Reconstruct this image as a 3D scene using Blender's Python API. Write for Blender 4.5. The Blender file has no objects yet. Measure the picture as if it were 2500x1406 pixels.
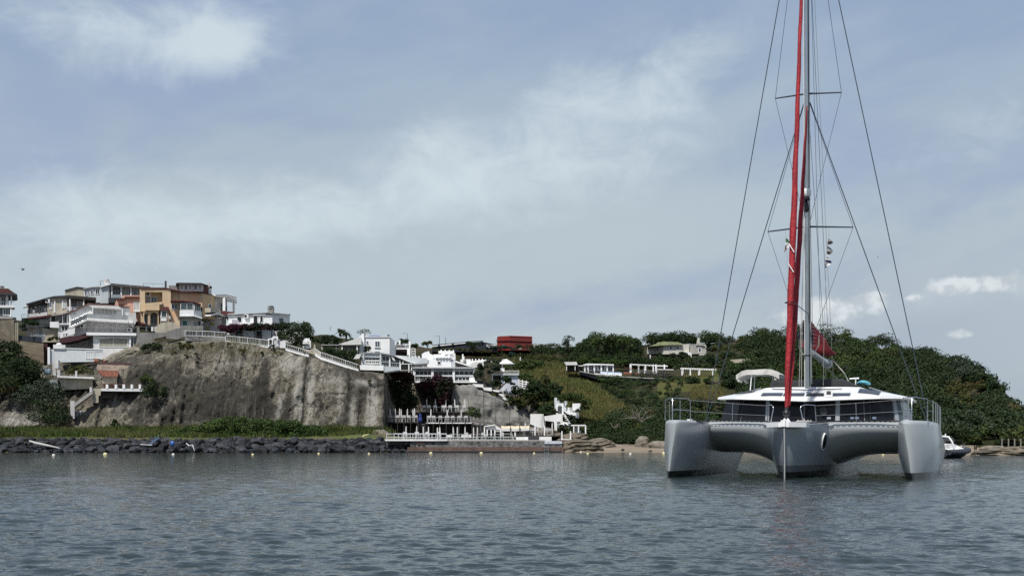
import bpy, math, random
import numpy as np
from mathutils import Vector, Matrix

# ---------------------------------------------------------------- camera, sky, sun, exposure
F, HZ, CX, H = 3000.0, 1082.0, 1250.0, 1.1      # focal length in photo pixels, horizon row, centre column, eye height
sc = bpy.context.scene
col = sc.collection
R = math.radians
cam_d = bpy.data.cameras.new('camera'); cam = bpy.data.objects.new('camera', cam_d); col.objects.link(cam)
cam_d.sensor_width = 36; cam_d.lens = 36*F/2500; cam_d.shift_y = (HZ-703)/2500
cam_d.clip_start = .2; cam_d.clip_end = 20000
cam.location = (0, 0, H); cam.rotation_euler = (R(90), 0, 0); sc.camera = cam
sc.view_settings.view_transform = 'Standard'; sc.view_settings.look = 'None'
sc.view_settings.exposure = 0.15; sc.view_settings.gamma = 1.0; sc.view_settings.use_curve_mapping = False
try:
    sc.cycles.max_bounces = 6; sc.cycles.diffuse_bounces = 2; sc.cycles.glossy_bounces = 3
    sc.cycles.transparent_max_bounces = 6; sc.cycles.use_denoising = False; sc.cycles.use_adaptive_sampling = False; sc.cycles.sample_clamp_indirect = 3
except Exception: pass

SUN_EL, SUN_AZ = R(56), R(205)      # azimuth clockwise from +Y: behind the viewer, to the left
sun_dir = Vector((math.sin(SUN_AZ)*math.cos(SUN_EL), math.cos(SUN_AZ)*math.cos(SUN_EL), math.sin(SUN_EL)))
sl = bpy.data.lights.new('sun', 'SUN'); sl.energy = 4.3; sl.angle = R(2.0); sl.color = (1.0, .96, .90)
so = bpy.data.objects.new('sun', sl); col.objects.link(so); so.location = (0, -40, 90)
so.rotation_euler = sun_dir.to_track_quat('Z', 'Y').to_euler()

world = bpy.data.worlds.new('World'); sc.world = world; world.use_nodes = True
def build_sky():
    nt = world.node_tree; N = nt.nodes; L = nt.links; N.clear()
    out = N.new('ShaderNodeOutputWorld'); bg = N.new('ShaderNodeBackground'); bg.inputs['Strength'].default_value = .10
    L.new(bg.outputs[0], out.inputs[0])
    sky = N.new('ShaderNodeTexSky'); sky.sky_type = 'NISHITA'; sky.sun_disc = False
    sky.sun_elevation = SUN_EL; sky.sun_rotation = SUN_AZ; sky.air_density = 1.0; sky.dust_density = 1.5; sky.ozone_density = 1.5
    tc = N.new('ShaderNodeTexCoord')
    def val(x):
        n = N.new('ShaderNodeValue'); n.outputs[0].default_value = x; return n.outputs[0]
    def m(op, a, b=None, c=None, clamp=False):
        n = N.new('ShaderNodeMath'); n.operation = op; n.use_clamp = clamp
        for i, v in enumerate((a, b, c)):
            if v is None: continue
            if isinstance(v, (int, float)): n.inputs[i].default_value = v
            else: L.new(v, n.inputs[i])
        return n.outputs[0]
    sep = N.new('ShaderNodeSeparateXYZ'); L.new(tc.outputs['Generated'], sep.inputs[0])
    x, y, z = sep.outputs
    az = m('ARCTAN2', x, y)                      # bearing, 0 straight ahead
    el = m('ARCSINE', z)
    def noise(sx, sy, scale, detail=6, rough=.55, off=0, warp=None, ang=0):
        cmb = N.new('ShaderNodeCombineXYZ')
        a2 = m('ADD', m('MULTIPLY', az, math.cos(ang)), m('MULTIPLY', el, math.sin(ang)))
        e2 = m('SUBTRACT', m('MULTIPLY', el, math.cos(ang)), m('MULTIPLY', az, math.sin(ang)))
        L.new(m('MULTIPLY', a2, sx), cmb.inputs[0]); L.new(m('MULTIPLY', e2, sy), cmb.inputs[1]); cmb.inputs[2].default_value = off
        n = N.new('ShaderNodeTexNoise'); n.noise_dimensions = '3D'; n.inputs['Scale'].default_value = scale
        n.inputs['Detail'].default_value = detail; n.inputs['Roughness'].default_value = rough
        if warp: n.inputs['Distortion'].default_value = warp
        L.new(cmb.outputs[0], n.inputs['Vector']); return n.outputs['Fac']
    def blob(px, py, sx, sy, ang=0, sharp=1.0):
        a0 = math.atan((px-CX)/F); e0 = math.atan((HZ-py)/math.hypot(F, px-CX))
        da = m('SUBTRACT', az, a0); de = m('SUBTRACT', el, e0); ca, sa = math.cos(ang), math.sin(ang)
        u = m('DIVIDE', m('ADD', m('MULTIPLY', da, ca), m('MULTIPLY', de, sa)), sx/F)
        v = m('DIVIDE', m('SUBTRACT', m('MULTIPLY', de, ca), m('MULTIPLY', da, sa)), sy/F)
        r2 = m('ADD', m('MULTIPLY', u, u), m('MULTIPLY', v, v))
        return m('EXPONENT', m('MULTIPLY', r2, -sharp))
    def ramp(fac, stops):
        n = N.new('ShaderNodeValToRGB'); e = n.color_ramp.elements
        while len(e) < len(stops): e.new(.5)
        for k, (p, c) in enumerate(stops):
            e[k].position = p; e[k].color = (*c, 1)
        L.new(fac, n.inputs[0]); return n.outputs[0]
    def mix(f, a, b):
        n = N.new('ShaderNodeMix'); n.data_type = 'RGBA'
        if isinstance(f, (int, float)): n.inputs[0].default_value = f
        else: L.new(f, n.inputs[0])
        for i, v in ((6, a), (7, b)):
            if isinstance(v, tuple): n.inputs[i].default_value = (*v, 1)
            else: L.new(v, n.inputs[i])
        return n.outputs[2]
    def sm(v, lo, hi):
        n = N.new('ShaderNodeMapRange'); n.interpolation_type = 'SMOOTHSTEP'; L.new(v, n.inputs[0])
        n.inputs[1].default_value = lo; n.inputs[2].default_value = hi; return n.outputs[0]
    # thin veil of high cloud over a blue sky
    veil = ramp(m('DIVIDE', el, R(90)), [(0, (3.9, 4.55, 4.95)), (.05, (4.4, 5.0, 5.4)), (.12, (4.3, 5.0, 5.5)), (.19, (3.0, 3.9, 5.15)), (.26, (2.6, 3.4, 5.1)), (1, (2.4, 3.2, 4.8))])
    base = mix(.86, sky.outputs[0], veil)
    big = noise(1.0, 2.6, 3.2, 7, .55, 3.1, .5, R(14))
    fine = noise(1.0, 2.2, 11, 8, .6, 7.7, .3, R(20))
    dens = m('ADD', m('MULTIPLY', big, .75), m('MULTIPLY', fine, .25))
    low = sm(el, R(14), R(6))
    pale = m('MULTIPLY', sm(dens, .42, .66), m('ADD', .35, m('MULTIPLY', low, .3)))
    base = mix(pale, base, (4.6, 5.35, 5.9))
    base = mix(m('MULTIPLY', sm(dens, .52, .34), .55), base, (2.7, 3.45, 5.2))
    # the brighter banks of cloud
    banks = [(290, 60, 340, 105, 0, .8), (540, 110, 120, 70, 0, .8), (1330, 310, 400, 120, R(20), .55), (1560, 230, 200, 110, R(20), .5), (1060, 330, 80, 45, 0, .5), (170, 560, 480, 150, 0, .6),
             (760, 500, 600, 110, R(6), .42), (1250, 450, 600, 100, R(8), .4), (2350, 330, 300, 90, R(10), .3), (2330, 722, 260, 36, 0, .55), (2060, 790, 150, 36, 0, .5)]
    tot = None
    for (px, py, sx, sy, an, am) in banks:
        b = m('MULTIPLY', blob(px, py, sx, sy, an), am); tot = b if tot is None else m('ADD', tot, b)
    puff = noise(1, 1.5, 18, 9, .62, 1.3, .4)
    amt = sm(m('ADD', m('MULTIPLY', tot, .75), m('MULTIPLY', m('SUBTRACT', puff, .5), 1.15)), .12, .95)
    amt = m('MULTIPLY', amt, sm(tot, .02, .25))
    base = mix(m('MULTIPLY', amt, .85), base, (5.9, 6.75, 7.2))
    # greyer air low on the right
    base = mix(m('MULTIPLY', blob(2250, 900, 420, 260), .5), base, (3.2, 3.75, 4.6))
    # small cumulus near the horizon
    cum = [(1985, 765, 85, 36), (1995, 768, 62, 26), (1960, 782, 40, 16), (2040, 770, 30, 14), (2105, 742, 60, 24), (2140, 722, 24, 12), (2318, 700, 75, 22), (2390, 692, 50, 14), (2485, 690, 60, 24), (2340, 815, 36, 12), (2235, 728, 20, 8)]
    tc2 = None
    for (px, py, sx, sy) in cum:
        b = blob(px, py, sx, sy, 0, 1.0); tc2 = b if tc2 is None else m('ADD', tc2, b)
    pf = noise(1, 1.3, 62, 8, .62, 9.1, .6)
    ca_ = sm(m('ADD', m('MULTIPLY', tc2, 1.05), m('MULTIPLY', m('SUBTRACT', pf, .5), 1.7)), .28, .95)
    pt = noise(1, 1, 60, 5, .55, 2.3)
    shade = mix(sm(pt, .4, .62), (4.7, 5.2, 5.6), (7.3, 7.7, 7.9))
    base = mix(m('MULTIPLY', ca_, .72), base, shade)
    L.new(base, bg.inputs[0])
build_sky()

# ---------------------------------------------------------------- helpers
rng = np.random.default_rng(7)
random.seed(7)
def at(px, py, Y): return Vector(((px-CX)/F*Y, Y, H+(HZ-py)/F*Y))
def PX(px, Y): return (px-CX)/F*Y
def PZ(py, Y): return H+(HZ-py)/F*Y

class Fr:
    """A thing's own axes: a to the right along its front, b away from the viewer, z up."""
    def __init__(s, px, Y, yaw=0):
        s.o = Vector((PX(px, Y), Y, 0)); t = R(yaw)
        s.ax = Vector((math.cos(t), math.sin(t), 0)); s.bx = Vector((-math.sin(t), math.cos(t), 0)); s.yaw = t
    def W(s, a, b, z): return s.o+s.ax*a+s.bx*b+Vector((0, 0, z))
    def a(s, px, b=0):
        k = (px-CX)/F; o = s.o+s.bx*b      # (o.x+a ax.x) = k (o.y + a ax.y)
        return (k*o.y-o.x)/(s.ax.x-k*s.ax.y)
    def b(s, px, a=0):
        k = (px-CX)/F; o = s.o+s.ax*a
        return (k*o.y-o.x)/(s.bx.x-k*s.bx.y)
    def z(s, py, a=0, b=0):
        return H+(HZ-py)/F*s.W(a, b, 0).y

class MB:
    def __init__(s): s.v = []; s.f = []; s.m = []; s.sm = []
    def add(s, vs, fs, mi=0, smooth=False):
        n = len(s.v); s.v += [tuple(p) for p in vs]; s.f += [tuple(i+n for i in f) for f in fs]
        s.m += [mi]*len(fs); s.sm += [smooth]*len(fs); return s
    def hexa(s, p, mi=0):     # 8 points: bottom ring then top ring
        return s.add(p, [(3, 2, 1, 0), (4, 5, 6, 7), (0, 1, 5, 4), (1, 2, 6, 5), (2, 3, 7, 6), (3, 0, 4, 7)], mi)
    def box(s, fr, a0, a1, b0, b1, z0, z1, mi=0):
        if a0 > a1: a0, a1 = a1, a0
        if b0 > b1: b0, b1 = b1, b0
        if z0 > z1: z0, z1 = z1, z0
        return s.hexa([fr.W(a, b, z) for z in (z0, z1) for (a, b) in ((a0, b0), (a1, b0), (a1, b1), (a0, b1))], mi)
    def prism(s, ring, z0, z1, mi=0, top=None):   # ring of (x, y) world, top heights may vary
        n = len(ring); zt = top if top else [z1]*n
        vs = [(x, y, z0) for x, y in ring]+[(x, y, zt[i]) for i, (x, y) in enumerate(ring)]
        fs = [(i, (i+1) % n, n+(i+1) % n, n+i) for i in range(n)]+[tuple(range(n, 2*n)), tuple(range(n-1, -1, -1))]
        return s.add(vs, fs, mi)
    def tube(s, pts, r, n=8, mi=0, cap=True, smooth=True, flat=1.0):
        pts = [Vector(p) for p in pts]; rs = r if isinstance(r, (list, tuple)) else [r]*len(pts)
        vs = []; up = None
        for i, p in enumerate(pts):
            d = (pts[min(i+1, len(pts)-1)]-pts[max(i-1, 0)])
            if d.length < 1e-9: d = Vector((0, 0, 1))
            d.normalize()
            if up is None:
                up = Vector((0, 0, 1)) if abs(d.z) < .9 else Vector((1, 0, 0))
            u = up-d*up.dot(d)
            u = u.normalized() if u.length > 1e-6 else d.orthogonal().normalized()
            up = u; w = d.cross(u)
            for k in range(n):
                t = 2*math.pi*k/n; vs.append(p+u*math.cos(t)*rs[i]+w*math.sin(t)*rs[i]*flat)
        fs = [(i*n+k, i*n+(k+1) % n, (i+1)*n+(k+1) % n, (i+1)*n+k) for i in range(len(pts)-1) for k in range(n)]
        s.add(vs, fs, mi, smooth)
        if cap:
            s.add([vs[k] for k in range(n)], [tuple(range(n-1, -1, -1))], mi); m0 = (len(pts)-1)*n
            s.add([vs[m0+k] for k in range(n)], [tuple(range(n))], mi)
        return s
    def lathe(s, c, prof, n=14, mi=0, smooth=True, sx=1, sy=1):   # prof of (r, z)
        c = Vector(c); vs = [c+Vector((r*math.cos(2*math.pi*k/n)*sx, r*math.sin(2*math.pi*k/n)*sy, z)) for r, z in prof for k in range(n)]
        fs = [(i*n+k, i*n+(k+1) % n, (i+1)*n+(k+1) % n, (i+1)*n+k) for i in range(len(prof)-1) for k in range(n)]
        fs += [tuple(range(n-1, -1, -1)), tuple((len(prof)-1)*n+k for k in range(n))]
        return s.add(vs, fs, mi, smooth)
    def grid(s, P, mi=0, smooth=True, wrap=False):   # P rows of points
        nr, nc = len(P), len(P[0]); vs = [p for r_ in P for p in r_]
        fs = [(i*nc+j, i*nc+(j+1) % nc, (i+1)*nc+(j+1) % nc, (i+1)*nc+j) for i in range(nr-1) for j in range(nc if wrap else nc-1)]
        return s.add(vs, fs, mi, smooth)
    def build(s, name, mats, parent=None, origin=None, recalc=True):
        me = bpy.data.meshes.new(name)
        if parent is not None: o3 = Vector(ORG[parent.name])
        elif origin is not None: o3 = Vector(origin)
        else:
            xs = [p[0] for p in s.v]; ys = [p[1] for p in s.v]; zs = [p[2] for p in s.v]
            o3 = Vector(((min(xs)+max(xs))/2, (min(ys)+max(ys))/2, min(zs)))
        me.from_pydata([(p[0]-o3.x, p[1]-o3.y, p[2]-o3.z) for p in s.v], [], s.f)
        if recalc:
            import bmesh
            bm = bmesh.new(); bm.from_mesh(me); bmesh.ops.recalc_face_normals(bm, faces=bm.faces[:]); bm.to_mesh(me); bm.free()
        if not isinstance(mats, (list, tuple)): mats = [mats]
        for m_ in mats: me.materials.append(m_)
        me.polygons.foreach_set('material_index', s.m); me.polygons.foreach_set('use_smooth', s.sm)
        me.update()
        o = bpy.data.objects.new(name, me); col.objects.link(o)
        if parent is not None: o.parent = parent; ORG[o.name] = tuple(o3)
        else: o.location = o3; ORG[o.name] = tuple(o3)
        return o
ORG = {}
def tag(o, label=None, cat=None, group=None, kind=None):
    if label: o['label'] = label
    if cat: o['category'] = cat
    if group: o['group'] = group
    if kind: o['kind'] = kind
    return o
def thing(name, loc, label, cat, group=None):
    o = bpy.data.objects.new(name, None); col.objects.link(o); o.location = loc; o.empty_display_size = .5
    ORG[o.name] = tuple(loc); return tag(o, label, cat, group)
KIDS = {}
def copy_tree(o, loc=None, rz=None, scale=None, label=None, group=None, parent=None):
    c = o.copy(); col.objects.link(c); c.parent = parent
    if loc is not None: c.location = loc
    if rz is not None: c.rotation_euler = (0, 0, rz)
    if scale is not None: c.scale = scale if hasattr(scale, '__len__') else (scale,)*3
    if label: c['label'] = label
    if group: c['group'] = group
    if o.name not in KIDS: KIDS[o.name] = list(o.children)
    for ch in KIDS[o.name]: copy_tree(ch, parent=c)
    return c
def np_mesh(name, V, Fc, mats, parent=None, origin=(0, 0, 0), smooth=False, midx=None, link=True):
    me = bpy.data.meshes.new(name); V = np.asarray(V, dtype=np.float32); Fc = np.asarray(Fc, dtype=np.int32); k = Fc.shape[1]
    o3 = ORG[parent.name] if parent is not None else origin
    me.vertices.add(len(V)); me.vertices.foreach_set('co', (V-np.array(o3, dtype=np.float32)).ravel())
    me.loops.add(Fc.size); me.loops.foreach_set('vertex_index', Fc.ravel())
    me.polygons.add(len(Fc)); me.polygons.foreach_set('loop_start', np.arange(0, Fc.size, k, dtype=np.int32))
    me.polygons.foreach_set('loop_total', np.full(len(Fc), k, dtype=np.int32))
    me.polygons.foreach_set('use_smooth', np.full(len(Fc), smooth, dtype=bool))
    if midx is not None: me.polygons.foreach_set('material_index', np.asarray(midx, dtype=np.int32))
    if not isinstance(mats, (list, tuple)): mats = [mats]
    for m_ in mats: me.materials.append(m_)
    me.update(calc_edges=True)
    o = bpy.data.objects.new(name, me)
    if link: col.objects.link(o)
    if parent is not None: o.parent = parent
    else: o.location = origin
    ORG[o.name] = tuple(o3)
    return o

# ---- numpy value noise
_perm = rng.random((64, 64, 64)).astype(np.float32)
def vnoise(x, y, z):
    x, y, z = np.broadcast_arrays(np.asarray(x, float), np.asarray(y, float), np.asarray(z, float))
    xi, yi, zi = np.floor(x).astype(int), np.floor(y).astype(int), np.floor(z).astype(int)
    fx, fy, fz = x-xi, y-yi, z-zi
    fx, fy, fz = (t*t*(3-2*t) for t in (fx, fy, fz))
    def g(a, b, c): return _perm[(xi+a) & 63, (yi+b) & 63, (zi+c) & 63]
    c00 = g(0, 0, 0)*(1-fx)+g(1, 0, 0)*fx; c10 = g(0, 1, 0)*(1-fx)+g(1, 1, 0)*fx
    c01 = g(0, 0, 1)*(1-fx)+g(1, 0, 1)*fx; c11 = g(0, 1, 1)*(1-fx)+g(1, 1, 1)*fx
    return (c00*(1-fy)+c10*fy)*(1-fz)+(c01*(1-fy)+c11*fy)*fz*1.0-.5
def fbm(x, y, z, o=4):
    t = 0; a = 1
    for i in range(o):
        t = t+a*vnoise(x*2**i+i*13.7, y*2**i+i*5.1, z*2**i+i*9.3); a *= .5
    return t

# ---------------------------------------------------------------- materials
MATS = {}
def mat(name, c, rough=.65, var=.18, scale=1.5, bump=.0, bscale=12, metal=0, streak=0, streak_col=None, spec=.5, island=0, hue=None, huescale=.25, coat=0, trans=0, stretch=None):
    if name in MATS: return MATS[name]
    m_ = bpy.data.materials.new(name); MATS[name] = m_; m_.use_nodes = True
    nt = m_.node_tree; N = nt.nodes; L = nt.links; b = N['Principled BSDF']
    b.inputs['Roughness'].default_value = rough; b.inputs['Metallic'].default_value = metal
    b.inputs['Specular IOR Level'].default_value = spec
    if coat: b.inputs['Coat Weight'].default_value = coat; b.inputs['Coat Roughness'].default_value = .08
    tc = N.new('ShaderNodeTexCoord')
    def noise(sc_, det=5, vec=None, st=None):
        n = N.new('ShaderNodeTexNoise'); n.inputs['Scale'].default_value = sc_; n.inputs['Detail'].default_value = det
        mp = N.new('ShaderNodeMapping'); L.new(tc.outputs['Object'], mp.inputs[0])
        if st: mp.inputs['Scale'].default_value = st
        L.new(mp.outputs[0], n.inputs['Vector']); return n.outputs['Fac']
    def mixc(f, a, b_):
        n = N.new('ShaderNodeMix'); n.data_type = 'RGBA'
        if isinstance(f, float): n.inputs[0].default_value = f
        else: L.new(f, n.inputs[0])
        for i, v in ((6, a), (7, b_)):
            if isinstance(v, tuple): n.inputs[i].default_value = (*v[:3], 1)
            else: L.new(v, n.inputs[i])
        return n.outputs[2]
    def rng_(f, lo, hi, a=0., b_=1.):
        n = N.new('ShaderNodeMapRange'); L.new(f, n.inputs[0]); n.inputs[1].default_value = lo; n.inputs[2].default_value = hi
        n.inputs[3].default_value = a; n.inputs[4].default_value = b_; return n.outputs[0]
    lo = tuple(x*(1-var) for x in c); hi = tuple(min(1, x*(1+var)) for x in c)
    cc = mixc(rng_(noise(scale, 6, st=stretch), .32, .68), lo, hi)
    if hue: cc = mixc(rng_(noise(huescale, 3), .42, .62), cc, hue)
    if streak:
        sc2 = streak_col or tuple(x*.35 for x in c)
        f = rng_(noise(1.0, 5, st=(2.2, 2.2, .18)), .48, .75, 0, streak)
        cc = mixc(f, cc, sc2)
    if island:
        g = N.new('ShaderNodeNewGeometry')
        hs = N.new('ShaderNodeHueSaturation'); L.new(cc, hs.inputs['Color'])
        L.new(rng_(g.outputs['Random Per Island'], 0, 1, 1-island, 1+island), hs.inputs['Value'])
        cc = hs.outputs[0]
    L.new(cc, b.inputs['Base Color'])
    if bump:
        bn = N.new('ShaderNodeBump'); bn.inputs['Strength'].default_value = bump; bn.inputs['Distance'].default_value = .1
        L.new(noise(bscale, 6), bn.inputs['Height']); L.new(bn.outputs[0], b.inputs['Normal'])
    if trans: b.inputs['Transmission Weight'].default_value = trans
    return m_
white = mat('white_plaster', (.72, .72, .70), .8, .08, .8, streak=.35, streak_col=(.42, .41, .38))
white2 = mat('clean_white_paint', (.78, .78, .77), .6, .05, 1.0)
shade_white = mat('aged_shaded_white_plaster', (.52, .51, .50), .85, .12, .9, streak=.5, streak_col=(.3, .29, .27))  # white plaster darkened for walls in shade, with age streaks
greyw = mat('pale_grey_render', (.50, .53, .54), .8, .08, .8, streak=.3)
concrete = mat('concrete', (.22, .215, .20), .9, .25, .7, bump=.3, streak=.5)
slabc = mat('grey_slab', (.34, .33, .31), .85, .15, 1.2)
tuff = mat('tuff_block', (.20, .16, .11), .9, .35, 1.6, bump=.5, bscale=8, stretch=(.35, .35, 3.2))
beige = mat('beige_stucco', (.42, .38, .30), .85, .15, .8, streak=.4)
ochre = mat('ochre_stucco', (.56, .42, .27), .85, .1, .8, streak=.25, streak_col=(.35, .22, .13))
peach = mat('peach_stucco', (.62, .40, .25), .85, .16, .5, hue=(.58, .46, .32), huescale=.6)
salmon = mat('salmon_stucco', (.56, .34, .26), .85, .1, .8)
redp = mat('red_stucco', (.115, .010, .009), .8, .15, .7)
redroof = mat('red_tile', (.095, .028, .024), .8, .25, 3, bump=.5)
terracotta = mat('terracotta_tile', (.30, .11, .07), .8, .25, 4, bump=.5)
darkroof = mat('dark_roofing', (.035, .035, .04), .7, .3, 2)
darkglass = mat('dark_window_glass', (.012, .014, .017), .12, .2, 3)
glassgrey = mat('grey_window_glass', (.06, .08, .085), .12, .2, 3)
shutter = mat('pale_shutter', (.35, .37, .36), .6, .1, 12, stretch=(.1, .1, 8))
darkwood = mat('dark_timber', (.028, .024, .02), .8, .3, 4, bump=.3)
wood = mat('weathered_timber', (.14, .11, .08), .85, .3, 5, bump=.3)
steel = mat('stainless_steel', (.55, .56, .57), .25, .05, 4, metal=1)
whitemetal = mat('white_painted_metal', (.72, .73, .73), .45, .04, 3)
darkmetal = mat('dark_metal', (.03, .032, .035), .5, .15, 3)
blackp = mat('black_plastic', (.012, .012, .013), .4, .1, 3)
canvas = mat('white_canvas', (.60, .59, .57), .85, .07, 2)
cream = mat('cream_canvas', (.66, .55, .36), .85, .07, 2)
maroon = mat('maroon_canvas', (.045, .014, .016), .8, .2, 3)
bark = mat('bark', (.10, .08, .06), .9, .3, 4, bump=.6)
chairp = mat('worn_white_furniture', (.42, .42, .41), .7, .15, 3)
palebark = mat('dead_bark', (.16, .14, .11), .9, .3, 4)
leaf_dark = mat('dark_leaves', (.017, .031, .010), .7, .3, .5, island=.3, hue=(.026, .040, .016), huescale=.12, spec=.12)
leaf_mid = mat('mid_green_leaves', (.028, .048, .012), .7, .3, .6, island=.3, hue=(.044, .058, .017), huescale=.1, spec=.12)
leaf_olive = mat('olive_leaves', (.048, .056, .015), .7, .3, .6, island=.28, hue=(.06, .052, .02), huescale=.15, spec=.12)
leaf_grey = mat('grey_green_leaves', (.036, .050, .030), .7, .3, .6, island=.28, spec=.15)
leaf_magenta = mat('bougainvillea_leaves', (.038, .007, .018), .7, .4, .8, island=.5, hue=(.012, .018, .008), huescale=.35, spec=.12)
hedge_m = mat('clipped_hedge_leaves', (.034, .058, .013), .7, .3, .6, island=.3, spec=.12)
grass_m = mat('dry_green_grass', (.088, .098, .032), .8, .3, .4, island=.3, hue=(.125, .112, .044), huescale=.12, spec=.12)
grass_g = mat('fresh_green_grass', (.055, .078, .020), .8, .3, .4, island=.3, hue=(.09, .098, .035), huescale=.2, spec=.12)
# ---------------------------------------------------------------- the land: profiles (row, distance) from the sea bed to behind the skyline
COLS = {
 -260: [(1112, 142), (1104, 150), (1064, 156), (1046, 164), (985, 169), (915, 175), (850, 188), (800, 205), (790, 240)],
 0:    [(1112, 142), (1104, 150), (1064, 156), (1046, 164), (985, 169), (915, 175), (850, 186), (800, 205), (780, 240)],
 110:  [(1112, 142), (1104, 150), (1064, 156), (1046, 164), (1000, 168), (930, 172), (892, 177), (820, 200), (780, 240)],
 235:  [(1112, 142), (1104, 150), (1065, 156), (1048, 164), (1000, 166), (930, 170), (890, 177), (820, 200), (775, 240)],
 345:  [(1112, 142), (1104, 150), (1065, 156), (1050, 164), (960, 166.5), (880, 170), (842, 176), (806, 192), (770, 240)],
 450:  [(1112, 142), (1104, 150), (1065, 156), (1056, 164), (950, 166.5), (868, 169.5), (832, 174), (808, 192), (780, 240)],
 560:  [(1112, 142), (1104, 150), (1066, 156), (1060, 163), (950, 166), (872, 168.5), (834, 171), (815, 190), (790, 240)],
 680:  [(1112, 142), (1104, 150), (1066, 156), (1060, 163), (960, 165), (890, 167), (852, 168.5), (838, 185), (805, 240)],
 800:  [(1112, 142), (1104, 150), (1067, 156), (1062, 163), (970, 164.5), (915, 166), (884, 167.5), (855, 186), (820, 240)],
 880:  [(1112, 142), (1104, 150), (1068, 156), (1063, 162.5), (985, 164), (935, 165), (909, 166.5), (872, 188), (832, 240)],
 938:  [(1112, 142), (1104, 150), (1069, 156), (1064, 162.5), (990, 164), (945, 165.5), (915, 167), (882, 190), (838, 240)],
 950:  [(1112, 142), (1104, 150), (1069, 156), (1066, 168), (1000, 174), (950, 177), (918, 179), (884, 195), (840, 240)],
 1005: [(1112, 142), (1104, 151), (1072, 156), (1068, 181), (1000, 183), (960, 184.5), (936, 186), (890, 200), (846, 240)],
 1160: [(1112, 142), (1104, 151), (1072, 156), (1068, 182), (1000, 184), (965, 185), (938, 187), (892, 202), (850, 240)],
 1230: [(1112, 142), (1104, 151), (1072, 156), (1066, 184), (1020, 187), (980, 190), (940, 195), (892, 206), (852, 240)],
 1292: [(1112, 142), (1104, 151), (1072, 157), (1062, 178), (1030, 184), (985, 190), (940, 197), (892, 208), (852, 240)],
 1370: [(1112, 142), (1104, 150), (1090, 153), (1073, 160), (1045, 170), (990, 180), (940, 190), (890, 210), (850, 240)],
 1450: [(1112, 142), (1105, 149), (1094, 155), (1085, 164), (1060, 170), (1005, 178), (955, 188), (892, 212), (848, 245)],
 1560: [(1112, 142), (1105, 149), (1096, 154), (1085, 163), (1055, 168), (1010, 176), (965, 186), (905, 205), (846, 250)],
 1640: [(1112, 142), (1106, 147), (1097, 152), (1086, 160), (1040, 168), (990, 178), (950, 188), (905, 204), (842, 255)],
 1760: [(1113, 138), (1107, 144), (1096, 149), (1084, 157), (1030, 168), (980, 180), (930, 196), (880, 220), (836, 262)],
 1880: [(1114, 132), (1108, 138), (1096, 143), (1084, 152), (1030, 165), (970, 180), (915, 200), (865, 228), (822, 264)],
 2000: [(1115, 126), (1109, 131), (1096, 136), (1084, 146), (1030, 162), (970, 178), (915, 198), (865, 226), (826, 262)],
 2100: [(1116, 119), (1110, 125), (1097, 130), (1084, 141), (1030, 158), (975, 175), (925, 194), (875, 220), (838, 250)],
 2200: [(1117, 113), (1111, 119), (1098, 125), (1086, 136), (1035, 153), (985, 170), (940, 187), (895, 208), (862, 232)],
 2290: [(1117, 110), (1110, 117), (1098, 123), (1088, 131), (1042, 149), (996, 163), (955, 178), (918, 195), (886, 214)],
 2390: [(1117, 108), (1110, 115), (1098, 121), (1090, 128), (1052, 144), (1018, 156), (982, 167), (945, 179), (912, 192)],
 2420: [(1117, 108), (1110, 115), (1098, 121), (1090, 127), (1060, 142), (1030, 152), (1000, 162), (968, 172), (942, 182)],
 2460: [(1117, 107), (1110, 114), (1099, 120), (1091, 126), (1068, 138), (1050, 146), (1030, 154), (1010, 162), (990, 170)],
 2500: [(1117, 107), (1110, 114), (1099, 119), (1092, 124), (1078, 134), (1064, 141), (1050, 148), (1036, 155), (1022, 162)],
 2580: [(1117, 106), (1112, 112), (1104, 117), (1098, 122), (1086, 130), (1078, 136), (1070, 142), (1060, 148), (1052, 155)],
 2700: [(1117, 106), (1114, 112), (1108, 117), (1104, 122), (1100, 128), (1096, 134), (1094, 140), (1092, 146), (1090, 152)],
}
_cx = np.array(sorted(COLS)); _cy = np.array([[p[0] for p in COLS[k]] for k in sorted(COLS)], float); _cd = np.array([[p[1] for p in COLS[k]] for k in sorted(COLS)], float)
RT = np.arange(9, dtype=float)
def prof(px):
    px = np.atleast_1d(px)
    return (np.stack([np.interp(px, _cx, _cy[:, k]) for k in range(9)], 1), np.stack([np.interp(px, _cx, _cd[:, k]) for k in range(9)], 1))
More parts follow.
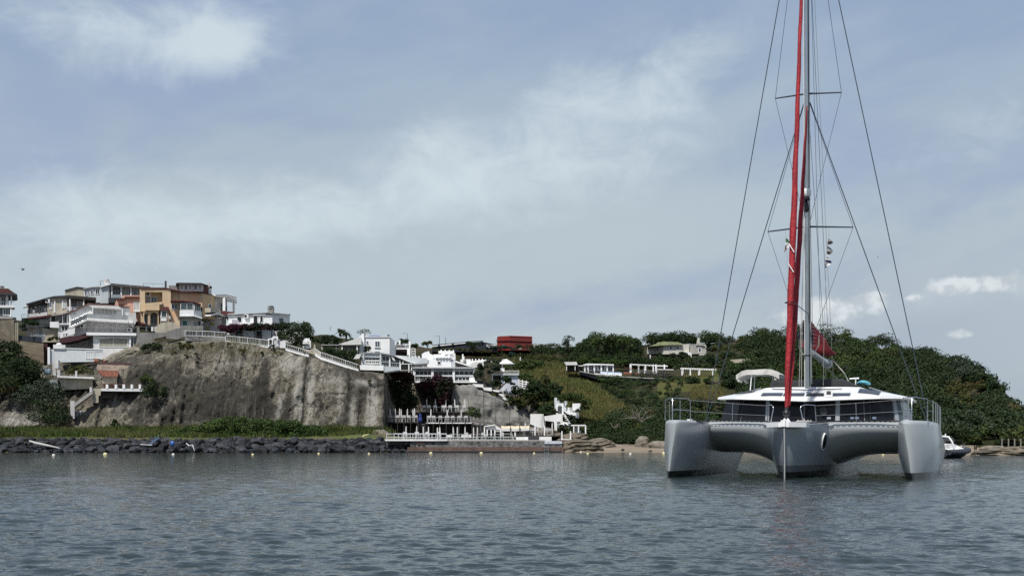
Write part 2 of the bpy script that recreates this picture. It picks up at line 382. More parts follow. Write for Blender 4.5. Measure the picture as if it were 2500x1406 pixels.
def land(px, t):
    """Surface point at photo column px and profile parameter t (0..8)."""
    px = np.asarray(px, float); t = np.asarray(t, float)
    yy, dd = prof(px.ravel()); tt = t.ravel(); i = np.clip(tt.astype(int), 0, 7); f = tt-i; r_ = np.arange(len(tt))
    py = yy[r_, i]*(1-f)+yy[r_, i+1]*f; Y = dd[r_, i]*(1-f)+dd[r_, i+1]*f
    X = (px.ravel()-CX)/F*Y; Z = H+(HZ-py)/F*Y
    # relief: ledges, gullies and hollows in the real surface
    cliff = np.clip((tt-2.9)/.3, 0, 1)*np.clip((6.3-tt)/.4, 0, 1)*np.clip((1320-px.ravel())/60, 0, 1)
    rough = np.clip((tt-1.6)/1.0, 0, 1)
    n1 = fbm(X*.16, 3.3, Z*.10, 3); n2 = fbm(X*.8, Y*.2, Z*.35, 4); n3 = fbm(X*.5+40, Y*.3, Z*1.1, 3); rib = fbm(X*1.5, 7.7, Z*.10, 3)
    Yd = Y+cliff*(n1*1.3+n2*1.0+rib*.9+fbm(X*2.3, 1.1, Z*1.7, 3)*.35)
    k = Yd/Y; X = X*k; Z = H+(Z-H)*k
    Z = Z+(1-cliff)*rough*(fbm(X*.12, Y*.12, 5.5, 4)*1.0+n3*.22)+cliff*n3*.5
    return np.stack([X, Yd, Z], 1)
def ground(px, py):
    """The land point seen at a photo pixel."""
    yy, _ = prof(px); yy = yy[0]
    for i in range(1, 8):
        if yy[i] >= py > yy[i+1] or i == 7:
            t = i+np.clip((yy[i]-py)/(yy[i]-yy[i+1]), 0, 1); break
    if py > yy[1]: t = 1
    return Vector(land([px], [t])[0])
def groundv(px, py):
    yy, _ = prof(px); py = np.asarray(py, float); t = np.full(len(py), 1.0)
    for i in range(1, 8):
        a, b = yy[:, i], yy[:, i+1]; m_ = (py <= a) & (py > b); t[m_] = i+((a-py)/(a-b))[m_]
    t[py <= yy[:, 8]] = 8
    return land(px, t), t

# cliff stone: pale tuff, weather-blackened hollows, pale runs of lime
def cliff_mat():
    m_ = bpy.data.materials.new('tuff_cliff_rock'); m_.use_nodes = True; nt = m_.node_tree; N = nt.nodes; L = nt.links; b = N['Principled BSDF']
    b.inputs['Roughness'].default_value = .95; b.inputs['Specular IOR Level'].default_value = .15
    tc = N.new('ShaderNodeTexCoord')
    def noise(sc_, st=(1, 1, 1), det=6, loc=(0, 0, 0), rough=.55, dist=0):
        n = N.new('ShaderNodeTexNoise'); n.inputs['Scale'].default_value = sc_; n.inputs['Detail'].default_value = det; n.inputs['Roughness'].default_value = rough
        n.inputs['Distortion'].default_value = dist
        mp = N.new('ShaderNodeMapping'); mp.inputs['Scale'].default_value = st; mp.inputs['Location'].default_value = loc
        L.new(tc.outputs['Object'], mp.inputs[0]); L.new(mp.outputs[0], n.inputs['Vector']); return n.outputs['Fac']
    def r_(f, lo, hi, a=0., b_=1.):
        n = N.new('ShaderNodeMapRange'); n.interpolation_type = 'SMOOTHSTEP'; L.new(f, n.inputs[0]); n.inputs[1].default_value = lo; n.inputs[2].default_value = hi; n.inputs[3].default_value = a; n.inputs[4].default_value = b_; return n.outputs[0]
    def mx(f, a, b_):
        n = N.new('ShaderNodeMix'); n.data_type = 'RGBA'; L.new(f, n.inputs[0])
        for i, v in ((6, a), (7, b_)):
            if isinstance(v, tuple): n.inputs[i].default_value = (*v, 1)
            else: L.new(v, n.inputs[i])
        return n.outputs[2]
    c = mx(r_(noise(.35), .38, .62), (.168, .150, .118), (.285, .260, .208))
    c = mx(r_(noise(1.6, det=9, rough=.78), .47, .60, 0, .85), c, (.058, .055, .046))
    c = mx(r_(noise(4.2, (1, 1, .7), 5, (1, 2, 3), rough=.7), .52, .64, 0, .6), c, (.055, .050, .042))
    c = mx(r_(noise(.13, (1, 1, .8), 5, (3, 0, 9), dist=.6), .50, .60, 0, .75), c, (.030, .029, .025))
    sp = N.new('ShaderNodeSeparateXYZ'); L.new(tc.outputs['Object'], sp.inputs[0])
    def mm(op, a, b2):
        n = N.new('ShaderNodeMath'); n.operation = op
        for i_, v_ in enumerate((a, b2)):
            if isinstance(v_, (int, float)): n.inputs[i_].default_value = v_
            else: L.new(v_, n.inputs[i_])
        return n.outputs[0]
    def stain(X0, Z0, rx, rz):
        u = mm('DIVIDE', mm('SUBTRACT', sp.outputs[0], X0), rx); v = mm('DIVIDE', mm('SUBTRACT', sp.outputs[2], Z0), rz)
        return mm('EXPONENT', mm('MULTIPLY', mm('ADD', mm('MULTIPLY', u, u), mm('MULTIPLY', v, v)), -1), 1)
    def stains(L_):
        t = None
        for (px, py, rx, ry, w) in L_:
            s_ = mm('MULTIPLY', stain((px-CX)*.0555, H+(HZ-py)*.0555, rx*.0555, ry*.0555), w); t = s_ if t is None else mm('ADD', t, s_)
        return t
    lite = mm('ADD', stains([(705, 880, 30, 32, .8), (735, 985, 12, 60, .9), (762, 960, 9, 80, .7), (690, 1000, 10, 50, .5), (915, 1000, 14, 55, 1), (890, 935, 26, 10, .6), (868, 1010, 9, 50, .6), (835, 990, 14, 60, .5), (60, 1020, 60, 26, .8), (560, 885, 60, 16, .4), (290, 990, 50, 20, .45), (800, 925, 40, 20, .5)]), mm('SUBTRACT', noise(.9, (1.3, 1, .35), 8, (2, 7, 5), rough=.75), .5))
    c = mx(r_(lite, .12, .62, 0, .75), c, (.40, .38, .335))
    st_ = stains([(500, 950, 110, 38, .75), (600, 985, 70, 40, .6), (400, 915, 60, 40, .45), (645, 930, 14, 50, .9), (545, 1010, 120, 26, .5), (430, 1010, 60, 30, .3), (810, 880, 60, 12, .5), (330, 985, 30, 14, .3), (712, 975, 6, 60, .6), (785, 985, 12, 60, .5), (855, 950, 6, 70, .5), (747, 960, 2.5, 120, .9)])
    st_ = mm('ADD', mm('MULTIPLY', st_, .5), mm('SUBTRACT', noise(.7, det=8, loc=(5, 5, 5), rough=.7), .5))
    c = mx(r_(st_, .08, .26, 0, .75), c, (.030, .029, .025))
    c = mx(r_(noise(.5, (1.3, 1, .11), 6, (9, 1, 2)), .52, .66, 0, .55), c, (.060, .056, .048))
    c = mx(r_(noise(.8, (2.2, 1, .05), 7, (31, 4, 0)), .60, .70, 0, .4), c, (.34, .33, .30))
    c = mx(r_(noise(.22, (1, 1, 1), 5, (13, 4, 7)), .60, .70, 0, .3), c, (.10, .10, .06))
    vo = N.new('ShaderNodeTexVoronoi'); vo.feature = 'DISTANCE_TO_EDGE'; vo.inputs['Scale'].default_value = .42; mpv = N.new('ShaderNodeMapping'); mpv.inputs['Scale'].default_value = (1.1, 1, .55); nzv = N.new('ShaderNodeTexNoise'); nzv.inputs['Scale'].default_value = 1.1; nzv.inputs['Detail'].default_value = 5
    L.new(tc.outputs['Object'], nzv.inputs['Vector']); va = N.new('ShaderNodeVectorMath'); va.operation = 'ADD'; L.new(tc.outputs['Object'], va.inputs[0]); L.new(nzv.outputs['Color'], va.inputs[1]); L.new(va.outputs[0], mpv.inputs[0]); L.new(mpv.outputs[0], vo.inputs['Vector'])
    c = mx(r_(vo.outputs['Distance'], .035, .0, 0, .7), c, (.03, .028, .024))
    L.new(c, b.inputs['Base Color'])
    bn = N.new('ShaderNodeBump'); bn.inputs['Strength'].default_value = 1; bn.inputs['Distance'].default_value = .6
    L.new(noise(2.6, (1, 1, .6), 9, rough=.68), bn.inputs['Height']); L.new(bn.outputs[0], b.inputs['Normal'])
    return m_
rock_m = cliff_mat()
soil_m = mat('scrubby_soil', (.026, .030, .012), .95, .4, .5, bump=.5, bscale=2, hue=(.045, .038, .022), huescale=.09, spec=.1)
sand_m = mat('beach_sand', (.21, .175, .13), .95, .15, .4, bump=.2, bscale=3, spec=.1)
slope_m = mat('grassy_soil', (.060, .070, .020), .95, .3, .3, hue=(.08, .068, .028), huescale=.1, bump=.5, bscale=3, spec=.1)
strip_m = mat('weedy_soil', (.07, .085, .03), .95, .3, .3, hue=(.10, .09, .05), huescale=.2, spec=.1)
def build_land():
    pxs = np.concatenate([np.arange(-260, 1340, 3.2), np.arange(1340, 2700, 5)]); ts = np.concatenate([np.arange(0, 3, .14), np.arange(3, 6.6, .05), np.arange(6.6, 8.001, .1)])
    P, T = np.meshgrid(pxs, ts, indexing='ij'); V = land(P, T); nr, nc = P.shape
    # behind the skyline the land runs on and falls away
    V = V.reshape(nr, nc, 3); back = V[:, -1:, :].copy(); tail = [back]
    b1 = back.copy(); b1[:, :, 1] += 25; b1[:, :, 0] *= (b1[:, :, 1]/back[:, :, 1]); b1[:, :, 2] -= .6
    b2 = back.copy(); b2[:, :, 1] += 90; b2[:, :, 2] = -2
    V = np.concatenate([V, b1, b2], 1); nc2 = nc+2
    i, j = np.meshgrid(np.arange(nr-1), np.arange(nc2-1), indexing='ij'); i = i.ravel(); j = j.ravel()
    Fc = np.stack([i*nc2+j, (i+1)*nc2+j, (i+1)*nc2+j+1, i*nc2+j+1], 1)
    fp = pxs[i]; ft = np.concatenate([ts, [8.5, 9]])[j]
    X0 = V[i, j, 0]; Z0 = V[i, j, 2]; jit = fbm(X0*.3, Z0*.3, 1.0, 3)
    mi = np.ones(len(Fc), int)                                     # soil
    mi[(fp < 1300+jit*30) & (ft >= 2.9+jit*.15) & (ft < 6.15+jit*.5)] = 0            # cliff rock
    mi[(fp < 1000) & (ft < 2.9)] = 4                               # weedy strip
    yy_, _ = prof(fp); fi = np.clip(ft.astype(int), 0, 7); r0 = np.arange(len(ft)); fpy = yy_[r0, fi]*(1-(ft-fi))+yy_[r0, fi+1]*(ft-fi)
    mi[(fp > 1255+(fpy-895)*.8+jit*25) & (fp < 1372+(fpy-895)*1.35+jit*30) & (fpy > 878+jit*8) & (fpy < 1078)] = 3             # grassy slope
    mi[(fp >= 1395+jit*60) & (ft < 3.05+jit*.25)] = 2                     # beach
    mi[(fp > 1600) & (fp < 1755) & (ft > 5.6) & (ft < 6.6)] = 3
    mi[(fp > 2290) & (fp < 2410) & (ft > 3.9) & (ft < 5.6) & (jit > -.05)] = 3
    o = np_mesh('terrain', V.reshape(-1, 3), Fc, [rock_m, soil_m, sand_m, slope_m, strip_m], smooth=True, midx=mi)
    tag(o, kind='structure', label='sea cliff, grassy slope, beach and wooded headland behind the bay')
build_land()
# sea bed and inland ground: one sheet to the horizon, under the water and the hill
o = MB().add([(-6000, -300, -3), (6000, -300, -3), (6000, 9000, -3), (-6000, 9000, -3)], [(0, 1, 2, 3)]).build('ground', sand_m, origin=(0, 0, 0)); tag(o, kind='structure')

# ---------------------------------------------------------------- the sea
def water_mat():
    m_ = bpy.data.materials.new('sea_water'); m_.use_nodes = True; nt = m_.node_tree; N = nt.nodes; L = nt.links; b = N['Principled BSDF']
    b.inputs['Base Color'].default_value = (.020, .030, .028, 1); b.inputs['Roughness'].default_value = .06; b.inputs['IOR'].default_value = 1.33
    tc = N.new('ShaderNodeTexCoord'); hs = None
    for sc_, st, w in ((4.2, (.55, 1, 1), .8), (11, (.6, 1, 1), .7)):
        mp = N.new('ShaderNodeMapping'); mp.inputs['Scale'].default_value = st; L.new(tc.outputs['Object'], mp.inputs[0])
        n = N.new('ShaderNodeTexNoise'); n.inputs['Scale'].default_value = sc_; n.inputs['Detail'].default_value = 3; n.inputs['Distortion'].default_value = .4
        L.new(mp.outputs[0], n.inputs['Vector'])
        k = N.new('ShaderNodeMath'); k.operation = 'MULTIPLY'; L.new(n.outputs['Fac'], k.inputs[0]); k.inputs[1].default_value = w
        if hs is None: hs = k.outputs[0]
        else:
            s_ = N.new('ShaderNodeMath'); s_.operation = 'ADD'; L.new(hs, s_.inputs[0]); L.new(k.outputs[0], s_.inputs[1]); hs = s_.outputs[0]
    bn = N.new('ShaderNodeBump'); bn.inputs['Strength'].default_value = .5; bn.inputs['Distance'].default_value = .045
    L.new(hs, bn.inputs['Height']); L.new(bn.outputs[0], b.inputs['Normal'])
    return m_
sea_m = water_mat()
def build_sea():
    us = np.linspace(-.86, .86, 1000); Ys = np.concatenate([[-60, 1.0], np.geomspace(4.0, 175, 1250)])
    U, Y = np.meshgrid(us, Ys, indexing='ij'); X = U*np.maximum(Y, 4.0)*1.0
    X[:, 0] = us*900; X = np.where(np.abs(U) > .855, np.sign(U)*np.maximum(np.abs(X), 400.), X)
    Z = np.zeros_like(X); r2 = np.random.default_rng(3)
    for k in range(60):
        lam = 10**r2.uniform(-1.0, -.2); th = r2.normal(R(84), R(27)); kx, ky = math.cos(th)*2*math.pi/lam, math.sin(th)*2*math.pi/lam
        A = .0040*lam**.85; step = np.maximum(Y, 4)*.0032
        fade = np.clip(lam/(step*3)-.6, 0, 1)
        ph = X*kx+Y*ky+r2.uniform(0, 6.28)+1.2*vnoise(X*.35/lam**.5+k, Y*.35/lam**.5, k*1.7)
        Z += A*fade*(1-2*np.abs(np.sin(ph/2))**1.3)
    patch = .55+.9*(fbm(X*.05, Y*.022, 2.2, 3)+.5)
    Z *= np.clip(patch, .3, 1.6)
    Z[:, :2] = 0; Z *= np.clip((.85-np.abs(U))/.15, 0, 1)
    nr, nc = X.shape; i, j = np.meshgrid(np.arange(nr-1), np.arange(nc-1), indexing='ij'); i = i.ravel(); j = j.ravel()
    Fc = np.stack([i*nc+j, (i+1)*nc+j, (i+1)*nc+j+1, i*nc+j+1], 1)
    V = np.stack([X, Y, Z], -1).reshape(-1, 3)
    o = np_mesh('sea', V, Fc, sea_m, smooth=True); tag(o, kind='structure', label='rippled grey blue sea of the bay')
    o2 = MB().add([(-7000, 175, -.15), (7000, 175, -.15), (7000, 12000, -.15), (-7000, 12000, -.15)], [(0, 1, 2, 3)]).build('far_sea', sea_m, origin=(0, 0, -.15)); tag(o2, kind='structure')
build_sea()

# ---------------------------------------------------------------- foliage
def leaves_on(cent, rad, n_per, size, seed=0, flat=.8, up=.35, fill=.25):
    """Leaf quads on and in a set of clumps. cent (k,3), rad (k,)."""
    r_ = np.random.default_rng(seed); k = len(cent); idx = np.repeat(np.arange(k), n_per)
    d = r_.normal(size=(len(idx), 3)); d /= np.linalg.norm(d, axis=1)[:, None]
    d[:, 2] = np.where(d[:, 2] < -.45, -d[:, 2], d[:, 2])
    rr = rad[idx]*(1-fill*r_.random(len(idx))**1.5*1.2)*r_.uniform(.85, 1.12, len(idx))
    C = cent[idx]+d*rr[:, None]*np.array([1, 1, flat])
    nrm = d*.9+r_.normal(size=d.shape)*.55; nrm[:, 2] += up; nrm /= np.linalg.norm(nrm, axis=1)[:, None]
    t1 = np.cross(nrm, r_.normal(size=d.shape)); t1 /= np.linalg.norm(t1, axis=1)[:, None]; t2 = np.cross(nrm, t1)
    s = (size*r_.uniform(.6, 1.35, len(idx)))[:, None]
    V = np.stack([C-t1*s*.5, C+t2*s*.32-t1*s*.05, C+t1*s*.55, C-t2*s*.32+t1*s*.05], 1).reshape(-1, 3)
    Fc = np.arange(len(V)).reshape(-1, 4)
    return V, Fc
def crown_clumps(w, h, n, seed, top=1.0):
    r_ = np.random.default_rng(seed); out = []
    while len(out) < n:
        p = r_.uniform(-1, 1, 3)
        if np.linalg.norm(p) < 1 and np.linalg.norm(p) > .25: out.append(p)
    P = np.array(out); P[:, 0] *= w/2*.8; P[:, 1] *= w/2*.75; P[:, 2] = (P[:, 2]*.5+.5)*h*.82+h*.1
    rad = r_.uniform(.16, .30, n)*min(w, h*1.5)
    return P, rad
def tree(px, py, wpx, hpx, Y=None, leafm=None, label='', name='tree', cat='tree', group=None, seed=None, trunk=.35, leaf=.30, n=None, dense=1.0, base=None, lean=0, barkm=None, flat=.8):
    """px, py: foot of the tree; width and height in photo pixels."""
    g = ground(px, py) if Y is None else at(px, py, Y)
    if base is not None: g = Vector(base)
    s = g.y/F; w, h = wpx*s, hpx*s; seed = seed if seed is not None else int(px*7+py)
    th = h*trunk; ch = h-th*.85; nc_ = n or int(max(6, min(26, w*h/2.2)))
    P, rad = crown_clumps(w, ch, nc_, seed); P[:, 2] += th*.85
    P[:, 0] += lean*(P[:, 2]/h)
    V, Fc = leaves_on(P, rad, int(max(30, 95*dense*(w*h/nc_)**.75)), leaf, seed, flat=flat)
    root = thing(name, g-Vector((0, 0, .3)), label, cat, group)
    tb = MB(); r0 = max(.07, w*.028)
    top = Vector((lean*.6, 0, th+ch*.35)); pts = [Vector((0, 0, 0)), Vector((lean*.15+.05*w*.3, 0, th*.5)), Vector((lean*.35, 0, th)), top]
    tb.tube([g+p-Vector((0, 0, .3)) for p in pts], [r0, r0*.85, r0*.7, r0*.3], 7)
    r_ = random.Random(seed)
    for k in range(min(7, nc_)):
        q = P[k]; a0 = pts[2].lerp(top, r_.random()*.6); q = Vector(q); mid = a0.lerp(q, .5)+Vector((0, 0, .08*h*r_.random()))
        tb.tube([g+a0-Vector((0, 0, .3)), g+mid, g+q], [r0*.5, r0*.35, r0*.12], 5)
    tb.build('trunk', barkm or bark, root, recalc=False)
    np_mesh('crown', V+np.array(g), Fc, leafm or leaf_dark, parent=root)
    return root
def bush(px, py, wpx, hpx, Y=None, leafm=None, label='', name='bush', cat='bush', group=None, seed=None, leaf=.24, dense=1.0, n=None, depth=None, base=None):
    g = ground(px, py) if Y is None else at(px, py, Y)
    if base is not None: g = Vector(base)
    s = g.y/F; w, h = wpx*s, hpx*s; seed = seed if seed is not None else int(px*3+py*5); r_ = np.random.default_rng(seed)
    dp = depth or min(w, h*1.6); n = n or int(max(5, min(90, w*h/.8)))
    P = np.stack([r_.uniform(-.5, .5, n)*w*.86, r_.uniform(-.5, .5, n)*dp, r_.uniform(.12, .72, n)*h], 1)
    P[:, 2] *= 1-.45*(2*P[:, 0]/w)**2
    rad = r_.uniform(.22, .36, n)*min(h, w)
    V, Fc = leaves_on(P, rad, int(max(40, 150*dense*(w*h/n)**.75)), leaf, seed)
    V[:, 2] = np.maximum(V[:, 2], -.2)
    o = np_mesh(name, V+np.array(g), Fc, leafm or leaf_mid, origin=tuple(g))
    return tag(o, label, cat, group)
# ---------------------------------------------------------------- the trimaran
from mathutils.bvhtree import BVHTree
class BoatFr(Fr):
    heel = .009
    def W(s, a, b, z): return s.o+s.ax*a+s.bx*b+Vector((0, 0, z-s.heel*a))
    def z(s, py, a=0, b=0): return H+(HZ-py)/F*s.W(a, b, 0).y+s.heel*a
B = BoatFr(1915, 38.4, -21)
def hull_mat(name, c):
    m_ = mat(name, c, .30, .07, .5, coat=.3); nt = m_.node_tree; N = nt.nodes; L = nt.links; b = N['Principled BSDF']
    src = b.inputs['Base Color'].links[0].from_socket; tc = N.new('ShaderNodeTexCoord'); sp = N.new('ShaderNodeSeparateXYZ'); L.new(tc.outputs['Object'], sp.inputs[0])
    for lim, cc in ((.40, tuple(x*.42 for x in c)), (.20, (.008, .009, .01))):      # boot stripe and antifouling paint
        k = N.new('ShaderNodeMath'); k.operation = 'LESS_THAN'; L.new(sp.outputs[2], k.inputs[0]); k.inputs[1].default_value = lim
        if lim == .40 and name != 'main_hull_gelcoat': continue
        mx = N.new('ShaderNodeMix'); mx.data_type = 'RGBA'; L.new(k.outputs[0], mx.inputs[0]); L.new(src, mx.inputs[6]); mx.inputs[7].default_value = (*cc, 1); src = mx.outputs[2]
    L.new(src, b.inputs['Base Color']); return m_
gel_c = hull_mat('main_hull_gelcoat', (.30, .325, .34)); gel = hull_mat('float_gelcoat', (.33, .355, .36))
gelw = mat('white_gelcoat', (.80, .80, .79), .3, .03, 1, coat=.3)
alu = mat('anodised_aluminium', (.50, .52, .53), .28, .08, 2, metal=1)
sailred = mat('red_sail_cover', (.27, .008, .014), .75, .25, 2.5, bump=.5, bscale=9)
ropew = mat('pale_rope', (.42, .41, .38), .8, .1, 5); roped = mat('dark_rigging_wire', (.035, .05, .065), .5, .1, 3)
solar = mat('solar_cell_panel', (.02, .024, .03), .3, .4, 9)
boatglass = mat('smoked_cabin_glass', (.010, .010, .012), .10, .3, 1.2, spec=.22)
wire_m = mat('dull_wire', (.30, .31, .32), .5, .1, 4)
cabin_in = mat('cabin_pillar_grey', (.24, .26, .28), .4, .1, 2)

def build_boat():
    org = B.W(0, 6, 0); org.z = 0
    root = thing('trimaran', org, 'large grey sailing trimaran with furled red sails anchored in the bay', 'trimaran')
    def part(mb, name, m_, parent=root, **k):
        o = mb.build(name, m_, parent, **k); return o
    def interp(tbl, b):
        bs = [t[0] for t in tbl]; return [float(np.interp(b, bs, [t[k] for t in tbl])) for k in range(1, len(tbl[0]))]
    def sheer(b): return 1.66+.05*min(b, 3.6)
    # main hull: b, half width at deck, half width at water
    T = [(0, .035, .02), (.25, .16, .09), (.6, .33, .17), (1.5, .68, .40), (3, 1.05, .66), (5, 1.36, .98), (8, 1.42, 1.14), (12, 1.30, 1.10), (14.3, 1.1, .92)]
    rows = []
    for b in [0, .1, .25, .45, .7, 1.0, 1.4, 1.9, 2.5, 3.2, 4, 5, 6.5, 8, 10, 12, 13.4, 14.3]:
        wd, ww = interp(T, b); zd = sheer(b) if b < 11 else sheer(11)-(b-11)*.25
        sec = [(0, -.5), (ww*.7, -.4), (ww*.96, -.1), (ww, .12), (ww+(wd-ww)*.22, .36), (ww+(wd-ww)*.42, .55), (ww+(wd-ww)*.78, 1.0), (ww+(wd-ww)*.96, 1.4), (wd, zd-.10), (wd-.02, zd-.03), (max(wd-.06, 0), zd), (0, zd+.02)]
        k = b*.0
        ring = [B.W(x, b, z) for x, z in sec]+[B.W(-x, b, z) for x, z in sec[-2:0:-1]]
        rows.append(ring)
    m = MB(); m.grid(rows, wrap=True); n = len(rows[0]); m.add(rows[0], [tuple(range(n))]); m.add(rows[-1], [tuple(range(n))])
    hull = part(m, 'main_hull', gel_c)
    # bright stem strip
    m = MB(); m.tube([B.W(.0, -.015, z) for z in (-.2, .3, .9, 1.6)], .028, 6); part(m, 'stem_strip', gelw, hull)
    # oval port light in the bow
    def oval(mb, c, u, v, ru, rv, dep, n=18):
        nrm = u.cross(v).normalized(); ring = [c+u*math.cos(2*math.pi*k/n)*ru+v*math.sin(2*math.pi*k/n)*rv for k in range(n)]
        vs = [p-nrm*dep for p in ring]+[p+nrm*dep for p in ring]
        mb.add(vs, [(k, (k+1) % n, n+(k+1) % n, n+k) for k in range(n)]+[tuple(range(n)), tuple(range(n, 2*n))])
    def sidepoint(bb, zz):
        wd, ww = interp(T, bb); ks = [(.12, 0), (.36, .22), (.55, .42), (1.0, .78), (1.4, .96), (1.7, 1)]
        f = float(np.interp(zz, [k[0] for k in ks], [k[1] for k in ks])); return B.W(ww+(wd-ww)*f, bb, zz)
    pb = B.b(2019, 1.0); zc = 1.17; c = sidepoint(pb, zc); u = (sidepoint(pb+.3, zc)-sidepoint(pb-.3, zc)).normalized(); v = (sidepoint(pb, zc+.3)-sidepoint(pb, zc-.3)).normalized()
    m = MB(); oval(m, c, u, v, .18, .29, .03); rim = part(m, 'port_light', gelw, hull)
    m = MB(); oval(m, c, u, v, .14, .24, .045); part(m, 'port_light_glass', darkglass, hull)
    for (px, py) in ((2042.5, 1072), (2041, 1081)):
        bb = B.b(px, 1.18); zz = B.z(py, 1.15, bb); m = MB(); oval(m, sidepoint(bb, zz), u, v, .035, .035, .03, 10); part(m, 'vent', blackp, hull)
    # floats
    A = [(.38, 3.54, 3.56, 3.67, 3.69, 3.78, 3.80), (.45, 3.49, 3.68, 3.62, 3.78, 3.75, 3.84), (.7, 3.43, 3.88, 3.50, 3.92, 3.68, 3.92), (1.2, 3.34, 4.10, 3.36, 4.14, 3.58, 4.06), (2.2, 3.27, 4.32, 3.25, 4.38, 3.49, 4.22),
         (4, 3.22, 4.40, 3.20, 4.50, 3.42, 4.32), (8, 3.22, 4.36, 3.20, 4.5, 3.40, 4.32), (11, 3.25, 4.3, 3.22, 4.45, 3.45, 4.25), (12.2, 3.28, 4.25, 3.3, 4.35, 3.5, 4.2), (13, 3.3, 4.2, 3.4, 4.25, 3.55, 4.15)]
    floats = {}
    for sg in (-1, 1):
        rows = []
        for b in [.38, .41, .45, .55, .7, .95, 1.2, 1.7, 2.2, 3, 4, 6, 8, 10, 11, 11.8, 12.4, 13]:
            ti, to, mi, mo, wi, wo = interp(A, b); zt = 1.84 if b < 9 else 1.84-.12*(b-9); lift = max(0, b-10.4)**1.15*.34; c = (wi+wo)/2
            rr = min(.09, (to-ti)*.3)
            if b < .6: zt -= .10*(.6-b)/.22
            sec = [(c, -.45+lift), (wi+(c-wi)*.35, -.3+lift), (wi, .05+lift), (wi+(mi-wi)*.45, min(.35+lift, zt-.5)), (mi, min(.85+lift*.3, zt-.4)), (mi+(ti-mi)*.6, 1.3 if zt > 1.5 else zt-.25), (ti, zt-rr), (ti+rr*.3, zt-rr*.3), (ti+rr, zt),
                   (to-rr*1.2, zt), (to-rr*.3, zt-rr*.4), (to, zt-rr*1.4), (mo+(to-mo)*.6, 1.3 if zt > 1.5 else zt-.25), (mo, min(.85+lift*.3, zt-.4)), (wo+(mo-wo)*.45, min(.35+lift, zt-.5)), (wo, .05+lift), (wo-(wo-c)*.35, -.3+lift)]
            rows.append([B.W(sg*x, b, z) for x, z in sec])
        m = MB(); m.grid(rows, wrap=True); n = len(rows[0]); m.add(rows[0], [tuple(range(n))]); m.add(rows[-1], [tuple(range(n))])
        floats[sg] = part(m, 'float', gel)
    # nacelle between hull and floats with its rounded front and arched underside
    for sg in (-1, 1):
        P = []
        for a in [.0, .5, .9, 1.0, 1.15, 1.35, 1.6, 1.9, 2.3, 2.7, 3.0, 3.2, 3.32]:
            bf = 2.9+max(0, a-.9)*.52; zd = sheer(bf)-.01; q = min(1, max(0, (a-.85)/1.6)); zb = .26+(.76-.26)*(1-(1-q)**2.2); hgt = zd-zb
            pr = [(bf+3, zd), (bf+.10, zd), (bf+.02, zd-.04), (bf-.03, zd-.14), (bf-.03, zd-.28), (bf+.12, zd-hgt*.42), (bf+.36, zd-hgt*.58), (bf+.75, zd-hgt*.74), (bf+1.25, zd-hgt*.89), (bf+2.0, zb), (bf+3.4, zb-.02), (12.2-.0*a, zb+.05), (12.4, zb+.4), (12.4, 1.5), (10, sheer(9)), (bf+3, zd)]
            P.append([B.W(sg*a, b, z) for b, z in pr])
        m = MB(); m.grid(P); part(m, 'nacelle', gel)
    # dark toe rail with pale lacing under it
    edge = [(-3.30, 2.3), (-3.2, 4.0), (-2.6, 3.7), (-1.9, 3.35), (-1.2, 2.98), (-1.0, 2.8), (-.7, 1.5), (-.36, .6), (-.04, .02)]
    for pts in (edge, [(-a, b) for a, b in edge]):
        m = MB(); m.tube([B.W(a, b, sheer(b)+.035) for a, b in pts], .022, 6); part(m, 'toe_rail', blackp)
        m = MB()
        for k in range(len(pts)-1):
            p, q = B.W(*pts[k], sheer(pts[k][1])-.01), B.W(*pts[k+1], sheer(pts[k+1][1])-.01); L_ = (q-p).length; nn = max(1, int(L_/.16)); out = Vector((-B.bx.x, -B.bx.y, 0))*.03
            for j in range(nn): m.tube([p.lerp(q, (j+.15)/nn)+out, p.lerp(q, (j+.75)/nn)+out], .014, 5)
        part(m, 'net_lacing', ropew)
    # anchor platform, roller, chain
    m = MB(); top = sheer(0)+.10; ring = [(0, -.22), (.16, -.18), (.62, .40), (.66, .85), (-.66, .85), (-.62, .40), (-.16, -.18)]
    m.prism([tuple(B.W(a, b, 0).xy) for a, b in ring], top-.15, top); plat = part(m, 'anchor_platform', gelw)
    m = MB(); m.box(B, -.07, .07, -.30, -.1, top-.14, top+.06); part(m, 'anchor_roller', gelw, plat)
    m = MB(); m.tube([B.W(.0, -.26, top-.06), B.W(.02, -.34, .8), B.W(.04, -.45, -.2)], .013, 6); part(m, 'anchor_line', roped)
    m = MB(); m.tube([B.W(.03, -.24, top-.06), B.W(.04, -.30, .8), B.W(.05, -.36, -.2)], .016, 6); part(m, 'snubber_rope', ropew)
    # cabin glass ring
    bot = [(0, 4.80), (1.3, 4.9), (2.5, 5.3), (3.25, 6.1), (3.45, 7.4), (3.35, 10.4)]; tp = [(0, 5.02), (1.3, 5.1), (2.4, 5.5), (3.05, 6.3), (3.22, 7.5), (3.15, 10.4)]
    full = lambda r_: [(-a, b) for a, b in r_[:0:-1]]+r_
    fb, ft = full(bot), full(tp)
    def ringp(ring, s):
        i = min(int(s), len(ring)-2); f = s-i; return (ring[i][0]*(1-f)+ring[i+1][0]*f, ring[i][1]*(1-f)+ring[i+1][1]*f)
    def ztop(a): return 2.57+.13*min(1, abs(a)/3.2)
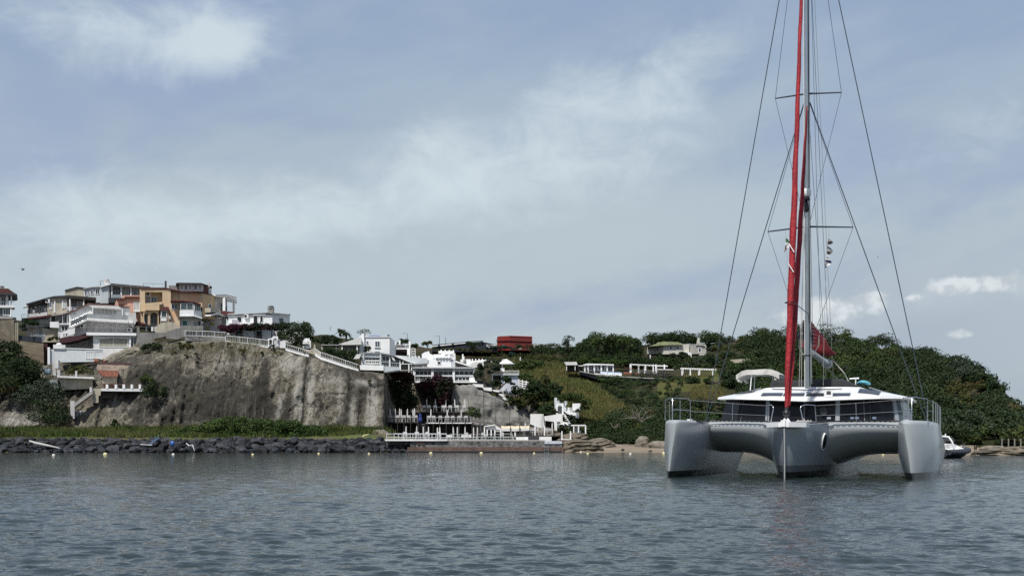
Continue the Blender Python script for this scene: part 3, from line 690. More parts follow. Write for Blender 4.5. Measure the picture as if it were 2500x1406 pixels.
    def wallq(mb, s0, s1, z0f, z1f, off=0, mi=0):
        st = sorted({s0, s1, *[k for k in range(1, 10) if s0 < k < s1]})
        for k in range(len(st)-1):
            q = []
            for s, zf in ((st[k], z0f), (st[k+1], z0f), (st[k+1], z1f), (st[k], z1f)):
                pb_, pt_ = ringp(fb, s), ringp(ft, s); a = pb_[0]*(1-zf)+pt_[0]*zf; b = pb_[1]*(1-zf)+pt_[1]*zf; z = 1.80*(1-zf)+(ztop(a)+.05)*zf
                d = Vector((a, b-7.5)); d.normalize(); q.append((B.W(a+d.x*off, b+d.y*off, z), B.W(a+d.x*(off-.03), b+d.y*(off-.03), z)))
            vs = [x[0] for x in q]+[x[1] for x in q]; mb.hexa(vs, mi)
    def s_at(px):
        lo, hi = .5, 9.5
        for _ in range(40):
            mid = (lo+hi)/2; a, b = ringp(fb, mid); w = B.W(a, b, 0)
            if CX+w.x/w.y*F < px: lo = mid
            else: hi = mid
        return (lo+hi)/2
    m = MB(); wallq(m, 0, 10, 0, 1, -.05); wall = part(m, 'cabin_wall', cabin_in)
    cuts = [1.45, s_at(1757), s_at(1806), s_at(1873), s_at(1962), s_at(2044), s_at(2112), s_at(2186), 8.75]
    for k in range(len(cuts)-1):
        m = MB(); g = .035 if k in (0, 7) else .02
        wallq(m, cuts[k]+g, cuts[k+1]-g, .06, .93, 0); part(m, 'cabin_window', glassgrey if k in (0, 7) else boatglass, wall)
    for px in (1748, 1873, 2044, 2192):
        s = s_at(px); m = MB(); wd_ = .075 if px in (1748, 2192) else .055; wallq(m, s-wd_, s+wd_, .0, .96, .02); part(m, 'window_pillar', cabin_in, wall)
    for px in (2023, 2080, 2092, 2135): # vents and interior fittings seen against the glass
        s = s_at(px); m = MB(); wallq(m, s-.05, s+.05, .18, .26, .015); part(m, 'vent', steel, wall)
    s0, s1 = s_at(2124), s_at(2158); m = MB()
    for (q0, q1, z0, z1) in ((s0, s1, .08, .12), (s0, s1, .78, .82), (s0, s0+.03, .08, .82), (s1-.03, s1, .08, .82)): wallq(m, q0, q1, z0, z1, .012)
    part(m, 'window_hatch', blackp, wall)
    s = s_at(2011); a, b = ringp(fb, s); m = MB(); cc_ = B.W(a, b-.0, 2.22); oval(m, cc_-B.bx*.0, B.ax, Vector((0, .15, 1)).normalized(), .13, .15, .03); part(m, 'glass_reflection_oval', blackp, wall)  # black oval drawn as a porthole-shaped reflection in the cabin glass
    # roof
    rim = full([(0, 4.50), (1.4, 4.58), (2.5, 4.98), (3.32, 6.0), (3.45, 7.5), (3.4, 10.9)]); inn = full([(0, 6.3), (.8, 6.3), (1.45, 6.38), (1.85, 6.7), (1.9, 7.8), (1.85, 10.6)])
    def rz(a): return 2.56+.13*min(1, abs(a)/3.3)
    R0 = [B.W(a*.93, 7.5+(b-7.5)*.93, rz(a)-.02) for a, b in rim]; R1 = [B.W(a, b, rz(a)) for a, b in rim]; R2 = [B.W(a*.995, 7.5+(b-7.5)*.995, rz(a)+.075) for a, b in rim]
    R3 = [B.W(a, b, 3.07) for a, b in inn]; R4 = [B.W(a*.9, 7.5+(b-7.5)*.9, 3.13) for a, b in inn]; RC = [B.W(0, 8.2, 3.15)]*len(rim)
    m = MB(); m.grid([R0, R1, R2, R3, R4, RC], smooth=False); roof = part(m, 'cabin_roof', gelw)
    bvh = BVHTree.FromPolygons([Vector(v) for v in m.v], m.f)
    eye = Vector((0, 0, H))
    def onroof(px, py, lift=.015):
        for q_ in range(60):
            if bvh.ray_cast(eye, Vector(((px-CX)/F, 1, (HZ-py)/F)).normalized())[0] is not None: break
            py += .25
        d = Vector(((px-CX)/F, 1, (HZ-py)/F)).normalized(); h = bvh.ray_cast(eye, d)
        if h[0] is None: return None
        nn = h[1] if h[1].z > 0 else -h[1]; return h[0]+nn*lift
    def roofquad(name, corners, m_, th=.02):
        P = [onroof(*c) for c in corners]
        if any(p is None for p in P): print('roof miss', name, corners, [p is None for p in P]); return
        mb = MB(); up = Vector((0, 0, th)); mb.hexa(P+[p+up for p in P]); return part(mb, name, m_, roof)
    cr = lambda x, y: (1600+x*.3, 860+y*.3)
    for q in (((858, 357), (1028, 357), (1040, 336), (876, 336)), ((1036, 357), (1210, 357), (1216, 337), (1052, 337)), ((1224, 357), (1372, 357), (1372, 338), (1240, 338)), ((1444, 357), (1582, 356), (1590, 337), (1444, 338))):
        roofquad('solar_panel', [cr(*c) for c in q], solar)
    roofquad('solar_panel', [cr(*c) for c in ((650, 345), (790, 326), (826, 300), (716, 318))], solar)
    roofquad('solar_panel', [cr(*c) for c in ((1648, 330), (1818, 349), (1836, 322), (1664, 300))], solar)
    hq = roofquad('roof_hatch', [cr(*c) for c in ((1382, 368), (1440, 368), (1438, 326), (1384, 326))], gelw, .05)
    roofquad('hatch_glass', [cr(*c) for c in ((1392, 360), (1430, 360), (1428, 333), (1394, 333))], glassgrey, .065)
    for q in ((952, 308, 1240, 316), (1240, 316, 1520, 306)):
        P0, P1 = onroof(*cr(q[0], q[1]), .05), onroof(*cr(q[2], q[3]), .05)
        if P0 and P1: mb = MB(); mb.tube([P0, P1], .018, 6); part(mb, 'track', blackp, roof)
    m = MB(); q = [(a*.86, 7.5+(b-7.5)*.93) for a, b in rim]
    for sg in (-1, 1):
        pts = [B.W(sg*3.28, 6.2, 2.76), B.W(sg*2.6, 6.6, 2.93), B.W(sg*1.95, 7.2, 3.14)]; m.tube(pts, .018, 6)
    part(m, 'handrail', steel, roof)
    # dark cover behind the mast and deck fittings
    m = MB(); P = []
    for a in (-1.75, -1.7, -.9, 0, .9, 1.75, 1.8):
        e = abs(a) > 1.72; P.append([B.W(a, 8.0, 3.1), B.W(a, 8.0, 3.12 if e else 3.40+.02*math.sin(a*3)), B.W(a, 8.3, 3.12 if e else 3.50+.03*math.sin(a*2)), B.W(a, 10.2, 3.12 if e else 3.48), B.W(a, 10.3, 3.1)])
    m.grid(P, smooth=False); part(m, 'flybridge_cover', mat('charcoal_canvas', (.022, .023, .025), .85, .2, 4))
    a9 = B.a(2089, 8.6); z9 = 3.12; m = MB(); m.tube([B.W(a9, 8.6, z9), B.W(a9, 8.6, z9+.42)], .025, 6); m.tube([B.W(a9-.22, 8.6, z9+.40), B.W(a9+.12, 8.6, z9+.42)], .035, 6); m.tube([B.W(a9-.34, 8.6, z9+.02), B.W(a9-.34, 8.6, z9+.16), B.W(a9, 8.6, z9+.14)], .02, 6); part(m, 'deck_winch', gelw)
    # mast
    def mb_(z): return 5.5-.025*(z-3)
    m = MB(); rows = []
    for z in (3.05, 8, 13, 18, 22.6):
        k = 1 if z < 14 else 1-.3*(z-14)/8.6; rows.append([B.W(.105*k*math.cos(t), mb_(z)+.17*k*math.sin(t), z) for t in [2*math.pi*i/16 for i in range(16)]])
    m.grid(rows, wrap=True); m.add(rows[-1], [tuple(range(16))]); mast = part(m, 'mast', alu)
    for sg in (-1, 1):
        m = MB(); m.tube([B.W(sg*.09, mb_(3.1)-.12, 3.1), B.W(sg*.085, mb_(18)-.12, 18)], .012, 4); part(m, 'sail_track', darkmetal if sg > 0 else gelw, mast)
    m = MB(); m.box(B, -.13, .13, mb_(4.3)-.2, mb_(4.3)+.2, 4.18, 4.22); part(m, 'mast_band', blackp, mast)
    zr = B.z(472, 0, 5); m = MB(); c = B.W(0, mb_(zr)-.38, zr); m.lathe(c, [(.10, -.16), (.16, -.13), (.185, -.06), (.19, .04), (.18, .10), (.14, .13), (0.01, .14)], 18); rd = part(m, 'radar_dome', gelw, mast)
    m = MB(); m.box(B, -.12, .12, mb_(zr)-.5, mb_(zr)-.1, zr-.22, zr-.15); part(m, 'radar_bracket', darkmetal, mast)
    zl = B.z(503, 0, 5); m = MB(); m.lathe(B.W(0, mb_(zl)-.24, zl), [(.04, -.2), (.085, -.15), (.085, 0), (.06, .12), (.03, .22)], 10); part(m, 'steaming_light', blackp, mast)
    # spreaders
    z1, z2 = 8.74, 13.4; tips = {}
    for z, hs, sw in ((z1, 1.50, .70), (z2, 1.15, .30)):
        for sg in (-1, 1):
            t = B.W(sg*hs, mb_(z)+sw, z+.02); tips[(z, sg)] = t; m = MB(); m.tube([B.W(sg*.08, mb_(z), z), t], [.034, .024], 8, flat=.6); part(m, 'spreader', roped, mast)
    mh = B.W(0, mb_(22), 22.0); m2 = B.W(0, mb_(13.1), 13.1)
    def wire(pts, r_, name='shroud', mt=roped, n=5): m = MB(); m.tube(pts, r_, n, cap=False); return part(m, name, mt, recalc=False)
    for sg in (-1, 1):
        cp = B.W(sg*4.0, 7.0, 1.84); cp2 = B.W(sg*3.95, 6.9, 1.84); wire([cp, mh], .017); wire([cp2, m2+B.ax*.1*sg], .017)
        wire([tips[(z1, sg)], m2+B.ax*.08*sg], .008); wire([tips[(z1, sg)], B.W(sg*.1, mb_(4.6), 4.6)], .008); wire([tips[(z2, sg)], mh], .009); wire([tips[(z2, sg)], B.W(sg*.1, mb_(8.9), 8.95)], .008)
    wire([B.W(0, 14.2, 1.9), B.W(0, mb_(22)+.2, 22.2)], .008, 'topping_lift', ropew)
    # furled headsails: rounder in the middle, slack wraps
    def furled(p0, p1, prof, name, seed, sag=.0):
        r_ = random.Random(seed); pts, rs = [], []; n = 90
        for k in range(n+1):
            t = k/n; p = p0.lerp(p1, t); p = p+B.ax*(math.sin(t*math.pi)*sag+.003*math.sin(t*31+seed)); pts.append(p)
            rs.append(float(np.interp(t, [q[0] for q in prof], [q[1] for q in prof]))*(1+.07*(r_.random()-.5)+.03*math.sin(t*60)))
        m = MB(); m.tube(pts, rs, 12); o = part(m, name, sailred)
        for q in range(3):       # spiral seams of the sun strip
            m = MB(); w = []
            for k in range(n*2+1):
                t = k/(2*n); th = t*16+q*2.1; kk = min(n, int(t*n)); w.append(pts[kk].lerp(pts[min(n, kk+1)], t*n-kk)+(B.ax*math.cos(th)+B.bx*math.sin(th))*(rs[kk]+.002))
            m.tube(w, .010, 4, cap=False); part(m, 'seam', mat('seam_red', (.16, .006, .012), .8), o)
        return o
    j0 = B.W(0, .42, 2.20); zt = 19.5
    jt = B.W(0, .42+(mb_(22)-.42)*((zt-2.2)/(22-2.2)), zt)
    g = furled(j0, jt, [(0, .055), (.06, .085), (.16, .095), (.35, .102), (.5, .078), (.7, .058), (1, .04)], 'furled_genoa', 3, .02)
    m = MB(); m.tube([jt, mh], .02, 6); part(m, 'forestay', steel)
    furled(B.W(.07, .52, 2.3), B.W(.04, mb_(13)-.25, 12.9), [(0, .03), (.08, .06), (.3, .085), (.6, .075), (.8, .05), (1, .015)], 'furled_staysail', 5, .015)
    for t, lo in ((.262, .05), (.30, .05)):      # white telltale patches
        p = j0.lerp(jt, t)-B.bx*.15+B.ax*.02; m = MB(); m.tube([p-B.ax*.1+Vector((0, 0, .18)), p, p+B.ax*.07-Vector((0, 0, .12))], .018, 5); part(m, 'white_tie', gelw, g)
    p = j0.lerp(jt, .198); m = MB()
    m.tube([p+(B.ax*math.cos(t)+B.bx*math.sin(t))*.165 for t in [2*math.pi*k/12 for k in range(13)]], .018, 5); part(m, 'sheet_lashing', blackp, g)
    wire([p+B.ax*.12, B.W(.25, 3.6, 5.5), B.W(.2, 5.2, 4.4)], .016, 'jib_sheet')
    m = MB(); m.lathe(B.W(0, .40, 1.86), [(.04, 0), (.05, .1), (.11, .12), (.12, .24), (.06, .27), (.05, .38)], 14); part(m, 'furling_drum', blackp)
    m = MB()
    for k in range(5): m.tube([B.W(0, .40, 1.96), B.W(-.16+.08*k, .36, 1.70)], .022, 5)
    part(m, 'bow_shackles', gelw)
    m = MB()
    for k in range(9): m.tube([B.W(.30+.05*k, .5+.03*(k % 3), 1.78+.02*(k % 2)), B.W(.36+.05*k, .56, 1.83-.03*(k % 2))], .02, 5)
    part(m, 'coiled_rope', ropew)
    # boom and stacked mainsail in its red cover
    e0, e1 = B.W(0, 5.75, 4.42), B.W(-.02, 11.6, 4.28); m = MB(); m.tube([e0, e1], [.12, .13], 12); boom = part(m, 'boom', alu)
    m = MB()
    for q in (.94, .975, 1.0): p = e0.lerp(e1, q); d = (e1-e0).normalized(); m.tube([p+(B.ax*math.cos(t)+Vector((0, 0, 1))*math.sin(t))*.17 for t in [2*math.pi*k/14 for k in range(15)]], .022, 5)
    part(m, 'boom_end_block', gelw, boom)
    P = []
    for t in [0, .08, .2, .35, .5, .65, .8, .92, 1.0]:
        c = B.W(0, 5.95+5.7*t, 0); zt_ = 5.55-.75*t-.15*math.sin(t*3.1); zb_ = 4.50; w = .50*math.sin(min(1, t*4+.18)*math.pi/2)*(1-.30*t); zb_ += .12*t if t > .9 else 0
        if t == 1.0: zt_ -= .18; w *= .7
        row = []
        for (x, zz) in ((0, 0), (.55, .03), (1.0, .22), (.95, .42), (.75, .62), (.4, .86), (.12, 1), (-.12, 1), (-.4, .86), (-.75, .62), (-.95, .42), (-1, .22), (-.55, .03)):
            fold = 1+.05*math.sin(t*22+zz*9); row.append(B.W(x*w*fold, 5.95+5.7*t, zb_+(zt_-zb_)*zz))
        P.append(row)
    m = MB(); m.grid(P, wrap=True); n = len(P[0]); m.add(P[-1], [tuple(range(n))]); sb = part(m, 'mainsail_cover', sailred)
    m = MB(); m.add([p-B.bx*.01 for p in P[0]], [tuple(range(n))]); part(m, 'stacked_mainsail', mat('shaded_sailcloth', (.05, .05, .055), .8, .4, 8), sb)
    m = MB(); r_ = random.Random(2)
    for k in range(7):
        zz = 4.55+.13*k; m.tube([B.W(-.30+.02*k, 5.84, zz), B.W((.05 if k % 2 else -.05), 5.74, zz+.07), B.W(.32-.02*k, 5.84, zz+.02)], .007, 4)
    m.tube([B.W(-.33, 5.86, 4.9), B.W(-.36, 5.82, 4.55), B.W(-.16, 5.8, 4.2)], .018, 5); m.tube([B.W(.34, 5.86, 4.95), B.W(.34, 5.82, 4.6), B.W(.13, 5.8, 4.25)], .018, 5)
    part(m, 'cover_lacing', ropew, sb)
    m = MB(); m.lathe(B.W(-.22, 5.62, 4.75), [(.05, 0), (.17, .06), (.18, .22), (.1, .33)], 10); m.lathe(B.W(-.16, 5.66, 5.08), [(.05, 0), (.10, .06), (.08, .3), (.03, .4)], 8); part(m, 'bundled_sail_head', blackp, sb)
    # vertical running rigging around the mast
    for a, zb_, zt2, mt_ in ((-.28, 3.1, 8.7, ropew), (-.2, 3.1, 12.9, ropew), (.16, 3.2, 13.2, ropew)): wire([B.W(a, 5.3, zb_), B.W(a*.3, 5.1, zt2)], .010, 'halyard', mt_)
    for k, (tt, zt2) in enumerate(((.30, 8.8), (.42, 13.0), (.52, 13.2), (.66, 20), (.98, 22))):
        p = e0.lerp(e1, tt); off = B.ax*(.30 if k % 2 else -.26)
        wire([p+off*.9+Vector((0, 0, .35 if tt < .6 else .2)), B.W(.03, mb_(zt2)+.1, zt2)], .008, 'lazy_jack', roped)
    wire([B.W(.3, 9.9, 4.4), B.W(.9, 9.0, 3.75), B.W(a9-.15, 8.6, 3.2)], .018, 'main_sheet', ropew)
    wire([e0.lerp(e1, .92)-Vector((0, 0, .15)), B.W(.0, 10.3, 3.55)], .012, 'boom_tackle', ropew); wire([e0.lerp(e1, .92)-Vector((0, 0, .15)), B.W(.6, 10.5, 3.5)], .012, 'boom_tackle', ropew)
    # helm canopy on its frame
    a0, a1 = B.a(1804, 9.0), B.a(1908, 9.0); za = B.z(899, (a0+a1)/2, 9.0); P = []
    for i in range(9):
        u = i/8; a = a0+(a1-a0)*u; row = []
        for j in range(6):
            v_ = j/5; edge_ = max(abs(2*u-1), abs(2*v_-1)); z = za-.03-.20*abs(2*u-1)**3.6-.05*abs(2*v_-1)**2+.06*math.sin(u*9+v_*5)*.25
            row.append(B.W(a, 8.4+1.9*v_, z))
        P.append(row)
    m = MB(); m.grid(P); Q = [[p-Vector((0, 0, .05+(.12 if i_ in (0, 8) or j_ in (0, 5) else .06))) for j_, p in enumerate(r_)] for i_, r_ in enumerate(P)]; m.grid(Q)
    for path in ([(P[0][j], Q[0][j]) for j in range(6)], [(P[-1][j], Q[-1][j]) for j in range(6)], [(P[i][0], Q[i][0]-Vector((0, 0, .02))) for i in range(9)], [(P[i][-1], Q[i][-1]) for i in range(9)]):
        m.grid([[a for a, b in path], [b for a, b in path]])
    bim = part(m, 'helm_canopy', mat('sun_bleached_canopy', (.50, .49, .46), .8, .12, 2))
    r_ = random.Random(4)
    for (u0, u1) in ((0, .14), (.86, 1)):      # slack corners of cloth
        m = MB()
        for j in range(6):
            a = a0+(a1-a0)*(u0+u1)/2+(r_.random()-.5)*.1; m.lathe(B.W(a, 8.45+.34*j, za-.52+r_.random()*.06), [(.01, -.04), (.05, -.02), (.06, .03), (.03, .08)], 8)
        part(m, 'canopy_valance', MATS['sun_bleached_canopy'], bim)
    fr_ = []
    for (px0, py0, px1, py1, bb) in ((1836, 903, 1831, 950, 8.5), (1843, 905, 1841, 944, 10.1), (1888, 908, 1898, 942, 8.5), (1887, 912, 1883, 942, 10.1)):
        A0, A1 = B.a(px0, bb), B.a(px1, bb); m = MB(); m.tube([B.W(A0, bb, B.z(py0, A0, bb)), B.W(A1, bb, 3.0)], .022, 6); part(m, 'canopy_pole', whitemetal, bim)
    # pulpits, stanchions and lifelines
    def loop(pts, name='pulpit', r_=.016): m = MB(); m.tube(pts, r_, 7); return part(m, name, steel)
    for sg in (-1, 1):
        loop([B.W(sg*.52, .55, 1.72), B.W(sg*.42, .5, 2.2), B.W(sg*.44, .52, 2.28), B.W(sg*.55, .8, 2.33), B.W(sg*.75, 1.5, 2.33), B.W(sg*.78, 1.6, 1.72)])
        loop([B.W(sg*3.75, .75, 1.82), B.W(sg*3.75, .75, 2.52), B.W(sg*3.78, .85, 2.56), B.W(sg*3.45, 1.75, 2.57), B.W(sg*3.42, 1.95, 2.48), B.W(sg*3.42, 1.95, 1.84)])
        loop([B.W(sg*3.75, .75, 2.18), B.W(sg*3.42, 1.95, 2.18)]); loop([B.W(sg*4.18, 1.5, 1.84), B.W(sg*4.18, 1.5, 2.52), B.W(sg*3.78, .85, 2.56)])
        st = [(3.62, 1.3), (4.3, 2.6), (4.33, 4.2), (4.33, 6.0), (4.33, 8.0), (4.3, 10.0), (4.2, 12.0)]
        if sg < 0: st = st[:2]
        for a, b in st: loop([B.W(sg*a, b, 1.8 if b < 9 else 1.6), B.W(sg*a, b, 2.50)], 'stanchion', .016 if sg > 0 else .010)
        for zz in (2.48, 2.16):
            m = MB(); m.tube([B.W(sg*4.18, 1.5, zz)]+[B.W(sg*a, b, zz) for a, b in st[1:]], .005 if sg < 0 else .008, 5, cap=False); part(m, 'lifeline', wire_m)
        for z0, z1_ in ((2.52, 2.32), (2.15, 2.0)):
            m = MB(); m.tube([B.W(sg*3.42, 1.95, z0), B.W(sg*1.9, 1.9, (z0+z1_)/2-.02), B.W(sg*.78, 1.6, z1_)], .005, 5, cap=False); part(m, 'lifeline', wire_m)
        loop([B.W(sg*2.0, 1.9, 1.75), B.W(sg*1.98, 1.9, 2.43)], 'stanchion', .008)
        m = MB(); m.box(B, sg*3.5-.1, sg*3.5+.1, 2.2, 2.3, 1.83, 1.89); part(m, 'mooring_cleat', gelw)
    return root, tips, a9
boat, TIPS, A9 = build_boat()

# things carried by the boat
m = MB(); P = []
a0 = B.a(2096, 9.2); a1 = B.a(2129, 9.2); nn = 9
for i in range(nn):
    u = i/(nn-1); w = .32*math.sin(math.pi*min(max(u*.94+.03, 0), 1))**.6; t = .085*math.sin(math.pi*min(u*.9+.08, 1))**.5; c = B.W(a0+(a1-a0)*u, 8.7, 3.36+.03*math.sin(u*4))
    P.append([c+B.bx*w*math.cos(k)+Vector((0, 0, t*math.sin(k))) for k in [2*math.pi*q/12 for q in range(12)]])
m.grid(P, wrap=True); o = m.build('paddle_board', mat('turquoise_paddle_board', (.10, .36, .46), .4, .08, 3)); tag(o, 'turquoise blue paddle board lying on the cabin roof of the trimaran', 'paddle board')
def flag(px, ptop, pbot, wpx, bands, label, cat, Y, twist=1, name='flag', group=None):
    s = Y/F; z0, z1 = PZ(pbot, Y), PZ(ptop, Y); x = PX(px, Y); m = MB(); n = len(bands); mats_ = []
    rows = []
    for i in range(9):
        t = i/8; row = []
        for j in range(n+1):
            u = j/n; row.append(Vector((x+wpx*s*(u-.5)*(1-.35*t)*twist+.05*t, Y+.05*math.sin(u*5+t*4), z1+(z0-z1)*t-.10*u*t)))
        rows.append(row)
    vs = [p for r_ in rows for p in r_]; fs = []; mi = []
    for i in range(8):
        for j in range(n): fs.append((i*(n+1)+j, i*(n+1)+j+1, (i+1)*(n+1)+j+1, (i+1)*(n+1)+j)); 
    for i in range(8):
        for j in range(n): mi.append(j if not callable(bands[j]) else 0)
    m.v = [tuple(v) for v in vs]; m.f = fs; m.m = mi; m.sm = [True]*len(fs)
    ms = [mat('flag_'+b[0], b[1], .8, .1, 4) for b in bands]
    o = m.build(name, ms, recalc=False); return tag(o, label, cat, group)
GRN, WHT, RDD, NAV, BLK = ('green', (.02, .12, .04)), ('white', (.6, .6, .6)), ('red', (.12, .015, .02)), ('navy', (.012, .02, .06)), ('dark_grey', (.05, .05, .055))
def hanging(px, ptop, pbot, wpx, stripes, label, name, Y):
    """A limp flag hanging from a halyard, its stripes running down it."""
    s = Y/F; m = MB(); N_ = len(stripes)*3; rows = []
    for i in range(N_+1):
        t = i/N_; w = wpx*s*(.45+.55*math.sin(math.pi*min(t*1.1, 1)))*(1 if t < .9 else .75)
        rows.append([Vector((PX(px, Y)+w*(u-.5)+.09*math.sin(t*5)*(1 if u > .5 else .3), Y+.04*math.sin(u*6+t*7), PZ(ptop+(pbot-ptop)*t, Y)-.06*u)) for u in (0, .33, .66, 1)])
    for i in range(N_):
        m.add(rows[i]+rows[i+1], [(j, j+1, 5+j, 4+j) for j in range(3)], i//3, True)
    o = m.build(name, [mat('flag_'+b[0], b[1], .8, .1, 4) for b in stripes], recalc=False)
    m2 = MB(); m2.tube([at(px-1, ptop-26, Y), at(px, ptop, Y)], .006, 4); return tag(o, label, 'flag')
hanging(1920, 580, 613, 8, [GRN, WHT, RDD], 'limp green, white and red courtesy flag under the left lower spreader', 'courtesy_flag', 43.9)
hanging(2024, 581, 600, 9, [('grey', (.3, .3, .31)), BLK, ('grey', (.3, .3, .31))], 'top pale and dark signal flag hanging under the right lower spreader', 'signal_flag', 43.6)
hanging(2023, 601, 625, 11, [NAV, ('grey', (.3, .3, .31)), BLK, WHT], 'middle pointed signal flag hanging under the right lower spreader', 'signal_flag', 43.6)
hanging(2019, 627, 652, 12, [WHT, NAV, WHT, NAV], 'lowest navy signal flag with white bands hanging under the right lower spreader', 'signal_flag', 43.6)
m = MB(); m.tube([at(2024, 556, 43.6), at(2023, 600, 43.6), at(2017, 655, 43.6), at(2012, 800, 43.6), at(2010, 942, 44)], .006, 4, cap=False); tag(m.build('flag_halyard', ropew, recalc=False), 'thin flag halyard running down from the right lower spreader', 'rope')
m = MB(); m.tube([at(1917, 563, 43.9), at(1921, 615, 43.9), at(1924, 740, 43.9)], .006, 4, cap=False); tag(m.build('flag_halyard', ropew, recalc=False), 'thin flag halyard running down from the left lower spreader', 'rope')
# ---------------------------------------------------------------- houses on the cliff
CROPS = {1: (0, 670, 3.0556), 2: (40, 670, 6.1125), 3: (320, 670, 5.625), 4: (740, 780, 5.624), 5: (980, 800, 5.624), 6: (900, 940, 5.952), 7: (1150, 900, 5.952), 8: (1350, 780, 5.556), 0: (0, 0, 1)}
class Cor(float):
    """A house corner: its a coordinate, with the depth b where the oblique side wall starts."""
class Ho:
    """A building. Outlines are measured on its own wall planes; side walls run back obliquely from a corner."""
    def __init__(s, crop, name, x, y, Y, yaw, label, cat='house', group=None):
        s.k = CROPS[crop]; px = s.u(x); s.fr = Fr(px, Y, -math.degrees(math.atan((px-CX)/F))+yaw*.08); z = s.fr.z(s.v(y)); s.root = thing(name, s.fr.W(0, 0, z), label, cat, group) if name else None
    def u(s, x): return s.k[0]+x/s.k[2]
    def v(s, y): return s.k[1]+y/s.k[2]
    def cor(s, x, b=0):
        c = Cor(s.fr.a(s.u(x), b)); c.b = b; return c
    def pt(s, x, y, b):
        a = s.fr.a(s.u(x), b); return s.fr.W(a, b, s.fr.z(s.v(y), a, b))
    def spt(s, x, y, c):
        b = c.b
        for _ in range(12): b = c.b+abs(s.fr.a(s.u(x), b)-c)*1.5
        return s.pt(x, y, b)
    def _ext(s, P, d, name, m, parent):
        n = len(P); mb = MB(); mb.add(P+[p+d for p in P], [(k, (k+1) % n, n+(k+1) % n, n+k) for k in range(n)]+[tuple(range(n)), tuple(range(n, 2*n))])
        return mb.build(name, m, parent or s.root)
    def p(s, name, pts, b0, b1, m, parent=None): return s._ext([s.pt(q[0], q[1], b0+(q[2] if len(q) > 2 else 0)) for q in pts], s.fr.bx*(b1-b0), name, m, parent)
    def sout(s, side, x):
        sg = 1 if s.fr.a(s.u(x), side.b) > side else -1; return (s.fr.ax*1.5*sg-s.fr.bx).normalized()
    def sd(s, name, pts, c, dep, m, parent=None):
        """side wall: dep > 0 runs back into the house, dep < 0 stands out from it"""
        P = [s.spt(x, y, c) for x, y in pts]; d = s.fr.bx*dep if dep > 0 else s.sout(c, sum(q[0] for q in pts)/len(pts))*(-dep)
        return s._ext(P, d, name, m, parent)
    def r(s, name, x0, y0, x1, y1, b0, b1, m, parent=None): return s.p(name, [(x0, y0), (x1, y0), (x1, y1), (x0, y1)], b0, b1, m, parent)
    def win(s, q, b, glass=None, frame=None, name='window', mull=1, parent=None, side=None, sill=False):
        """q: (x0, y0, x1, y1) or four corners from top left clockwise."""
        if len(q) == 4 and not hasattr(q[0], '__len__'): q = [(q[0], q[1]), (q[2], q[1]), (q[2], q[3]), (q[0], q[3])]
        f = (lambda x, y: s.spt(x, y, side)) if side is not None else (lambda x, y: s.pt(x, y, b))
        out = (s.sout(side, sum(c[0] for c in q)/4) if side is not None else -s.fr.bx); P = [f(*c) for c in q]; mb = MB(); t = .07
        def bar(p0, p1, w, o0, o1):
            d = (p1-p0).normalized(); n_ = d.cross(out).normalized()*w; mb.hexa([p0-n_+out*o0, p1-n_+out*o0, p1+n_+out*o0, p0+n_+out*o0, p0-n_+out*o1, p1-n_+out*o1, p1+n_+out*o1, p0+n_+out*o1])
        for i in range(4): bar(P[i], P[(i+1) % 4], .045, -.02, t)
        for i in range(mull):
            k = (i+1)/(mull+1); bar(P[0].lerp(P[1], k), P[3].lerp(P[2], k), .03, -.02, t-.015)
        w = mb.build(name, frame or whitemetal, parent or s.root)
        mb2 = MB(); mb2.add([p-out*.1 for p in P]+[p+out*.02 for p in P], [(0, 1, 2, 3), (4, 5, 6, 7), (0, 1, 5, 4), (1, 2, 6, 5), (2, 3, 7, 6), (3, 0, 4, 7)])
        mb2.build('pane', glass or darkglass, w)
        if sill:
            mb3 = MB(); d = (P[2]-P[3]).normalized()*.08; dn = Vector((0, 0, -.07)); mb3.hexa([P[3]-d+dn, P[2]+d+dn, P[2]+d+dn+out*.16, P[3]-d+dn+out*.16, P[3]-d, P[2]+d, P[2]+d+out*.16, P[3]-d+out*.16]); mb3.build('sill', frame or whitemetal, w)
        return w
    def rail(s, pts, b, h=None, m=None, gap=.16, name='railing', side=None, rr=.022, solid=None, parent=None):
        """pts: crop points of the top rail from end to end; h in crop units."""
        f = (lambda x, y: s.spt(x, y, side)) if side is not None else (lambda x, y: s.pt(x, y, b))
        T_ = [f(x, y) for x, y in pts]; Bt = [f(x, y+h) for x, y in pts]; mb = MB(); mb.tube(T_, rr*1.5, 5); mb.tube([p+Vector((0, 0, .08)) for p in Bt], rr, 5)
        for i in range(len(T_)-1):
            L_ = (T_[i+1]-T_[i]).length; n = max(1, int(L_/gap))
            for k in range(n+1): mb.tube([T_[i].lerp(T_[i+1], k/n), Bt[i].lerp(Bt[i+1], k/n)], rr*(1.6 if k % 8 == 0 else .8), 4)
        o = mb.build(name, m or whitemetal, parent or s.root, recalc=False)
        if solid:
            m2 = MB()
            for i in range(len(T_)-1): m2.hexa([Bt[i], Bt[i+1], Bt[i+1]+s.fr.bx*.03, Bt[i]+s.fr.bx*.03, T_[i]-Vector((0, 0, .05)), T_[i+1]-Vector((0, 0, .05)), T_[i+1]-Vector((0, 0, .05))+s.fr.bx*.03, T_[i]-Vector((0, 0, .05))+s.fr.bx*.03])
            m2.build('panel', solid, o)
        return o
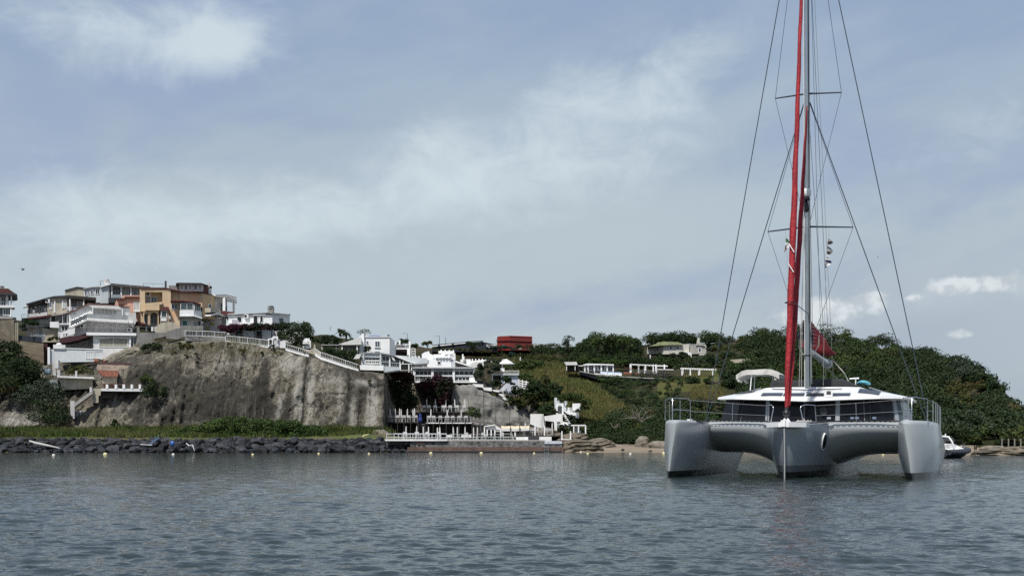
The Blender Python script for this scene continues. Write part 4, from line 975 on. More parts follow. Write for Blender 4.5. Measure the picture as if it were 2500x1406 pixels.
    def post(s, x, y0, y1, b, r_=.07, m=None, name='post'):
        p0 = s.pt(x, y1, b); p1 = p0.copy(); p1.z = s.pt(x, y0, b).z; mb = MB()
        mb.hexa([p0+Vector(q) for q in ((-r_, -r_, 0), (r_, -r_, 0), (r_, r_, 0), (-r_, r_, 0))]+[p1+Vector(q) for q in ((-r_, -r_, 0), (r_, -r_, 0), (r_, r_, 0), (-r_, r_, 0))])
        return mb.build(name, m or white2, s.root)
    def chimney(s, x, y0, y1, b, w=.3, m=None, cap=True):
        p0 = s.pt(x, y1, b); p1 = s.pt(x, y0, b); mb = MB(); V_ = Vector
        mb.hexa([p0+V_(q) for q in ((-w, -w, -.3), (w, -w, -.3), (w, w, -.3), (-w, w, -.3))]+[V_((p0.x, p0.y, p1.z))+V_(q) for q in ((-w, -w, 0), (w, -w, 0), (w, w, 0), (-w, w, 0))])
        if cap: mb.lathe((p0.x, p0.y, p1.z), [(w*1.4, .0), (w*1.5, .08), (w*1.1, .12), (w*.9, .28), (w*1.3, .34), (w*.3, .5)], 8)
        return mb.build('chimney', m or shade_white, s.root)
    def aircon(s, x, y, b, w=.45, side=None):
        c = s.pt(x, y, b) if side is None else s.spt(x, y, side); out = -s.fr.bx; al = s.fr.ax; mb = MB(); up = Vector((0, 0, .3))
        mb.hexa([c-al*w-up+out*.02, c+al*w-up+out*.02, c+al*w-up+out*.34, c-al*w-up+out*.34, c-al*w+up+out*.02, c+al*w+up+out*.02, c+al*w+up+out*.34, c-al*w+up+out*.34]); o = mb.build('air_conditioner', white2, s.root)
        mb = MB(); ring = [c-al*.1+out*.345+al*math.cos(t)*.2+Vector((0, 0, 1))*math.sin(t)*.2 for t in [k*math.pi/5 for k in range(10)]]; mb.add(ring+[p+out*.02 for p in ring], [tuple(range(10)), tuple(range(10, 20))]+[(k, (k+1) % 10, 10+(k+1) % 10, 10+k) for k in range(10)]); mb.build('fan_grille', blackp, o)

# 1. house cut by the left edge
h = Ho(1, 'clifftop_house', 60, 345, 184, -12, 'white balconied house with red tiled roof, cut off by the left edge of the photo')
h.r('wall', -140, 150, 60, 400, 1.0, 8, white); h.r('floor_slab', -140, 232, 108, 246, -.5, 3, white2); h.r('floor_slab', -140, 312, 92, 330, -.5, 3, slabc)
h.p('roof', [(-140, 108), (60, 104), (108, 138), (-140, 136)], -.6, 7, redroof); h.p('eaves_shadow_band', [(-140, 136), (108, 138), (128, 148), (112, 154), (-140, 152)], -1.0, 7, darkroof); h.r('roof_box', -140, 84, 30, 110, 1.5, 5, darkroof)  # dark slab below the red tiles stands for the roof's cast shadow
for x in (84, 52): h.post(x, 150, 236, -.3, .07)
h.post(82, 246, 314, -.3, .08)
h.rail([(-60, 204), (108, 204)], -.5, 30, gap=.3); h.rail([(4, 88), (70, 92)], -.4, 18, whitemetal, gap=.5)
h.win((-30, 160, 0, 232), 1.0); h.win((8, 170, 42, 232), 1.0); h.win((-40, 252, 20, 304), .98, glassgrey, mull=2); h.win((24, 252, 78, 304), -.0, glassgrey, mull=2)
h.r('parapet', 70, 320, 120, 350, .5, 3, concrete)

# 2. long two-storey house on the left
h = Ho(2, 'terraced_house', 460, 600, 189, -14, 'long cream two-storey house with dark balcony recesses and laundry, second building from the left', 'house')
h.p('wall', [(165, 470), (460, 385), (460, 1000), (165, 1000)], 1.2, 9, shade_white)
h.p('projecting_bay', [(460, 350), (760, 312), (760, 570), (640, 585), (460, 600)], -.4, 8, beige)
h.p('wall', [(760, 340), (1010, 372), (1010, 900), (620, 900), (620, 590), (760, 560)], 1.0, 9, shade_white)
h.p('roof', [(145, 436), (440, 350), (560, 322), (790, 308), (1190, 345), (1190, 385), (790, 345), (560, 340), (440, 366), (160, 452)], -.8, 9, darkroof)
h.p('gutter', [(95, 480), (180, 462), (180, 474), (100, 490)], -.6, 1, white2)
h.p('balcony_slab', [(75, 655), (190, 645), (460, 606), (640, 588), (800, 545), (800, 562), (640, 604), (460, 622), (190, 664), (75, 668)], -1.0, 2, slabc)
h.p('tile_canopy', [(80, 660), (460, 608), (520, 600), (520, 622), (80, 682)], -1.4, .5, redroof)
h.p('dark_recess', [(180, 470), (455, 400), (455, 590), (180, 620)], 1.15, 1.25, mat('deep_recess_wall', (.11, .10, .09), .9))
h.p('balcony_wall', [(185, 590), (460, 560), (460, 608), (185, 640)], -.6, -.45, shade_white); h.rail([(78, 600), (180, 588)], -.9, 56, whitemetal, gap=.3)
for q in ((215, 500, 235, 600), (280, 480, 306, 590), (340, 478, 372, 585), (400, 470, 450, 560)): h.win(q, 1.15, mull=0)
for k, (x, y, c_) in enumerate(((258, 548, (.5, .5, .5)), (330, 540, (.03, .03, .035)), (345, 560, (.05, .05, .06)), (430, 520, (.2, .2, .22)))):
    h.r('laundry', x-12, y-18, x+12, y+26, -.62, -.58, mat('laundry_%d' % k, c_, .9))
h.win((492, 420, 528, 520), -.4, shutter); h.win((700, 392, 742, 500), -.4, shutter)
h.p('corner_pilaster', [(560, 385), (582, 383), (582, 565), (560, 567)], -.5, -.35, white2); h.p('corner_pilaster', [(680, 380), (695, 379), (695, 510), (680, 512)], -.5, -.35, white2)
h.aircon(466, 395, -.4, .3); h.p('pergola_roof', [(790, 318), (1190, 348), (1190, 388), (790, 356)], -1.6, 3, darkwood)
for x in (800, 1005): h.post(x, 356, 545, -1.3, .08)
h.win((830, 392, 905, 500), 1.0); h.r('balcony_wall', 750, 480, 920, 535, -.9, -.7, shade_white); h.win((930, 400, 980, 480), 1.0, shutter)
h.p('wall', [(70, 682), (510, 640), (510, 770), (70, 800)], .2, 6, greyw)
for x in (100, 150, 200, 250, 300, 350): h.win((x, 668 if x > 150 else 676, x+26, 690), .2, glassgrey, mull=0)
h.p('lean_to', [(190, 690), (500, 668), (500, 735), (190, 760)], -.4, .2, mat('corrugated_sheet', (.27, .28, .27), .6, .15, 6, stretch=(6, 1, .2)))
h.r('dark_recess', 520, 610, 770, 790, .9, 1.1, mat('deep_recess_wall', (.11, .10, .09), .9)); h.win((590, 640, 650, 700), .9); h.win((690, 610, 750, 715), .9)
for x in (512, 690, 765): h.post(x, 600, 800, -.3, .07)
h.p('balcony', [(500, 706), (630, 704), (640, 796), (500, 790)], -1.2, .6, white2); h.r('wall', 620, 745, 800, 1000, -.9, 5, white); h.win((672, 765, 770, 840), -.9, darkglass, mull=1); h.r('floor_slab', 625, 728, 800, 748, -1.2, 2, white2)
h.p('wall', [(380, 800), (620, 830), (620, 1010), (380, 1010)], -.2, 4, beige)

# 3. grey house standing above
h = Ho(2, 'upper_house', 1250, 380, 204, -16, 'pale grey house with wide loggia on the skyline above the white balconied house')
h.p('wall', [(1005, 215), (1250, 178), (1250, 420), (1005, 420)], 0, 8, greyw); h.p('wall', [(1250, 180), (1372, 170), (1372, 430), (1250, 430)], -.8, 8, greyw)
h.p('wall', [(1372, 165), (1860, 190), (1860, 420), (1372, 420)], 1.6, 9, greyw)
h.p('roof', [(1245, 178), (1400, 130), (1860, 168), (2000, 186), (2000, 206), (1860, 190), (1400, 152), (1250, 192)], -1.2, 9, white2); h.p('roof_edge', [(1400, 130), (2000, 182), (2000, 190), (1400, 140)], -1.3, -1.2, darkroof)
h.p('roof', [(1000, 205), (1110, 186), (1250, 176), (1250, 190), (1110, 198), (1000, 222)], -.3, 7, slabc)
h.p('stair_tower', [(725, 235), (905, 188), (1040, 205), (1040, 330), (725, 330)], 1.0, 6, beige); h.p('roof', [(722, 230), (905, 182), (1045, 200), (1045, 210), (905, 194), (722, 242)], .8, 6.2, darkroof)
for q in ((1022, 248, 1052, 318), (1070, 246, 1092, 300), (1112, 240, 1142, 298), (1180, 222, 1240, 296)): h.win(q, 0, mull=1 if q[0] > 1150 else 0)
h.win((1440, 196, 1555, 345), 1.6, glassgrey, mull=2); h.win((1672, 225, 1700, 305), 1.6, mull=0); h.win((1752, 240, 1800, 312), 1.6); h.win((1815, 250, 1850, 312), 1.6)
for x in (1380, 1426, 1565, 1710): h.post(x, 150, 350, -.6, .08)
h.p('balcony_wall', [(1420, 300), (1560, 300), (1560, 350), (1420, 350)], -.7, -.55, mat('frosted_glass', (.25, .29, .30), .3, .1)); h.r('balcony_wall', 1575, 310, 1860, 352, -.7, -.55, salmon)
h.chimney(1350, 105, 160, 2, .35); h.post(1255, 98, 178, 1.5, .03, darkmetal, 'antenna'); h.r('antenna_arm', 1250, 96, 1305, 100, 1.45, 1.5, darkmetal)
h.r('water_tank', 1385, 360, 1480, 420, -2.2, -1, darkroof)

# 4. white house with wrap-round balcony
h = Ho(2, 'balconied_house', 1050, 1250, 178, -18, 'three-storey white house with wrap-round glass balcony and maroon awning below the others')
h.p('wall', [(785, 575), (1075, 440), (1690, 490), (1690, 700), (1075, 600), (785, 800)], 2.0, 10, white)
h.p('roof', [(780, 570), (1075, 425), (1685, 480), (1690, 494), (1075, 446), (785, 590)], 1.6, 10, mat('maroon_roof_edge', (.10, .05, .045), .8))
h.p('balcony_slab', [(800, 780), (1050, 648), (1740, 690), (1740, 724), (1050, 684), (815, 800)], -.6, 3.5, white2)
h.p('balcony_front', [(1050, 645), (1665, 680), (1665, 722), (1050, 682)], -.75, -.6, white)
h.rail([(815, 690), (1050, 586)], -.6, 86, steel, gap=.5, solid=mat('smoked_balcony_glass', (.13, .14, .14), .2, .15)); h.rail([(1050, 586), (1660, 612)], -.6, 58, steel, gap=.6, solid=mat('balcony_glass', (.30, .32, .32), .25, .12))
aw = h.p('awning', [(1080, 458), (1520, 470), (1590, 520), (1130, 490)], .4, 1.9, canvas)
h.post(1140, 490, 590, .2, .05); h.post(1582, 515, 612, .2, .05)
h.win((1130, 505, 1500, 600), 1.98, shutter, mull=5); h.win((1600, 545, 1640, 620), 1.98, shutter, mull=0); h.win((1016, 522, 1028, 552), 2.0, mull=0); h.win((866, 590, 888, 610), 2.0, mull=0)
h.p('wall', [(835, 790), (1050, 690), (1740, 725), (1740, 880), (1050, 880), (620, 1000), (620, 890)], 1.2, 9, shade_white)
h.p('terrace_wall', [(650, 880), (872, 790), (872, 880), (650, 960)], -.8, -.6, white); h.win((698, 878, 720, 930), -.8, mull=0); h.win((735, 872, 762, 925), -.8, mull=0)
h.rail([(770, 830), (872, 800)], -.75, 60, whitemetal, gap=.3); h.aircon(990, 770, 1.2, .35); h.aircon(1690, 830, 1.2, .35)
h.rail([(1050, 815), (1790, 830)], -1.3, 45, darkmetal, gap=.8)
h.p('terrace_slab', [(1045, 862), (1790, 875), (1790, 912), (1045, 905)], -1.8, 3, white2)
h.p('wall', [(1145, 905), (1815, 915), (1815, 1100), (1660, 1100), (1310, 1270), (1145, 1270)], -1.2, 7, white)
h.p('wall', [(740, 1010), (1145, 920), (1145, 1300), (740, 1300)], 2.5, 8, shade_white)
a_ = h.p('awning', [(630, 955), (800, 918), (1050, 905), (1090, 925), (900, 985), (740, 1015), (650, 1010)], -1.9, 2.4, maroon)
g_ = h.win((1235, 950, 1660, 1082), -1.2, mat('beige_blind', (.33, .32, .26), .8, .12, 3), mull=1); h.p('blind_valance', [(1235, 930), (1690, 938), (1690, 962), (1450, 950), (1235, 962)], -1.5, -1.2, canvas, g_)
h.win((1710, 935, 1790, 1075), -1.2, glassgrey); h.post(1700, 925, 1090, -1.4, .1)
h.p('garden_wall', [(575, 1095), (1290, 1115), (1290, 1190), (1225, 1300), (575, 1310)], -3.0, -2.6, mat('cool_white_wall', (.58, .61, .61), .8, .06)); h.p('wall_coping', [(570, 1090), (1295, 1112), (1295, 1124), (570, 1103)], -3.1, -2.5, white2)
h.win((1040, 1150, 1150, 1255), -3.0, mat('cool_white_wall', (.58, .61, .61)), name='gate', mull=2); h.win((1165, 1150, 1280, 1250), -3.0, mat('cool_white_wall', (.58, .61, .61)), name='gate', mull=0)
h.p('gate_pier', [(465, 1085), (500, 1085), (500, 1340), (465, 1340)], -3.3, -2.8, white2); h.p('garden_wall', [(500, 1120), (575, 1110), (575, 1330), (500, 1330)], -3.0, -2.7, greyw); h.p('porch', [(550, 1045), (730, 1050), (730, 1110), (550, 1105)], -3.2, -1, white)
h.p('dome', [(590, 1045), (605, 1025), (640, 1012), (665, 1028), (675, 1045)], -2.8, -2, white2)
h.p('corner_pier', [(1800, 785), (1838, 785), (1838, 1100), (1800, 1100)], -1.6, -.8, concrete)
h.p('brick_footing', [(1160, 1255), (1225, 1255), (1225, 1300), (1160, 1300)], -3.3, -2.9, terracotta); h.p('brick_footing', [(1290, 1260), (1330, 1260), (1330, 1300), (1290, 1300)], -3.3, -2.9, terracotta)
h.p('bay_balcony', [(1660, 590), (1780, 560), (1790, 700), (1740, 790), (1660, 700)], 0, 2, shade_white)

# 5. salmon annex and ochre-peach house
h = Ho(2, 'salmon_house', 1600, 560, 190, -10, 'low salmon pink house wedged between the white and the ochre houses')
h.p('wall', [(1470, 440), (1500, 372), (1610, 372), (1610, 345), (1860, 345), (1860, 700), (1470, 700)], 0, 7, salmon); h.p('roof', [(1495, 362), (1605, 360), (1620, 328), (1850, 330), (1850, 348), (1625, 346), (1610, 378), (1495, 378)], -.4, 7, redroof)
h.win((1755, 405, 1840, 540), 0, shutter, mull=3); h.p('balcony', [(1750, 540), (1850, 540), (1850, 556), (1750, 556)], -.8, 0, white2); h.rail([(1755, 480), (1845, 480)], -.8, 60, gap=.3); h.r('roof_box', 1525, 440, 1600, 456, -.6, .3, redroof)

h = Ho(3, 'ochre_house', 125, 790, 183, -20, 'ochre and peach house with recessed balcony, glazed veranda and penthouse, tallest on the cliff')
h.p('wall', [(125, 205), (545, 205), (545, 490), (125, 490)], 1.6, 9, ochre); h.p('wall', [(120, 200), (192, 205), (192, 490), (120, 490)], 0, 2, ochre); h.p('wall', [(192, 200), (545, 205), (545, 240), (192, 240)], 0, 2, ochre)
h.p('wall', [(430, 240), (545, 245), (545, 560), (430, 500)], 0, 2, ochre); h.p('balcony_front', [(192, 395), (430, 375), (430, 410), (388, 415), (388, 490), (192, 490)], -.5, .2, ochre)
h.p('roof', [(125, 178), (480, 180), (690, 228), (975, 236), (1160, 290, 4), (1160, 300, 4), (975, 250), (690, 240), (480, 196), (125, 200)], -.15, 9, redroof)
h.win((190, 300, 268, 395), 1.6, shutter, mull=0); h.win((275, 305, 352, 395), 1.6, glassgrey, mull=1, sill=True); h.aircon(240, 272, 1.6, .4)
h.p('wall', [(540, 215), (690, 238), (690, 470), (540, 470)], .8, 9, ochre)
h.p('wall', [(668, 245), (978, 252), (978, 450), (668, 450)], .6, 8, peach)
x1 = h.cor(978, .6)
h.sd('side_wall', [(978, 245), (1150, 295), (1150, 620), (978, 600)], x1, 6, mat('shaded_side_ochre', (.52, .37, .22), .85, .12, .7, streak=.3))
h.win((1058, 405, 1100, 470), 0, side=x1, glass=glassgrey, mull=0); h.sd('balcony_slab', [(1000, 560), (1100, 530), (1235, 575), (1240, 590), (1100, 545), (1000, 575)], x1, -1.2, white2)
h.sd('balcony_wall', [(1005, 462), (1140, 468), (1140, 530), (1005, 522)], x1, -1.1, beige)
# glazed veranda and ground floor
h.p('veranda_roof', [(545, 350), (660, 352), (870, 372), (960, 405), (960, 418), (870, 385), (660, 368), (540, 368)], -1.6, 1.5, redroof)
h.p('wall', [(540, 370), (668, 372), (668, 740), (540, 740)], -.2, 4, peach); h.win((552, 402, 642, 482), -.2, glassgrey, mull=1)
h.p('veranda_base', [(668, 490), (862, 492), (862, 562), (668, 562)], -1.4, 2, white2); h.win((680, 398, 852, 486), -1.35, glassgrey, mull=1); xv = h.cor(862, -1.4)
h.sd('veranda_side', [(862, 492), (965, 500), (965, 600), (862, 570)], xv, 2, white); h.win([(868, 405), (950, 425), (950, 500), (868, 495)], 0, side=xv, glass=glassgrey, mull=2)
h.p('floor_slab', [(668, 562), (870, 560), (975, 590), (975, 606), (870, 574), (668, 576)], -1.5, 2, white2)
h.p('wall', [(668, 576), (968, 590), (968, 730), (668, 730)], .4, 5, white); h.win((705, 632, 772, 705), .4, mat('teal_door', (.03, .16, .15), .5), mull=0); h.win((865, 650, 900, 720), .4); h.r('dark_tank', 925, 640, 952, 700, 0, .4, darkroof)
h.r('terrace_wall', 668, 705, 990, 760, -1.2, -1, concrete)
# arcade under the balcony
h.p('arcade', [(130, 490), (385, 492), (385, 510), (130, 510)], -.2, 3, ochre); h.r('back_wall', 130, 510, 400, 690, 2.6, 3, ochre)
def arch(h, x0, x1, yt, yb, b0, b1, m, name='arch', thick=14, parent=None):
    n = 10; cx_, rx = (x0+x1)/2, (x1-x0)/2; ry = min(rx*1.0, (yb-yt)*.5); inner = [(x0, yb)]+[(cx_-rx*math.cos(math.pi*k/n), yt+ry-ry*math.sin(math.pi*k/n)) for k in range(n+1)]+[(x1, yb)]
    outer = [(x1+thick, yb)]+[(x1+thick, yt-thick), (x0-thick, yt-thick)]+[(x0-thick, yb)]
    P = [h.pt(x, y, b0) for x, y in inner]; mb = MB(); d = h.fr.bx*(b1-b0); topz = h.pt(cx_, yt-thick, b0).z
    U = [Vector((p.x, p.y, topz)) for p in P]
    for k in range(1, len(P)-2):     # spandrel above the curve
        mb.hexa([P[k], P[k+1], P[k+1]+d, P[k]+d, U[k], U[k+1], U[k+1]+d, U[k]+d])
    for (xa, xb) in ((x0-thick, x0), (x1, x1+thick)):
        q = [h.pt(xa, yb, b0), h.pt(xb, yb, b0)]; u = [Vector((p.x, p.y, topz)) for p in q]; mb.hexa([q[0], q[1], q[1]+d, q[0]+d, u[0], u[1], u[1]+d, u[0]+d])
    return mb.build(name, m, parent or h.root)
arch(h, 178, 232, 530, 690, -.1, .4, ochre); arch(h, 262, 365, 520, 690, -.1, .4, ochre); h.win((185, 560, 225, 680), 2.55, mull=0); h.win((270, 560, 355, 680), 2.55, mull=1)
h.r('low_wall', 150, 690, 375, 712, -1.0, -.8, darkmetal)
for x in (210, 285, 300, 330): h.post(x, 712, 780, -.9, .06)
h.p('porch_tower', [(415, 470), (520, 470), (520, 690), (400, 690)], -.8, .8, mat('terracotta_render', (.36, .25, .18), .85, .2)); h.p('porch_roof', [(405, 495), (440, 442), (515, 445), (530, 495)], -1.1, .9, redroof); h.win((415, 500, 488, 590), -.8, glassgrey, mull=0); h.r('porch_base', 405, 600, 488, 640, -.95, -.8, white)
h.p('ruined_wall', [(330, 720), (420, 660), (520, 650), (600, 660), (650, 700), (650, 800), (330, 800)], -2.4, -1.8, beige)
h.p('canopy', [(95, 640), (190, 670), (215, 690), (95, 690)], -1.6, 0, redroof)
# penthouse
h.p('penthouse', [(660, 135), (955, 128), (955, 235), (660, 235)], 2.5, 7, shade_white); h.p('penthouse_roof', [(615, 122), (640, 112), (960, 116), (1112, 165, 3), (1112, 176, 3), (955, 132), (640, 130), (615, 128)], 1.8, 8, darkroof)
for x in (672, 730, 790, 862, 925): h.win((x, 142, x+44, 212), 2.5, glassgrey if x in (730, 862) else mat('beige_blind', (.33, .32, .26)), mull=0)
xp = h.cor(955, 2.5); h.sd('red_side_wall', [(992, 150), (1100, 180), (1108, 275), (992, 245)], xp, 3, redroof); h.sd('side_wall', [(955, 132), (992, 145), (992, 240), (955, 236)], xp, 3, shade_white); h.win([(1065, 195), (1098, 203), (1098, 270), (1065, 262)], 0, side=xp, glass=shutter, mull=0)
h.p('wall', [(520, 150), (660, 150), (660, 225), (520, 190)], 4, 8, concrete); h.chimney(475, 90, 180, 2, .12, darkmetal, False); h.chimney(1062, 112, 150, 4, .18, shade_white, False); h.rail([(170, 125), (440, 130)], 2, 60, darkmetal, gap=1.2, rr=.015)

# 6. white porch with columns
h = Ho(3, 'columned_house', 1165, 600, 190, -14, 'narrow white house with tall columned porch to the right of the ochre house')
h.p('wall', [(1120, 280), (1300, 300), (1300, 780), (985, 780), (985, 590), (1120, 560)], 1.2, 7, white); h.p('roof', [(1120, 262), (1160, 285), (1300, 280), (1450, 318), (1450, 332), (1300, 296), (1160, 298), (1120, 284)], -1.2, 6, white2); h.p('roof_edge', [(1160, 282), (1300, 276), (1455, 316), (1455, 322), (1300, 283), (1160, 288)], -1.25, -1.2, darkroof)
h.post(1278, 300, 500, -.9, .17); h.post(1410, 330, 520, .6, .15, shade_white); h.post(1166, 290, 560, -.6, .05); h.p('beam', [(1278, 300), (1430, 335), (1430, 352), (1278, 318)], -.8, -.6, white)
h.p('terrace_floor', [(1165, 500), (1425, 520), (1425, 560), (1165, 545)], -1.0, 5, white); h.p('red_parapet', [(1230, 498), (1420, 515), (1420, 530), (1310, 555), (1230, 545)], -1.1, -.95, redroof); h.win((1225, 390, 1255, 500), 1.2, mull=0); h.post(1305, 340, 500, 2, .14, shade_white)
h.r('seated_figure_chair', 1298, 440, 1318, 500, -.2, .2, darkmetal)
h.p('wall', [(990, 590), (1080, 540), (1240, 590), (1240, 770), (990, 770)], -.4, 1.4, shade_white); arch(h, 1045, 1085, 620, 720, -.5, -.3, shade_white); h.r('terrace_slab', 1160, 590, 1240, 600, -.8, 1, white2)
h.r('dark_planter', 1100, 655, 1130, 690, -.9, -.6, mat('yellow_drum', (.35, .28, .05), .6)); h.r('yellow_drum', 1035, 715, 1070, 765, -1.2, -.9, mat('yellow_drum', (.35, .28, .05), .6))

# 7. white bungalow over a creeper-covered pergola
h = Ho(3, 'white_bungalow', 1310, 900, 188, -8, 'long white bungalow with dark windows and stone chimney above a creeper-covered pergola')
h.p('wall', [(1335, 560), (1670, 552), (1940, 550), (1940, 900), (1310, 900), (1310, 700), (1335, 690)], 0, 8, white2)
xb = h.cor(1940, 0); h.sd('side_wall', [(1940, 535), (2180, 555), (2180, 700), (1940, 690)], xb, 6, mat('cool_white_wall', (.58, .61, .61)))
h.p('roof', [(1310, 555), (1340, 540), (1900, 525), (1945, 530), (2190, 545, 4), (2190, 556, 4), (1945, 548), (1340, 560)], -.25, 8, white2); h.p('roof_edge', [(1310, 550), (1900, 524), (2190, 544, 4), (2190, 550, 4), (1900, 531), (1310, 556)], -.3, -.25, darkroof)
h.win((1455, 582, 1518, 660), 0, mull=0); h.win((1680, 570, 1738, 690), 0, mull=0); h.win((1770, 575, 1812, 690), 0, mull=0); h.win([(2025, 592), (2092, 598), (2092, 668), (2025, 662)], 0, side=xb, mull=0); h.win((1385, 618, 1412, 660), 0, shutter, mull=0)
h.r('balcony_wall', 1305, 668, 1645, 696, -1.2, -1.05, white2); h.r('balcony_wall', 1785, 655, 1935, 694, -1.0, -.85, white2); h.r('balcony_floor', 1305, 694, 1940, 702, -1.2, .2, white2); h.r('awning', 1672, 548, 1850, 558, -1.2, -.6, canvas)
h.aircon(1583, 575, 0, .3); h.chimney(1920, 470, 545, 1.5, .42, concrete)
for q in ((1450, 780, 1530, 880), (1725, 780, 1795, 890), (2010, 780, 2070, 850)): h.win(q, 0, darkglass, darkmetal, mull=0, name='doorway')
h.p('lower_wall', [(1300, 770), (2200, 770), (2400, 840), (2400, 960), (1300, 960)], .5, 6, shade_white)
for x in (1310, 1440, 1540, 1700, 1930): h.post(x, 735, 880, -2.6, .06, wood)
h.p('laundry', [(1395, 620), (1475, 625), (1490, 690), (1385, 690)], -1.35, -1.28, mat('pale_patterned_cloth', (.45, .42, .47), .9, .3, 8))
# white arch shrine / steps on the cliff edge
h = Ho(3, 'garden_arch', 1960, 1000, 169, 0, 'small white arched garden gateway with scrolled top at the bend of the cliff railing', 'gateway')
arch(h, 1895, 1935, 890, 1000, 0, .4, white2, thick=12); arch(h, 1955, 2000, 870, 905, 0, .4, white2, thick=14); h.p('scroll', [(1920, 880), (1960, 845), (2020, 855), (2020, 900), (1985, 880), (1945, 900)], .05, .35, white2); h.p('wall', [(1880, 960), (2120, 900), (2120, 1010), (1880, 1005)], .4, .8, white); h.p('niche', [(1960, 905), (2010, 905), (2010, 960), (1960, 960)], -.1, .0, shade_white)
h = Ho(3, 'garden_store', 2400, 980, 176, -10, 'small stepped white block among the dark shrubs left of the palm', 'outbuilding')
h.r('wall', 2360, 905, 2470, 1010, 0, 2, white); h.r('step', 2375, 875, 2450, 905, .4, 2, white2); h.r('ledge', 2355, 940, 2440, 952, -.3, 0, white2); h.win((2370, 955, 2410, 975), 0, mull=0)

# 8. white villa
h = Ho(4, 'white_villa', 770, 470, 184, -10, 'white flat-roofed villa with sloping porch roof and square window, on the clifftop by the palm')
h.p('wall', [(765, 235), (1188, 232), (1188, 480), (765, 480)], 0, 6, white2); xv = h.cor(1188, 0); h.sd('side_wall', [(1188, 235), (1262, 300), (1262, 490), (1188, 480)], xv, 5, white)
h.p('parapet', [(765, 232), (1190, 230), (1190, 240), (765, 242)], -.15, 6, white2); h.win((868, 295, 895, 340), 0, mull=0); h.win((988, 298, 1054, 380), 0, glassgrey, mull=1, sill=True); h.p('tower_chimney', [(800, 195), (838, 195), (838, 300), (790, 300)], -.4, .8, white2); h.chimney(1172, 208, 235, 1.5, .15, darkmetal, False)
h.p('porch_roof', [(485, 338), (765, 250), (800, 250), (800, 345), (760, 345), (540, 350)], -1.5, 4, canvas); h.p('porch_wall', [(545, 350), (770, 350), (830, 450), (545, 450)], 1.0, 4, shade_white)
for x in (536, 742): h.post(x, 345, 450, -1.2, .09)
h.p('buttress', [(770, 300), (840, 290), (840, 460), (780, 460)], -.6, .2, white2); h.r('dark_awning', 250, 345, 490, 352, -1.4, 3, shade_white)
for x in (455, 260): h.post(x, 350, 440, -.8, .05)
h.r('doorway_head', 985, 440, 1050, 452, -.1, .1, darkmetal)
h.p('blue_pool_cover', [(900, 222), (1000, 215), (1080, 226), (1080, 232), (900, 232)], 2, 4, mat('blue_cover', (.12, .14, .34), .6))

# 9. white terrace house with roof deck, right of the villa
h = Ho(4, 'roof_deck_house', 1260, 480, 190, -6, 'small white house with railed roof deck and maroon awning right of the white villa')
h.r('deck_slab', 1250, 395, 1468, 408, -.8, 5, white2); h.rail([(1270, 345), (1455, 345)], -.8, 50, white2, gap=.18); h.r('awning', 1268, 416, 1450, 450, -.5, 1.5, maroon)
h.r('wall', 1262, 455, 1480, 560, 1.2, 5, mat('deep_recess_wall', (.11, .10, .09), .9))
for x, y0, y1 in ((1326, 282, 345), (1462, 298, 500), (1440, 408, 490), (1262, 305, 500)): h.post(x, y0, y1, -.7, .12, white2)
h.r('pier', 1435, 400, 1462, 490, -.6, .3, white2); h.r('stair_frame', 1488, 390, 1496, 520, -.5, -.4, white2); h.r('stair_frame', 1535, 395, 1543, 520, -.5, -.4, white2)
for y in (395, 430, 465, 500): h.r('landing', 1488, y, 1543, y+7, -.5, 1, white2)
h.r('shutter', 1498, 440, 1532, 500, -.2, -.1, beige)

# 10. glazed veranda house on the cliff edge
h = Ho(4, 'veranda_house', 820, 640, 169.5, -6, 'single-storey veranda house with glass fronts and striped balcony at the cliff edge')
h.p('wall', [(800, 462), (1070, 470), (1070, 640), (800, 630)], 1.4, 6, greyw); h.p('roof', [(770, 462), (830, 448), (1060, 452), (1240, 480), (1340, 540), (1520, 600), (1520, 612), (1240, 500), (1060, 468), (800, 465)], -.5, 6, mat('grey_sheet_roof', (.25, .26, .27), .6, .1, 2)); h.p('fascia', [(800, 455), (1070, 460), (1075, 520), (800, 512)], -.3, .1, mat('pale_blue_grey', (.45, .49, .51), .6, .05))
h.p('awning', [(735, 475), (800, 470), (775, 535), (690, 540)], -1.3, -.6, canvas); h.win((845, 525, 1050, 612), .4, glassgrey, mull=3); st = h.rail([(850, 565), (1048, 566)], -.4, 46, white2, gap=.28, rr=.05)
for x in (828, 1064): h.post(x, 462, 625, -.35, .11, mat('pale_blue_grey', (.45, .49, .51)))
h.p('balcony_base', [(775, 618), (1105, 628), (1105, 700), (785, 690)], -.8, 3, white2)
h.p('wall', [(1070, 480), (1340, 560), (1340, 700), (1105, 700), (1070, 640)], .8, 6, glassgrey)
h.win([(1085, 495), (1182, 510), (1182, 572), (1085, 565)], .3, darkglass, mull=1); h.p('awning', [(1212, 508), (1250, 530), (1268, 572), (1232, 556)], -.6, -.1, canvas)
for x, y0 in ((1190, 505), (1330, 560)): h.post(x, y0, 660, -.1, .08, white2)
h.rail([(1075, 580), (1330, 600)], -.6, 60, mat('pale_blue_grey', (.45, .49, .51)), gap=.25); h.p('balcony_base', [(1100, 640), (1330, 655), (1330, 690), (1105, 725)], -.6, 3, mat('pale_blue_grey', (.45, .49, .51)))
h.p('big_roof', [(1240, 490), (1380, 498), (1700, 535), (1720, 600), (1520, 612), (1490, 600)], .6, 7, greyw); h.p('roof_edge', [(1245, 495), (1260, 490), (1545, 600), (1530, 612)], -.3, .6, white2)
